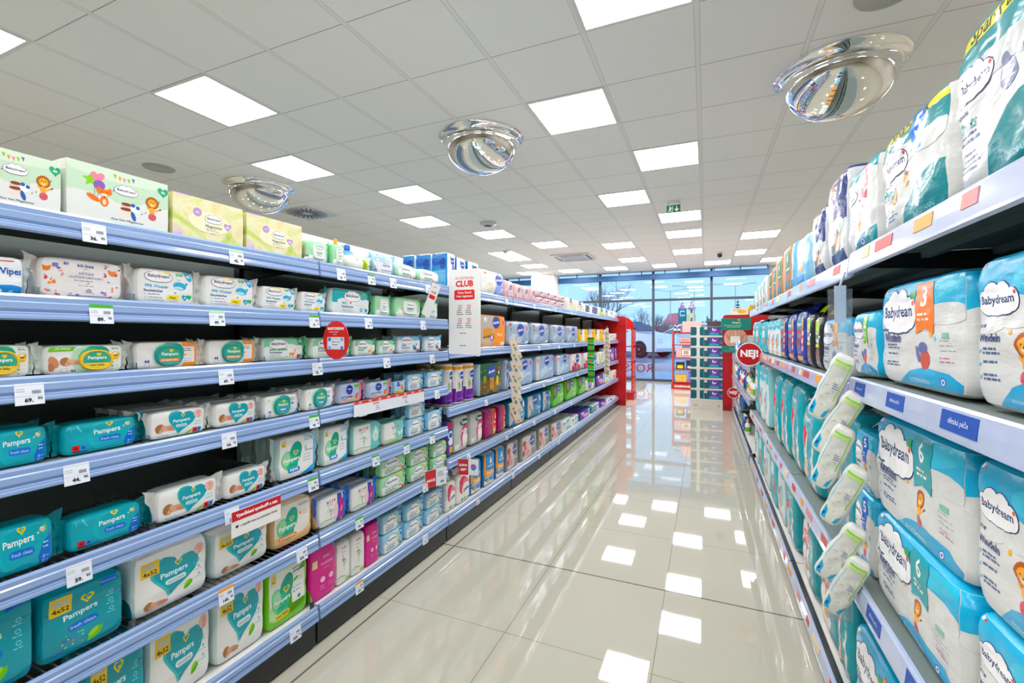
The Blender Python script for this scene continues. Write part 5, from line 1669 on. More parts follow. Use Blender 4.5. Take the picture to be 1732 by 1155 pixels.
# printed inserts on the rails across the aisle, parts of the bays
INS = [(1.138, 1.51, .085, '#1f4fa8'), (1.138, 1.26, .10, '#1f4fa8'), (1.138, .985, .12, '#1f4fa8'), (.57, 1.40, .10, '#1f4fa8'), (.57, 1.15, .10, '#1f4fa8')]
for i, (z, y, w, c) in enumerate(INS):
    A = Art(w, .034)
    A.text('dětská péče', .5, .5, .55, '#e6edf8', 0)
    o = panel(w, .034, .0012, card(c), A).build('shelf_label', None, (.402 - .0180, y, z - .0385))
    o.rotation_euler = (math.radians(-7), 0, -PI / 2)
    tag(o, 'royal blue shelf label, %s along the %s diaper rail' % (ORD[i % 3], 'middle' if z > 1 else 'lower'), 'shelf label', 'royal blue shelf labels')
PAL = ['#d98f8c', '#e8a23c', '#c8483c', '#f2d9a0', '#c9553f']
n = 0
for z, y0, y1, st in ((1.50, .95, 1.6, .17), (1.49, 1.75, 4.8, .30), (1.118, 1.72, 4.8, .17), (.552, 1.72, 4.8, .2), (.10, 1.2, 4.8, .2)):
    y = y0
    q = 0
    while y < y1:
        o = panel(.05 + .03 * (n % 3), .026, .0012, card(PAL[n % 5])).build('shelf_label', None, (.402 - .0172, y, z - .031))
        o.rotation_euler = (math.radians(-6), 0, -PI / 2)
        q += 1
        tag(o, 'small %s shelf label, %s from the near end, %s diaper rail' % (('pink', 'amber', 'red', 'cream', 'rust')[n % 5], ORD[q - 1], {1.5: 'near top', 1.49: 'far top', 1.118: 'middle', .552: 'lower', .1: 'bottom'}[z]), 'shelf label', 'coloured shelf labels')
        n += 1
        y += st * (1 + .25 * ((n * 7) % 3 - 1))

# ---------------------------------------------------------------- price tags on the wipes side
TAGS = {1: [(.64, '36.', 0), (1.02, '42.', 2), (1.49, '34.', 0), (1.68, '49.', 1), (1.84, '52.', 0), (2.15, '55.', 0)],
        2: [(.655, '89.', 1), (.955, '69.', 2), (1.345, '19.', 1), (1.66, '49.', 0), (2.10, '34.', 0)],
        3: [(.52, '69.', 0), (.985, '69.', 0), (1.36, '32.', 0), (1.79, '22.', 0), (2.19, '29.', 0)],
        4: [(.605, '44.', 0), (.995, '64.', 0), (1.345, '69.', 1), (1.62, '52.', 0), (2.0, '55.', 0), (2.24, '29.', 0)],
        5: [(.61, '59.', 0), (1.005, '59.', 0), (1.34, '229.', 1), (1.71, '199.', 1), (1.95, '91.', 1), (2.19, '69.', 1)],
        6: [(.985, '149.', 3), (1.285, '259.', 0), (1.60, '199.', 1), (2.12, '79.', 3)],
        7: [(.78, '219.', 0), (1.255, '229.', 0), (1.60, '199.', 3), (2.12, '99.', 0)]}
for row, lst in TAGS.items():
    for q, (y, pr, st) in enumerate(lst):
        A = Art(.050, .050)
        top = (None, '#4bae3c', '#b8dfc0', '#f0a21c')[st]
        if top:
            A.rect(0, .82, 1, .18, top)
        A.text(pr, .46, .22, .5, '#22252a', 2, maxh=.2).text('90', .84, .28, .17, '#22252a', 1)
        for z in (.72, .62):
            A.lines(.05, z - (.08 if top else 0), .4, 1, .1, '#9aa2ae', .025)
        for b_ in range(9):
            A.rect(.58 + b_ * .035, .50, .012 + .008 * (b_ % 2), .16, '#3a3e46')
        A.rect(.04, .40, .9, .012, '#b9c0ca')
        o = panel(.050, .050, .0012, card('#e6edf6'), A).build('price_tag', None, (-1.452 + .0228, y, ZA[row - 1] - .0615))
        o.rotation_euler = (math.radians(-8), 0, PI / 2)
        tag(o, 'white price tag%s, %s along the %s rail down, near wipes rack' % ((' with green stripe', ' with mint stripe', ' with orange stripe')[st - 1] if st else '', ORD[q], ORD[row - 1]), 'price tag', 'price tags on the wipes rack')
for zi, z in enumerate(ZCc):
    for q in range(5):
        y = 2.62 + q * .62 + .13 * ((q * 3 + zi) % 3)
        A = Art(.045, .04)
        A.text('%d.' % (59 + 10 * ((q + zi) % 4)), .45, .25, .5, '#22252a', 1).lines(.1, .7, .7, 2, .12, '#8a929e', .04)
        if (q + zi) % 4 == 0:
            A.rect(0, .84, 1, .16, '#d9483c')
        o = panel(.045, .04, .0012, card('#e6edf6'), A).build('price_tag', None, (-1.452 + .0222, y, z - .056))
        o.rotation_euler = (math.radians(-8), 0, PI / 2)
        tag(o, 'small white price tag, %s along the %s paper rack rail down' % (ORD[q], ORD[zi]), 'price tag', 'price tags on the paper rack')


# ---------------------------------------------------------------- goods on the shelves
CNT = {}
SHELFN = ['top shelf', 'second shelf down', 'third shelf down', 'fourth shelf down', 'fifth shelf down', 'sixth shelf down', 'bottom shelf']
SEC = {'near left rack': 'near wipes rack', 'far left rack': 'paper goods rack', 'near right rack': 'near diaper rack', 'far right rack': 'far diaper rack'}
rj = random.Random(11)


def ROW(section, shelf, items):
    left = 'left' in section
    sec = SEC[section]
    nshelf = {'near wipes rack': 7, 'paper goods rack': 5}.get(sec, 4)
    sn = 'bottom shelf' if shelf == nshelf else SHELFN[shelf - 1]
    short = 'bottom' if shelf == nshelf else SHELFN[shelf - 1].split()[0]
    cols = {}
    order = []
    for it in items:
        key = round(it[1], 3)
        if key not in order:
            order.append(key)
    order.sort(reverse=not left)
    last = {}
    for typ, y, w, h, dep, st, z in items:
        t = TYPES[typ]
        col = order.index(round(y, 3))
        if st:
            tot = max(i[3] for i in items if abs(i[1] - y) < .002 and i[5] == 'upper' and i[6] == z) if any(i[5] == 'upper' and i[6] == z and abs(i[1] - y) < .002 for i in items) else None
            if tot and section != 'near right rack':
                h = tot / 2 * .985
                if st == 'upper':
                    z = z + tot / 2
        sx, sz = w / t.w, h / t.h
        for k in range(dep):
            D = t.d * 1.04
            jit = rj.uniform(0, .008) if k == 0 else 0
            if left:
                x = -1.466 - jit - k * D if shelf < nshelf else -1.462 - jit - k * D
                loc = (x, y, z + .0006)
                rz = PI / 2 + rj.uniform(-.012, .012)
            else:
                loc = (.422 + jit + k * D, y, z + .0006)
                rz = -PI / 2 + rj.uniform(-.012, .012)
            if k == 0:
                lab = '%s, %s%s along the %s, %s' % (t.desc, (st + ' ') if st else '', ORD[col], sn, sec)
            else:
                lab = '%s %s behind %s%s, %s shelf, %s' % (t.desc, ('one', 'two', 'three', 'four', 'five')[k - 1], (st + ' ') if st else '', ORD[col], short, sec)
            spawn(t, loc, rz, sx, 1, sz, lab, '%s on the %s of the %s' % (t.cat, sn, sec))


ROW('near left rack',1,[('lionbox',0.501,0.179,0.130,1,'',1.560),('lionbox',0.718,0.237,0.151,1,'',1.560),('floral',0.958,0.228,0.137,1,'',1.560),('floral',1.199,0.237,0.132,1,'',1.560),('mintlid',1.397,0.138,0.090,1,'',1.560),('mintlid',1.509,0.074,0.098,1,'',1.560),('whitelime',1.637,0.170,0.070,1,'',1.560),('bluebaby',1.821,0.172,0.106,1,'',1.560),('mintround',2.016,0.180,0.084,1,'',1.560),('mintround',2.224,0.215,0.083,1,'',1.560)])
ROW('near left rack',2,[('water',0.473,0.117,0.088,1,'',1.355),('kiibaa',0.635,0.193,0.103,1,'',1.355),('bd99',0.828,0.180,0.102,1,'',1.355),('bd99',1.022,0.198,0.104,1,'',1.355),('bd99',1.214,0.169,0.089,1,'',1.355),('bd99',1.377,0.144,0.084,1,'',1.355),('med',1.591,0.267,0.115,1,'',1.355),('mintlid',1.806,0.135,0.104,1,'',1.355),('mintpat',2.022,0.267,0.111,1,'',1.355),('mintlid',2.246,0.158,0.104,1,'',1.355)])
ROW('near left rack',3,[('harmonie',0.471,0.143,0.076,2,'',1.165),('harmonie',0.639,0.182,0.073,2,'',1.165),('protect',0.836,0.196,0.079,2,'',1.165),('protect',1.034,0.188,0.082,2,'',1.165),('mintx',1.238,0.204,0.089,2,'',1.165),('mintx',1.472,0.239,0.088,2,'',1.165),('mintx',1.684,0.161,0.078,2,'',1.165),('mintx',1.842,0.139,0.074,1,'',1.165),('bluebd',2.033,0.224,0.095,2,'',1.165),('bluebd',2.256,0.190,0.094,2,'',1.165)])
ROW('near left rack',4,[('fresh',0.503,0.143,0.088,2,'',0.957),('fresh',0.673,0.183,0.081,1,'',0.957),('sens',0.862,0.180,0.081,4,'',0.957),('sens',1.045,0.168,0.080,4,'',0.957),('aqua',1.224,0.171,0.082,3,'',0.957),('aqua',1.406,0.173,0.089,3,'',0.957),('nivea',1.588,0.170,0.090,3,'',0.957),('nivea',1.779,0.187,0.080,3,'',0.957),('niveay',1.940,0.106,0.065,1,'',0.957),('bluesoft',2.090,0.169,0.093,3,'',0.957),('bluesoft',2.275,0.179,0.093,3,'',0.957)])
ROW('near left rack',5,[('fresh',0.505,0.164,0.114,1,'',0.708),('fresh',0.686,0.184,0.087,1,'',0.708),('sens',0.891,0.204,0.096,1,'',0.708),('sens',1.086,0.171,0.086,1,'',0.708),('aqua4',1.300,0.201,0.162,3,'',0.708),('aqua4',1.498,0.166,0.159,2,'',0.708),('hippw',1.698,0.194,0.139,3,'',0.708),('hippm',1.900,0.183,0.115,2,'',0.708),('bluesoft',2.093,0.175,0.087,2,'lower',0.708),('bluesoft',2.278,0.174,0.108,2,'lower',0.708),('bluesoft',2.093,0.175,0.202,2,'upper',0.708)])
ROW('near left rack',6,[('fresh4',0.462,0.159,0.205,1,'',0.455),('fresh4',0.637,0.173,0.169,1,'',0.455),('sens4',0.845,0.211,0.178,2,'',0.455),('sens4',1.072,0.206,0.155,2,'',0.455),('protect4',1.282,0.182,0.164,2,'',0.455),('hippblue',1.478,0.176,0.128,5,'',0.455),('hippblue',1.673,0.183,0.115,5,'',0.455),('mintstack',1.898,0.229,0.084,2,'lower',0.455),('mintstack',2.128,0.201,0.060,2,'lower',0.455),('mintstack',2.333,0.174,0.043,2,'lower',0.455),('mintstack',1.898,0.229,0.193,2,'upper',0.455),('mintstack',2.128,0.201,0.176,2,'upper',0.455),('mintstack',2.333,0.174,0.164,2,'upper',0.455)])
ROW('near left rack',7,[('fresh4',0.702,0.139,0.257,1,'',0.166),('sens4',0.871,0.183,0.240,1,'',0.166),('sens4',1.064,0.181,0.261,1,'',0.166),('green4',1.256,0.180,0.218,1,'',0.166),('hipppink',1.426,0.137,0.226,2,'',0.166),('hippwhite',1.542,0.077,0.186,2,'',0.166),('hippwhite',1.632,0.083,0.186,2,'',0.166),('hipppink',1.728,0.091,0.197,2,'',0.166),('bluestack',1.882,0.173,0.083,2,'lower',0.166),('bluestack',2.072,0.178,0.070,2,'lower',0.166),('bluestack',2.274,0.194,0.062,2,'lower',0.166),('bluestack',1.882,0.173,0.194,2,'upper',0.166),('bluestack',2.072,0.178,0.189,2,'upper',0.166),('bluestack',2.274,0.194,0.183,2,'upper',0.166)])
ROW('far left rack',1,[('towel',2.466,0.096,0.219,3,'',1.560),('towel',2.594,0.119,0.210,3,'',1.560),('towel',2.755,0.157,0.206,2,'',1.560),('tplilac',3.076,0.404,0.186,1,'',1.560),('pinktp',3.389,0.151,0.146,1,'',1.560),('pinktp',3.567,0.164,0.141,1,'',1.560),('pinktp',3.754,0.166,0.144,1,'',1.560),('pinktp',3.926,0.135,0.145,1,'',1.560),('pinktp',4.123,0.180,0.039,1,'lower',1.560),('pinktp',4.336,0.196,0.048,1,'lower',1.560),('pinktp',4.570,0.214,0.039,1,'lower',1.560),('pinktp',4.839,0.258,0.050,1,'lower',1.560),('pinktp',4.123,0.180,0.141,1,'upper',1.560),('pinktp',4.336,0.196,0.143,1,'upper',1.560),('pinktp',4.570,0.214,0.139,1,'upper',1.560),('pinktp',4.839,0.258,0.141,1,'upper',1.560),('cream',5.186,0.267,0.141,1,'',1.560),('cream',5.614,0.393,0.136,1,'',1.560),('darkbox',6.032,0.287,0.117,1,'',1.560),('darkbox',6.444,0.432,0.117,1,'',1.560),('limebox',6.924,0.328,0.127,1,'',1.560),('limebox',7.307,0.317,0.129,1,'',1.560),('smallmint',7.706,0.350,0.111,1,'',1.560),('smallpeach',8.067,0.235,0.111,1,'',1.560)])
ROW('far left rack',2,[('napkin',3.082,0.435,0.238,1,'',1.175),('clearblue',3.614,0.491,0.209,1,'',1.175),('clearblue',4.163,0.527,0.207,1,'',1.175),('clearblue',4.738,0.497,0.202,1,'',1.175),('clearblue',5.312,0.507,0.200,1,'',1.175),('yellowp',5.792,0.356,0.163,1,'',1.175),('yellowp',6.206,0.370,0.168,1,'',1.175),('yellowp',6.678,0.461,0.173,1,'',1.175),('yellowp',7.194,0.440,0.179,1,'',1.175),('smallmint',7.706,0.350,0.105,1,'',1.175),('smallpeach',8.067,0.235,0.116,1,'',1.175)])
ROW('far left rack',3,[('rollpurple',2.462,0.090,0.266,2,'',0.818),('rollpurple',2.586,0.118,0.255,2,'',0.818),('rollpurple',2.738,0.138,0.254,2,'',0.818),('forest',3.044,0.396,0.246,2,'',0.818),('clearblue',3.328,0.078,0.254,1,'',0.818),('cleartp',3.692,0.522,0.242,2,'',0.818),('cleartp',4.298,0.575,0.249,2,'',0.818),('cleartp',4.918,0.531,0.231,2,'',0.818),('redtp',5.502,0.486,0.222,1,'',0.818),('redtp',6.091,0.519,0.217,1,'',0.818),('smallblue',6.514,0.221,0.176,1,'',0.818),('limetall',6.882,0.406,0.190,1,'',0.818),('smallblue',7.332,0.365,0.241,1,'',0.818),('purplep',7.758,0.354,0.230,1,'',0.818),('purplep',8.095,0.181,0.230,1,'',0.818)])
ROW('far left rack',4,[('purplebox',2.451,0.069,0.226,1,'',0.500),('lamb',2.596,0.195,0.236,2,'',0.500),('lamb',2.812,0.188,0.225,2,'',0.500),('magenta',3.046,0.204,0.211,2,'',0.500),('magenta',3.248,0.140,0.212,2,'',0.500),('tealtp',3.560,0.366,0.209,2,'',0.500),('tealtp',3.982,0.382,0.209,2,'',0.500),('tealtp',4.348,0.249,0.206,2,'',0.500),('greentp',4.734,0.414,0.234,1,'',0.500),('greentp',5.259,0.499,0.238,1,'',0.500),('greentp',5.747,0.380,0.217,1,'',0.500),('yellowwhite',6.246,0.510,0.158,1,'',0.500),('purplep',6.866,0.525,0.167,1,'',0.500),('smallmint',7.432,0.467,0.150,1,'',0.500),('smallpeach',7.959,0.441,0.148,1,'',0.500)])
ROW('far left rack',5,[('linteo',2.462,0.111,0.181,1,'',0.162),('linteo',2.619,0.160,0.193,2,'',0.162),('bluefresh',2.800,0.154,0.233,2,'',0.162),('bluefresh',2.994,0.180,0.240,3,'',0.162),('bluefresh',3.193,0.159,0.234,3,'',0.162),('cherry',3.436,0.240,0.223,3,'',0.162),('cherry',3.811,0.400,0.206,3,'',0.162),('cherry',4.224,0.324,0.198,3,'',0.162),('cherry',4.620,0.359,0.174,3,'',0.162),('mintp',5.024,0.324,0.150,3,'',0.162),('mintp',5.398,0.343,0.116,3,'',0.162),('purplep',5.896,0.494,0.105,3,'',0.162),('tealp',6.495,0.516,0.108,3,'',0.162),('purplep',7.053,0.472,0.075,2,'',0.162),('bluewhite',7.578,0.440,0.044,2,'',0.162),('bluewhite',8.026,0.312,0.023,2,'',0.162)])
ROW('near right rack',1,[('navyd',2.236,0.220,0.287,1,'',1.505),('navyd',1.962,0.266,0.343,1,'',1.505),('ribbon4',1.662,0.269,0.276,1,'',1.505),('pants5',1.310,0.359,0.271,1,'',1.505),('pants',0.963,0.281,0.304,1,'',1.505)])
ROW('far right rack',1,[('greenwhite',4.799,0.212,0.183,1,'',1.495),('greenwhite',4.538,0.188,0.212,1,'',1.495),('greenwhite',4.304,0.168,0.223,1,'',1.495),('greenwhite',4.057,0.223,0.237,1,'',1.495),('kraft',3.784,0.161,0.222,1,'',1.495),('kraft',3.563,0.199,0.234,1,'',1.495),('kraft',3.306,0.242,0.251,1,'',1.495),('kraft',3.020,0.259,0.268,1,'',1.495),('skyblue',2.802,0.085,0.268,1,'',1.495),('skyblue',2.570,0.324,0.251,1,'',1.495)])
ROW('near right rack',2,[('windelns',1.636,0.229,0.190,1,'',1.143),('diaper3',1.281,0.431,0.246,1,'',1.143),('windeln',0.911,0.236,0.250,1,'',1.143)])
ROW('near right rack',3,[('diaper5',1.640,0.163,0.226,1,'lower',0.575),('diaper6',1.298,0.470,0.226,1,'lower',0.575),('windeln',0.920,0.237,0.226,1,'lower',0.575),('diaper5',1.640,0.163,0.179,1,'upper',0.800),('diaper6',1.298,0.470,0.255,1,'upper',0.800),('windeln',0.920,0.237,0.255,1,'upper',0.805)])
ROW('near right rack',4,[('diaper3',1.488,0.488,0.283,1,'',0.100)])
ROW('far right rack',2,[('tealpants',4.956,0.199,0.268,1,'',1.120),('tealpants',4.594,0.386,0.264,1,'',1.120),('tealpants',4.144,0.389,0.256,1,'',1.120),('whitepants',3.818,0.163,0.251,1,'',1.120),('whitepants',3.608,0.175,0.249,1,'',1.120),('whitepants',3.394,0.180,0.254,1,'',1.120),('navypants',3.149,0.240,0.257,1,'',1.120),('navypants',2.863,0.267,0.262,1,'',1.120),('navypants',2.580,0.243,0.264,1,'',1.120),('limeblack',2.372,0.131,0.245,1,'',1.120),('limeblack',2.226,0.124,0.229,1,'',1.120),('diaper1',1.969,0.329,0.205,1,'',1.120)])
ROW('far right rack',3,[('tealpants',4.670,0.349,0.465,1,'',0.555),('whitepants',4.306,0.253,0.465,1,'',0.555),('whitepants',4.000,0.253,0.465,1,'',0.555),('tealbag',1.860,0.200,0.450,1,'',0.555),('tealbag',2.415,0.310,0.405,1,'',0.555),('tealbag',2.765,0.310,0.455,1,'',0.555),('tealbag',3.105,0.310,0.460,1,'',0.555),('tealbag',3.410,0.260,0.460,1,'',0.555)])
ROW('far right rack',4,[('whitepants',4.690,0.202,0.400,1,'',0.100),('tealpants',4.354,0.345,0.400,1,'',0.100),('whitepants',3.966,0.320,0.400,1,'',0.100),('tealpants',3.598,0.318,0.400,1,'',0.100),('whitepants',3.269,0.260,0.400,1,'',0.100),('tealbag',2.920,0.300,0.330,1,'',0.100),('pampersred',2.440,0.300,0.330,1,'',0.100),('pampersred',2.060,0.280,0.340,1,'',0.100),('tealbag',1.840,0.160,0.360,1,'',0.100)])


# ---------------------------------------------------------------- loose goods and signs by the racks
def bottle(name, label, cat, loc, h, r, body, cap, group=None, band=None):
    t = thing(name, label, cat, loc, 0, group)
    mb = MB()
    mb.lathe([(r * .9, 0), (r, .01), (r, h * .62), (r * .8, h * .74), (r * .35, h * .8), (r * .35, h * .82)], plast(body), 16)
    if band:
        mb.lathe([(r * 1.02, h * .2), (r * 1.02, h * .5)], plast(band), 16)
    mb.build('bottle_body', t)
    mb = MB()
    mb.lathe([(r * .42, h * .81), (r * .45, h * .97), (r * .3, h), (.0005, h)], plast(cap), 12)
    mb.build('cap', t)
    return t


bottle('spray_bottle', 'bottle with blue cap behind the white and lime wipes pack', 'bottle', (-1.60, 1.70, 1.5605), .14, .035, '#5fa8e0', '#1f5fc0')
bottle('spray_bottle', 'bottle with yellow cap behind the white and lime wipes pack', 'bottle', (-1.60, 1.625, 1.5605), .155, .02, '#f2b43c', '#f0a01c')
mb = MB()
mb.box(-.12, .12, -.44, .44, 0, .165, card('#eef0ee'), .003)
tag(mb.build('carton', None, (-1.79, 1.80, 1.5605)), 'long plain white carton behind the mint wipes packs', 'carton')


def flag(name, label, cat, art, W, H, loc, rz=0, round_=False, radius=0, base='#f2f2ef', T=.003, group=None, arm=None):
    t = thing(name, label, cat, loc, rz, group)
    panel(W, H, T, card(base), art, None, radius, round_).build('board', t)
    mb = MB()
    for a, b in (arm or [((W / 2 * -1 + .004, .006, H * .2), (W / 2 * -1 - .035, .012, H * .2))]):
        mb.tube(a, b, .003, plast('#c9cfd6'), 6)
    mb.build('holder', t)
    return t


A = Art(.215, .51)
A.text('ROSSMANN', .5, .895, .56, '#d9322e', 0).text('CLUB', .5, .83, .56, '#e02f2b', 2)
A.rr(.5, .70, .64, .115, '#e23a35', k=.35).text('Slevy ihned', .5, .722, .42, '#ffffff', .4).text('i bez registrace', .5, .68, .52, '#ffffff', 1)
for x in (.36, .64):
    for y, l in ((.555, 3), (.40, 3)):
        A.rr(x, y, .11, .05, '#d9625e', k=.4).rr(x, y, .08, .034, '#f2f2ef', k=.4).rect(x - .02, y - .006, .04, .012, '#d9625e')
        A.lines(x - .10, y - .045, .2, l, .022, '#4a4e56', .009)
A.lines(.36, .245, .26, 1, .02, '#4a4e56', .009).lines(.36, .10, .26, 1, .02, '#4a4e56', .009)
flag('club_sign', 'tall white sign with red CLUB heading projecting from the shelf edge', 'sign', A, .215, .51, (-1.325, 2.37, 1.148), radius=.014, arm=[((-.105, .01, .05), (-.125, .012, .05)), ((-.105, .01, .4), (-.125, .012, .4))])
A = Art(.135, .155)
A.text('BABYDREAM', .5, .80, .62, '#ffffff', 2).lines(.24, .70, .5, 1, .05, '#f7d3d0', .02).lines(.4, .64, .2, 1, .05, '#f7d3d0', .02)
A.rr(.5, .42, .66, .32, '#e3edf8', k=.2).rr(.5, .42, .5, .2, '#f4f8fc').ell(.26, .52, .06, .05, '#5f7fc4').ell(.74, .3, .06, .05, '#5f7fc4').ell(.26, .3, .06, .05, '#8fb0dc').ell(.74, .52, .06, .05, '#8fb0dc').cloud(.5, .45, .34).lines(.38, .37, .24, 1, .04, '#3f5fa0', .02)
flag('round_sign', 'round red wipes sign projecting from the third shelf edge', 'sign', A, .135, .155, (-1.368, 1.392, 1.166), round_=True, base='#d93a38', arm=[((-.05, .005, .05), (-.078, .008, .04))])
A = Art(.185, .085)
A.rect(0, .62, 1, .38, '#c2303c').text('Vysvětlení symbolů a cen', .5, .80, .84, '#ffffff', 2).text('v nejnižší cena za posledních 30 dní', .54, .38, .76, '#2c3036', 1).heart(.1, .38, .07, '#2c3036')
flag('rail_sign', 'red and white symbols sign clipped to the fifth shelf rail', 'sign', A, .185, .085, (-1.418, 1.085, .60), PI / 2, arm=[((-.05, .002, .07), (-.05, .012, .07)), ((.05, .002, .07), (.05, .012, .07))])
A = Art(.40, .065)
A.rect(0, .8, 1, .2, '#d9453c')
for q in range(8):
    A.text('-20%', .07 + q * .122, .9, .045, '#ffffff', 1)
for x in (.27, .68):
    A.rr(x, .66, .07, .14, '#b8282c').text('AKCE', x, .66, .055, '#ffffff', 1).lines(x, .42, .05, 3, .12, '#7f8894', .04)
A.rect(0, .5, .98, .008, '#cfd6de').rect(0, .25, .98, .008, '#cfd6de')
flag('promotion_strip', 'long white promotion strip with red edge on the fourth rail', 'sign', A, .54, .067, (-1.4275, 1.83, .900), PI / 2, base='#e9eef4', T=.0015, arm=[((-.1, .001, .03), (-.1, .004, .03))])
A = Art(.10, .085)
A.rect(0, 0, .5, 1, '#c23a40').text('AKCE', .25, .42, .40, '#ffffff', 2).lines(.58, .75, .3, 3, .1, '#6a717c', .04).text('89', .8, .2, .16, '#2c3036', 1)
flag('promotion_sign', 'red and white AKCE sign at the end of the sixth shelf', 'sign', A, .15, .10, (-1.415, 2.20, .40), PI / 2 - .35, base='#e6ebf1', arm=[((-.03, .002, .08), (-.03, .02, .07))])
A = Art(.10, .085)
A.rect(0, 0, .5, 1, '#c23a40').text('SLEVA', .25, .62, .42, '#ffffff', 2).text('-20%', .25, .34, .36, '#ffffff', 2).ell(.76, .5, .14, .2, '#5f7fd0').ell(.7, .6, .06, .1, '#d94a6a')
flag('promotion_sign', 'red SLEVA sign over the white bags with red blossom', 'sign', A, .13, .10, (-1.37, 2.50, .385), .25, base='#e6ebf1', arm=[((-.06, .004, .05), (-.09, .006, .06))])
A = Art(.06, .19)
A.text('CLUB', .5, .75, .6, '#d9322e', 2).rr(.5, .6, .7, .12, '#e23a35').lines(.2, .9, .6, 1, .05, '#6a717c', .02)
o = panel(.055, .18, .0015, card('#f0f0ee'), A)
t = thing('club_tag', 'small tilted white and red club tag hanging below the top rail', 'sign', (-1.40, 2.07, 1.37), 0)
b = o.build('board', t)
b.rotation_euler = (0, math.radians(24), 0)
mb = MB()
mb.tube((-.03, .003, .17), (-.035, .003, .195), .002, plast('#c9cfd6'), 6)
mb.build('holder', t)


def nej(lab, loc, D, rz=0):
    A = Art(D, D)
    A.ell(.5, .5, .46, .46, '#c0202c', n=40).text('NEJ!', .5, .5, .68, '#ffffff', 2)
    return flag('round_sign', lab, 'sign', A, D, D, loc, rz, round_=True, arm=[((D * .3, .004, D * .2), (D * .72, .02, D * .12))])


nej('large round red NEJ sign beside the far middle diaper rail', (.315, 4.0, 1.02), .185)
nej('small round red NEJ sign near the floor by the red panel', (.33, 6.55, .44), .14)

# hanging strips
STRIP = glassy('clear_strip', '#f2f6fa', .10, refl=.04, rough=.08)


def pouch_mesh():
    mb = MB()
    F = Form(.08, .27, .042, 3, 5, .008, 12, 5)
    F.body(mb, film('#e6e8e0'))
    A = Art(.08, .27)
    A.poly([(.1, .86), (.95, .80), (.95, .97), (.1, .97)], '#d3e8ae').rect(.1, .93, .8, .05, '#8ad02c').rect(.9, .35, .08, .6, '#8fcf45').poly([(0, 0), (.36, 0), (.26, .2), (0, .28)], '#2fb0d8').poly([(.72, 0), (1, 0), (1, .24), (.76, .14)], '#2fb0d8').ell(.14, .12, .07, .04, '#2b4fa0').poly([(0, .34), (.06, .34), (.06, .85), (0, .8)], '#7fcfe0')
    for q in range(8):
        A.ell(.5 + .22 * math.sin(q * 2.1), .24 + .06 * q, .1, .01, '#d3d6cc', .9 * math.cos(q * 2.3))
    A.lines(.55, .58, .3, 3, .03, '#5a6aa0', .012)
    A.mesh_on(mb, F.surf(), 12, 12)
    return mb.mesh('pouch')


pm = pouch_mesh()



t = thing('hanging_strip', 'clear plastic strip hanging at the joint of the diaper shelves', 'strip', (.365, 1.60, 0))
mb = MB()
mb.add([(-.03, .012, .42), (.03, .012, .42), (.03, .012, 1.40), (-.03, .012, 1.40), (-.03, .0135, .42), (.03, .0135, .42), (.03, .0135, 1.40), (-.03, .0135, 1.40)], [(0, 1, 2, 3), (7, 6, 5, 4), (0, 4, 5, 1), (2, 6, 7, 3), (0, 3, 7, 4), (1, 5, 6, 2)], STRIP)
mb.build('strip', t)
mb = MB()
mb.box(-.014, .014, .006, .012, 1.30, 1.41, plast('#b9cfe6'))
mb.tube((0, .009, 1.41), (.012, .009, 1.45), .003, plast('#b9cfe6'), 6)
mb.build('hook', t)
for q, (x, z) in enumerate(((.323, 1.02), (.333, .92), (.330, .82), (.350, .72), (.337, .56), (.358, .465))):
    o = thing('diaper_pouch', '', 'pouch', (x - .033, 1.565 - .003 * q, z))
    o.scale = (.72, .8, .78)
    link('diaper', pm, o)
    o.rotation_euler = (math.radians(14), math.radians(25 + 3 * math.sin(q * 2.2)), math.radians(-22 + 5 * math.sin(q * 1.7)))
    tag(o, 'white and lime wrapped diaper sample, %s from top on the strip' % ORD[q], 'pouch', 'diaper pouches on the hanging strip')


def tagstrip(lab, kind, x, y, z0, n, step, W, H, draw, tilt, group):
    t = thing('hanging_strip', 'thin clear strip holding %s' % lab, 'strip', (x, y, 0))
    mb = MB()
    mb.box(-.008, .008, -.0008, .0008, z0 - n * step, z0 + .14, STRIP)
    mb.box(-.02, .02, -.002, .001, z0 + .06, z0 + .11, plast('#cfdcea'))
    mb.build('strip', t)
    A = Art(W, H)
    draw(A)
    me = None
    for q in range(n):
        mb = panel(W, H, .006, card('#efe6d4'), A, radius=.008) if me is None else None
        if mb:
            me = mb.mesh(kind)
        o = link(kind, me, None, (x + .012 + .004 * (q % 3), y - .02 - .001 * q, z0 - (q + 1) * step + .02))
        o.rotation_euler = (0, math.radians(tilt), 0)
        tag(o, '%s, %s from top' % (lab, ORD[q]), 'hanging tag', group)


tagstrip('cream scented tag on the strip before the silvery packs', 'scented_tag', -1.38, 3.36, 1.14, 7, .085, .055, .17, lambda A: A.rr(.5, .5, .7, .8, '#f4ecdc').rect(.15, .05, .7, .1, '#e8c48c').ell(.5, .5, .2, .1, '#7f9a6a').ell(.5, .7, .2, .06, '#c99a6a'), -24, 'cream scented tags')
tagstrip('bright green card on the strip before the yellow cartons', 'green_card', -1.37, 5.75, 1.22, 7, .083, .085, .075, lambda A: A.rect(0, 0, 1, .72, '#35c43a').rect(0, .72, 1, .28, '#155a34').circ(.5, .42, .2, '#e2503c'), 0, 'green hanging cards')
tagstrip('grey oval tag on the strip before the yellow cartons', 'oval_tag', -1.37, 6.85, 1.26, 9, .07, .07, .12, lambda A: A.ell(.5, .5, .45, .45, '#b5aa94').ell(.5, .4, .2, .12, '#6f8a86'), -14, 'grey oval tags')

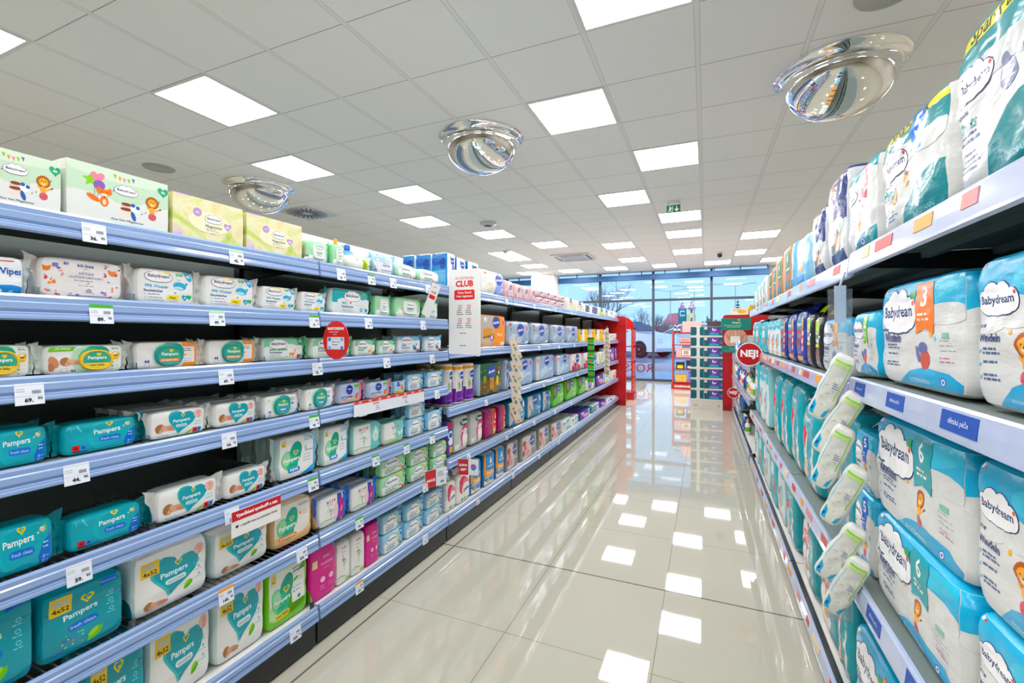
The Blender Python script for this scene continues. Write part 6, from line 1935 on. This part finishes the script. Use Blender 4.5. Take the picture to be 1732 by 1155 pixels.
# dividers between wipes packs, clear with a rounded top
for row, ys in {2: (.535, .729), 3: (.735, 1.132), 5: (.782, 1.185), 4: (.766, 1.132), 6: (.733, 1.379), 7: (1.352,), 1: (1.325, 1.735)}.items():
    for q, y in enumerate(ys):
        z = ZA[row - 1]
        mb = MB()
        pts = [(-.30, 0), (0, 0), (0, .04), (-.012, .062), (-.035, .07), (-.30, .07)]
        mb.prism(pts, -.0008, .0008, ACR)
        t = thing('shelf_divider', 'clear shelf divider, %s on %s shelf of the near wipes rack' % (ORD[q], ORD[row - 1]), 'divider', (-1.4545, y, z + .0005), 0, 'clear shelf dividers')
        mb.build('fin', t)
        mb = MB()
        mb.box(-.002, .004, -.008, .008, 0, .022, ACR)
        mb.build('foot', t)

# ---------------------------------------------------------------- bottles and cartons of the last low bays
rb = random.Random(21)
CL = [('#f3f4f0', '#f0b43c', '#6fbf3c'), ('#3f86cc', '#eef2f4', None), ('#f3f4f0', '#d92c6c', '#d92c6c'), ('#1f3f8c', '#1a2a50', None), ('#f4f2ea', '#6fbf3c', '#f0b43c'), ('#4a2f8c', '#d92c6c', None), ('#e8f0f4', '#3f86cc', '#3f86cc')]
NMC = ['white and amber capped', 'blue', 'white and pink', 'navy', 'white and green capped', 'purple', 'white and blue']
for zi, (z, y0, y1) in enumerate(((.95, 5.08, 8.0), (.62, 5.08, 8.0), (.10, 5.95, 8.0), (.30, 6.6, 8.0))):
    y = y1
    q = 0
    while y > y0:
        c = rb.randrange(7)
        h = rb.uniform(.17, .24) if z != .1 else .17
        bottle('toiletry_bottle', '%s toiletry bottle, %s from the red panel, %s low diaper shelf' % (NMC[c], ORD[q % 31], ('top', 'middle', 'bottom', 'lower')[zi]), 'bottle', (.455 + .01 * (q % 2), y, z + .0008), h, .032, CL[c][0], CL[c][1], 'toiletry bottles', CL[c][2])
        y -= .105 + rb.uniform(0, .02)
        q += 1
for q, (x, y, w, h, c, lab) in enumerate(((.47, 8.55, .26, .15, '#efe6d2', 'cream carton above the green poster behind the red panel'), (.67, 8.56, .12, .20, '#f0c23c', 'yellow carton beside the cream carton above the poster'), (.84, 8.58, .16, .28, '#cfd3ea', 'lilac floral carton above the poster farthest from the aisle'))):
    A = Art(w, h)
    A.rect(.1, .1, .3, .4, '#f4f2ea').ell(.6, .6, .25, .2, ('#f0c23c', '#f29a1c', '#8a6ac0')[q]).lines(.1, .8, .6, 2, .08, '#8a8a92', .03)
    o = panel(w, h, .12, card(c), A).build('carton', None, (x + .06, y, 1.5708))
    tag(o, lab, 'carton')

# ---------------------------------------------------------------- end panels
RED = plast('#c8141c')


def end_panel(name, lab, x0, x1, y, h, notch=None):
    mb = MB()
    r = .05
    pts = [(x0, 0), (x1, 0), (x1, h - r)] + [(x1 - r + r * math.cos(PI / 2 * q / 5), h - r + r * math.sin(PI / 2 * q / 5)) for q in range(1, 6)] + [(x0 + r * math.sin(-PI / 2 * q / 5) if 0 else x0 + r - r * math.sin(PI / 2 * q / 5), h - r + r * math.cos(PI / 2 * q / 5)) for q in range(6)]
    mb.prism(pts, y, y + .03, RED)
    t = thing(name, lab, 'end panel', (0, 0, 0))
    mb.build('board', t)
    mb = MB()
    mb.box(x0 + .01, x1 - .01, y - .002, y + .032, 0, .10, plast('#a80f18'))
    mb.build('foot_strip', t)
    return t


end_panel('end_panel', 'red rounded end panel closing the paper goods rack', -2.45, -1.31, 8.23, 1.60)
end_panel('end_panel', 'red end panel closing the diaper rack behind the poster', .262, 1.35, 8.36, 1.60)
mb = MB()
mb.box(.40, .92, 8.17, 8.19, .02, 1.26, STEELW)
for q in range(40):
    mb.box(.4005, .403, 8.165, 8.17, .05 + q * .03, .06 + q * .03, BLK)
tag(mb.build('side_panel', None), 'white side panel with dark perforated edge next to red panel', 'panel')

# green poster with printed hands
G = '#0a8272'
t = thing('poster', 'green poster with printed cupped hands holding white wipes pack', 'poster', (.45, 8.155, .98))
A = Art(.43, .19)
A.text('Pampers', .52, .62, .28, '#f2f6f4', 1).heart(.6, .84, .09, '#d9d43c').lines(.1, .38, .8, 1, .04, '#a9d6cc', .05).lines(.2, .24, .6, 1, .04, '#cfd88a', .05)
panel(.43, .19, .004, card(G), A).build('header', t, (0, 0, .365))
A = Art(.40, .105)
A.text('Premium Care', .5, .6, .4, '#d9efe8', 0).lines(.1, .25, .5, 1, .03, '#8fcabf', .06)
panel(.40, .105, .004, card(G), A).build('footer', t, (-.01, 0, 0))
SK, SD = '#dba993', '#c08a74'
A = Art(.33, .29)
A.ell(.22, .40, .2, .36, SK, .3).ell(.78, .40, .2, .36, SK, -.3).ell(.5, .16, .3, .2, SK)
for q in range(4):
    A.ell(.30 + .06 * q, .74 + .045 * min(q, 3 - q), .05, .22, SK if q % 2 else SD, -.35 + .1 * q).ell(.70 - .06 * q, .74 + .045 * min(q, 3 - q), .05, .22, SK if q % 2 else SD, .35 - .1 * q)
A.ell(.18, .55, .06, .22, SD, .5).ell(.82, .55, .06, .22, SD, -.5)
A.rr(.5, .42, .42, .36, '#eef0ea', k=.3).rect(.31, .49, .38, .03, '#cfd6d0').rect(.38, .26, .24, .06, '#dfe3dc')
panel(.33, .29, .004, card('#cf9c86'), A, radius=.12).build('hands_print', t, (-.01, .001, .09))
mb = MB()
mb.tube((-.12, .004, .47), (-.12, .195, .47), .003, plast('#c9cfd6'), 6)
mb.build('holder', t)


# ---------------------------------------------------------------- carton display of tissue trays
def tray_art(left):
    A = Art(.21 if left else .29, .18)
    D = '#0f5f6c'
    A.rect(0, 0, 1, 1, '#e9e8de')
    if left:
        A.rr(.18, .56, .56, .82, D, k=.45).rr(.92, .56, .44, .82, D, k=.45)
        A.rect(0, .15, .1, .82, D).rect(.9, .15, .1, .82, D)
        rnd = random.Random(3)
        for q in range(26):
            A.ell(rnd.choice((rnd.uniform(.02, .28), rnd.uniform(.72, .98))), rnd.uniform(.3, .9), .02, .016, '#2f8f98', rnd.uniform(0, 3))
    else:
        A.rect(0, .14, 1, .84, D)
        rnd = random.Random(4)
        for q in range(40):
            A.ell(rnd.uniform(0, 1), rnd.uniform(.24, .95), .014, .016, '#2f8f98', rnd.uniform(0, 3))
        A.rect(.02, .72, .15, .24, '#f1f1ec').rect(.06, .8, .07, .06, '#8a5aa0')
        A.rect(.28, .20, .52, .18, '#3fb4c4').rect(.30, .36, .5, .62, '#6e46a6')
        A.raw([(-1, .1), (-.7, -.5), (.6, -.55), (1, -.1), (.6, .35), (.1, -.05), (-.3, .1), (-.45, .8), (-.75, .85), (-.85, .6), (-.6, .55), (-.65, 0)], .55, .7, .034, .034, '#f6f4fa')
        A.lines(.4, .44, .3, 1, .05, '#d9cdec', .03).circ(.97, .5, .2, '#8a5fb4')
    return A


for k, (xc, w) in enumerate(((-.135, .21), (.117, .29))):
    me = panel(w - .003, .176, .28, card('#e9e8de'), tray_art(k == 0)).mesh('tissue_tray')
    for q in range(7):
        o = link('tissue_tray', me, None, (xc, 8.34, .155 + q * .1795))
        tag(o, 'teal tissue tray, %s from floor in the %s carton stack' % (ORD[q], 'narrow' if k == 0 else 'purple labelled'), 'tissue tray', 'tissue trays in the carton display')
    A = Art(w, .15)
    A.circ(.4 if k == 0 else .8, .45, .12, '#b8383c').circ(.4 if k == 0 else .8, .45, .07, '#e9e8de').rect(0, .93, 1, .02, '#c9c6b8')
    o = panel(w - .002, .154, .28, card('#e4e2d6'), A).build('pallet_carton', None, (xc, 8.34, 0))
    tag(o, 'plain white carton under the %s tissue stack' % ('narrow' if k == 0 else 'purple labelled'), 'carton')
mb = MB()
mb.box(-.11, .11, -.1, .1, 0, .09, mat('dark_fabric', '#4a463f', rough=.8, bump=.3, bscale=80), .01)
tag(mb.build('woven_box', None, (.13, 8.5, 1.4095)), 'dark patterned box lying on the purple labelled tissue stack', 'box')


# ---------------------------------------------------------------- red display stands
def stand(lab, x, y, w, d, hs, front_text=True):
    t = thing('display_stand', lab, 'display stand', (x, y, 0))
    R2 = plast('#c4302f')
    for e in (-1, 1):
        mb = MB()
        xx = e * (w / 2 - .018)
        mb.box(xx - .018, xx + .018, 0, d, .13, hs[-1], R2)
        A = Art(.036, hs[-1] - .13)
        for q in range(26):
            A.circ(.3 + .4 * (q % 2), .02 + q * .038, .0055, '#f4d9a0', 8)
        A.mesh_on(mb, flat_surf(.036, hs[-1] - .13, 0, xx - .018, .13), 1, 1, mk=card)
        mb.build('side_wall', t)
    for z in hs:
        mb = MB()
        mb.box(-w / 2, w / 2, -.01, d, z - .02, z, R2)
        mb.build('shelf', t)
    A = Art(w + .03, .13)
    A.text('ROSSMANN', .35, .5, .5, '#f6e4da', 2)
    panel(w + .03, .13, d, plast('#b82a2c'), A).build('base', t)
    return t


SZ = [.172, .467, .744, 1.04, 1.33]
stand('red display stand with gift boxes in front of the window', -.38, 11.25, .70, .36, SZ)
stand('red display stand with gold dots behind the paper rack end', -1.547, 9.0, .5, .36, [.15, .45, .75, 1.05, 1.40])
mb = MB()
n = 16
mb.prism([(-.25, 0), (.25, 0)] + [(.25 * math.cos(PI * q / n), .03 + .20 * math.sin(PI * q / n)) for q in range(n + 1)], 0, .02, RED)
tag(mb.build('stand_header', None, (-1.547, 9.10, 1.4002)), 'red arched header on the gold dotted stand', 'header')


def giftbox(lab, loc, w, h, d, c, draw=None):
    A = Art(w, h)
    if draw:
        draw(A)
    t = thing('gift_box', lab, 'gift box', loc)
    panel(w, h * .8, d, card(c), None).build('box_body', t)
    mb = MB()
    mb.box(-w / 2 - .003, w / 2 + .003, -.003, d + .003, h * .8, h, card(c))
    A.mesh_on(mb, flat_surf(w, h, -.0035), 1, 1, mk=card)
    mb.build('lid', t)


giftbox('golden gift box on the lowest shelf of the gift stand', (-.53, 11.27, .1725), .24, .17, .2, '#e3bd62', lambda A: A.circ(.6, .5, .08, '#c8502c'))
giftbox('purple floral gift box beside the golden gift box', (-.27, 11.27, .1725), .2, .22, .2, '#8a70b8', lambda A: A.ell(.5, .5, .2, .2, '#4a3a8c').ell(.3, .7, .1, .1, '#c9a8dc'))
giftbox('black gift set with yellow front on the second gift stand shelf', (-.55, 11.27, .4675), .18, .16, .2, '#2c2c30', lambda A: A.rr(.5, .35, .7, .5, '#d9d42c'))
giftbox('navy gift set beside the black and yellow one', (-.28, 11.27, .4675), .28, .2, .2, '#25334f', lambda A: A.rect(.1, .1, .8, .3, '#d9c9c0').rect(.6, .6, .3, .2, '#3f5f9c'))
giftbox('pink striped gift box on the third gift stand shelf', (-.42, 11.27, .7445), .44, .22, .2, '#eab4b4', lambda A: A.rr(.5, .5, .5, .7, '#4f8a70', k=.2).rr(.5, .5, .44, .6, '#f4dcd4', k=.2).rect(.4, .3, .04, .4, '#2c3030').rect(.48, .3, .04, .4, '#2c3030').rect(.56, .3, .04, .4, '#2c3030'))
giftbox('round looking pink hat box on the fourth gift stand shelf', (-.42, 11.27, 1.0405), .26, .15, .2, '#dba8a0', lambda A: A.rect(.0, .3, 1, .12, '#8a4a44').lines(.1, .65, .8, 1, .1, '#8a4a44', .05))
giftbox('large pale pink box on top of the gift stand', (-.30, 11.30, 1.3305), .40, .25, .24, '#f0bcb8', lambda A: A.circ(.5, .6, .1, '#e2a29c').circ(.5, .6, .07, '#f0bcb8'))
for q, x in enumerate((-.66, -.575)):
    bottle('perfume_bottle', 'small navy and pink perfume bottle, %s on the gift stand top' % ORD[q], 'bottle', (x, 11.3, 1.3308), .17, .03, '#2c2f5c', '#f0b4bc', 'perfume bottles', '#eef0f4')

# ---------------------------------------------------------------- outside the window
mb = MB()
ASPH = mat('wet_asphalt', '#b3c2d4', rough=.12, spec=.6, bump=.08, bscale=3, var=.3)
mb.add([(-160, 13.1, -.06), (160, 13.1, -.06), (160, 18.3, .33), (-160, 18.3, .33), (160, 320, .45), (-160, 320, .45)], [(0, 1, 2, 3), (3, 2, 4, 5)], ASPH)
struct('ground', mb)
mb = MB()
KERB = mat('pale_kerb_stone', '#c3c9cf', rough=.6, bump=.1, bscale=20)
for y, z in ((15.6, .13), (16.5, .20)):
    mb.box(-60, 40, y, y + .16, z - .05, z + .06, KERB)
struct('kerb', mb)


def car(lab, loc, rz, paint, L=4.4, Hh=1.6, W=1.78):
    """nose towards +x"""
    t = thing('car', lab, 'car', loc, rz, 'cars parked outside')
    P = mat('car_paint_' + paint, paint, rough=.2, metal=.3, coat=.6, bump=.005, bscale=30)
    GL = mat('car_window', '#2b3540', rough=.06, spec=.8, bump=.003, bscale=20)
    TY_ = mat('tyre_rubber', '#1c1d1f', rough=.8, bump=.1, bscale=60)
    RIM = mat('alloy_rim', '#83878c', rough=.5, metal=.1, bump=.01, bscale=40)
    sx, sz = L / 4.4, Hh / 1.6
    prof = [(-2.2, .35), (-2.22, .75), (-2.12, 1.0), (-1.95, 1.45), (-1.7, 1.58), (-.3, 1.6), (.25, 1.52), (1.05, 1.05), (1.9, .93), (2.15, .75), (2.2, .4), (2.1, .25), (-2.1, .25)]
    prof = [(a * sx, b * sz) for a, b in prof]
    mb = MB()
    n = len(prof)
    v = []
    for y, k in ((-W / 2 + .12, .97), (-W / 2, 1), (W / 2, 1), (W / 2 - .12, .97)):
        for a, b in prof:
            tum = max(0, (b - 1.0 * sz)) * .28
            yy = y - math.copysign(tum, y)
            v.append((a * (k if abs(y) < W / 2 - .05 else 1), yy, b))
    f = []
    for r in range(1, 2):
        for i in range(n):
            f.append((r * n + i, r * n + (i + 1) % n, (r + 1) * n + (i + 1) % n, (r + 1) * n + i))
    mb.add(v, f, P, False)
    mb.add(v, [list(range(n, 2 * n))[::-1], list(range(2 * n, 3 * n))], P)
    mb.build('car_body', t)
    for e in (-1, 1):
        mb = MB()
        q = [(-1.85, 1.05), (-1.75, 1.42), (-.3, 1.5), (.2, 1.44), (.85, 1.05)]
        vv = []
        for a, b in q:
            yy = e * (W / 2 - max(0, b * sz - 1.0 * sz) * .28 + .004)
            vv.append((a * sx, yy, b * sz))
        mb.add(vv, [list(range(5))], GL)
        mb.build('side_window', t)
    mb = MB()
    yy = W / 2 - .2
    mb.add([(.30 * sx, -yy, 1.50 * sz), (.30 * sx, yy, 1.50 * sz), (1.0 * sx, yy + .04, 1.09 * sz), (1.0 * sx, -yy - .04, 1.09 * sz)], [(0, 1, 2, 3)], GL)
    for q in mb.v[:0]:
        pass
    o = mb.build('windscreen', t)
    o.location = (.02, 0, .015)
    for a in (-1.38, 1.38):
        for e in (-1, 1):
            mb = MB()
            mb.lathe([(.2, -.11), (.33, -.11), (.35, -.08), (.35, .08), (.33, .11), (.2, .11)], TY_, 28, (a * sx, e * (W / 2 - .08), .35), ax='y')
            w = mb.build('wheel', t)
            mb = MB()
            mb.lathe([(.0005, e * .03), (.05, e * .03), (.06, e * .01), (.18, e * .005), (.2, e * .02), (.215, e * .02), (.215, -e * .02)], RIM, 10, (a * sx, e * (W / 2 + .01), .35), ax='y', smooth=False)
            mb.build('rim', w)
    mb = MB()
    mb.box(2.05 * sx, 2.19 * sx, -W / 2 + .05, -W / 2 + .4, .62 * sz, .78 * sz, mat('headlamp_glass', '#dfe6ec', rough=.1, bump=.002, bscale=20))
    mb.box(2.05 * sx, 2.19 * sx, W / 2 - .4, W / 2 - .05, .62 * sz, .78 * sz, MATS['headlamp_glass'])
    mb.build('headlamp', t)
    return t


car('white car with its nose by the window mullion, outside', (-3.3, 20.4, .335), -.5, '#f4f6f8', 4.5, 1.62)
car('dark grey estate car parked behind the white car', (-.95, 25.0, .34), PI, '#8b95a3', 4.6, 1.55)
car('dark blue car parked behind the gift stand', (4.6, 25.5, .34), PI, '#3b4a66', 4.4, 1.5)
car('grey car parked further along behind the pillar', (-9.5, 24, .34), 0, '#6c737c', 4.4, 1.5)

BARK = mat('winter_bark', '#6d6563', rough=.9, bump=.2, bscale=12)
TWIG = mat('winter_twigs', '#8b807f', rough=.95, bump=.2, bscale=12)


def tree_mesh(seed, levels=5):
    rnd = random.Random(seed)
    mb = MB()

    def grow(p, d, ln, r, lv):
        q = p + d * ln
        mb.tube(p, q, r, BARK if lv < 2 else TWIG, 5 if lv < 2 else 3, r * .65)
        if lv >= levels:
            return
        for i in range(3 if lv else 5):
            a = rnd.uniform(.25, .75)
            ax = Vector((rnd.uniform(-1, 1), rnd.uniform(-1, 1), rnd.uniform(-.3, .6))).normalized()
            nd = (d * math.cos(a) + ax * math.sin(a) + Vector((0, 0, .12))).normalized()
            s = rnd.uniform(.45, 1) if lv else rnd.uniform(.55, 1)
            grow(p + d * ln * s, nd, ln * rnd.uniform(.62, .8), r * .55, lv + 1)
    grow(Vector((0, 0, 0)), Vector((0, 0, 1)), 1.7, .1, 0)
    return mb.mesh('bare_tree')


tm = [tree_mesh(s) for s in (1, 2, 3)]
rt = random.Random(5)
spots = [(-13, 34), (-10.6, 36), (-9.2, 33), (-7.6, 38), (-6.2, 35), (-4.9, 40), (-3.6, 37), (-3.9, 48), (-.2, 46), (1.6, 42), (3.0, 45), (5.2, 43), (-12, 27), (-5.6, 27.2), (-2.4, 42), (.8, 47), (6.6, 40), (-15, 36), (-17.5, 32), (-8.4, 42)]
for q, (x, y) in enumerate(spots):
    o = link('bare_tree', tm[q % 3], None, (x, y, .36))
    s = rt.uniform(.5, .72) if q not in (12, 13) else 1.0
    o.scale = (s * 1.15, s * 1.15, s)
    o.rotation_euler = (0, 0, rt.uniform(0, 6))
    tag(o, 'bare winter tree across the car park, %s in the tree line' % ORD[q], 'tree', 'bare trees across the car park')
mb = MB()
for q in range(14):
    mb.lathe([(.0005, .0), (.9, .1), (1.1, .45), (.7, .9), (.0005, 1.0)], mat('winter_hedge', '#6b4747', rough=.95, bump=.8, bscale=6, var=.4), 12, (-13 + q * .95, 30.2 + .2 * (q % 3), .34))
tag(mb.build('hedge', None), 'reddish brown winter hedge beyond the parked cars', 'hedge', kind='stuff')


def fir(lab, loc, h):
    t = thing('fir_tree', lab, 'tree', loc)
    mb = MB()
    mb.tube((0, 0, 0), (0, 0, h * .95), .09, BARK, 6, .02)
    mb.build('trunk', t)
    mb = MB()
    NEED = mat('fir_needles', '#39524a', rough=.9, bump=.4, bscale=10)
    rnd = random.Random(int(h * 10))
    for lv in range(12):
        z = h * (.15 + .8 * lv / 12)
        r = h * .26 * (1 - lv / 12.5)
        for k in range(9):
            a = 2 * PI * k / 9 + lv
            rr = r * rnd.uniform(.75, 1.1)
            mb.tube((0, 0, z + .12 * h / 6), (rr * math.cos(a), rr * math.sin(a), z - r * .25), .16 * r + .05, NEED, 5, .02)
    mb.build('foliage', t)


fir('dark fir tree standing alone to one side of the car park', (3.5, 60, .4), 5.4)
fir('dark fir tree before the pale building', (-2.9, 62, .4), 3.4)
fir('broad dark fir tree beside the green sign', (.2, 64, .4), 3.6)

mb = MB()
rs = random.Random(9)
for q in range(60):
    x = -22 + q * .62
    w = rs.uniform(.7, 1.3)
    h = rs.uniform(1.3, 2.7)
    mb.lathe([(.0005, 0), (w * .8, .2), (w, h * .4), (w * .6, h * .8), (.0005, h)], mat('distant_scrub', '#7d777c', rough=.95, bump=1.0, bscale=5, var=.5), 10, (x, 51 + rs.uniform(-.8, .8), .36))
tag(mb.build('shrubbery', None), 'grey brown winter shrubs in a line behind the car park trees', 'shrubs', kind='stuff')
t = thing('building', 'pale yellow building with two purple roofed towers far away', 'building', (-5.7, 120, .4))
YW, RF, PU = mat('yellow_render', '#efe2a4', rough=.8, bump=.05, bscale=2), mat('red_roof_tiles', '#d97882', rough=.8, bump=.2, bscale=6), mat('purple_roof', '#b483a6', rough=.7, bump=.1, bscale=4)
mb = MB()
mb.box(-.5, 3.4, 0, 5, 0, 6.0, YW)
mb.build('wall', t)
for x in (.4, 2.5):
    mb = MB()
    mb.box(x - .65, x + .65, -.6, .7, 0, 7.2, YW)
    tw = mb.build('tower', t)
    mb = MB()
    mb.lathe([(.95, 7.2), (.85, 7.6), (.45, 8.1), (.42, 8.4), (.2, 8.9), (.03, 9.8)], PU, 12, (x, .05, 0))
    mb.build('tower_roof', tw)
    for zz in (4.2, 6.3):
        mb = MB()
        mb.box(x - .2, x + .2, -.64, -.6, zz, zz + .9, mat('dark_window', '#5a5d66', rough=.2, bump=.01, bscale=10))
        mb.build('window', tw)
mb = MB()
mb.prism([(-4.3, 3.4), (-.55, 3.4), (-.55, 6.4), (-2.9, 6.2)], 0, 5, RF)
mb.box(-4.1, -.6, .1, 4.9, 0, 3.4, YW)
mb.build('side_roof', t)
t = thing('pylon_sign', 'tall green pylon sign of a shop across the road', 'sign', (-2.0, 45, .4))
A = Art(.72, 2.6)
A.rr(.5, .84, .6, .2, '#e8f2ee').rr(.5, .84, .44, .12, '#0f7f80').rect(.5, .8, .3, .08, '#0f7f80').text('OPEN', .5, .45, .7, '#dfeeee', 1).text('24', .5, .12, .4, '#dfeeee', 1)
A.items = A.items[:3]
panel(.72, 2.6, .2, plast('#0f7f80'), A).build('sign_face', t, (0, 0, .7))
mb = MB()
mb.box(-.1, .1, .02, .18, 0, .7, GRY)
mb.build('post', t)
for q, (x, y, h) in enumerate(((-.9, 42, 5.0), (2.6, 48, 5.6), (-3.2, 47, 5.2))):
    t = thing('street_lamp', 'grey double armed street lamp, %s across the car park' % ORD[q], 'street lamp', (x, y, .4), 0, 'street lamps across the car park')
    mb = MB()
    mb.tube((0, 0, 0), (0, 0, h), .06, GRY, 8, .04)
    mb.build('post', t)
    for e in (-1, 1):
        mb = MB()
        mb.tube((0, 0, h - .05), (e * 1.3, 0, h + .15), .03, GRY, 6)
        mb.box(e * 1.5 - .3, e * 1.5 + .3, -.1, .1, h + .12, h + .2, GRY)
        mb.build('lamp_arm', t)
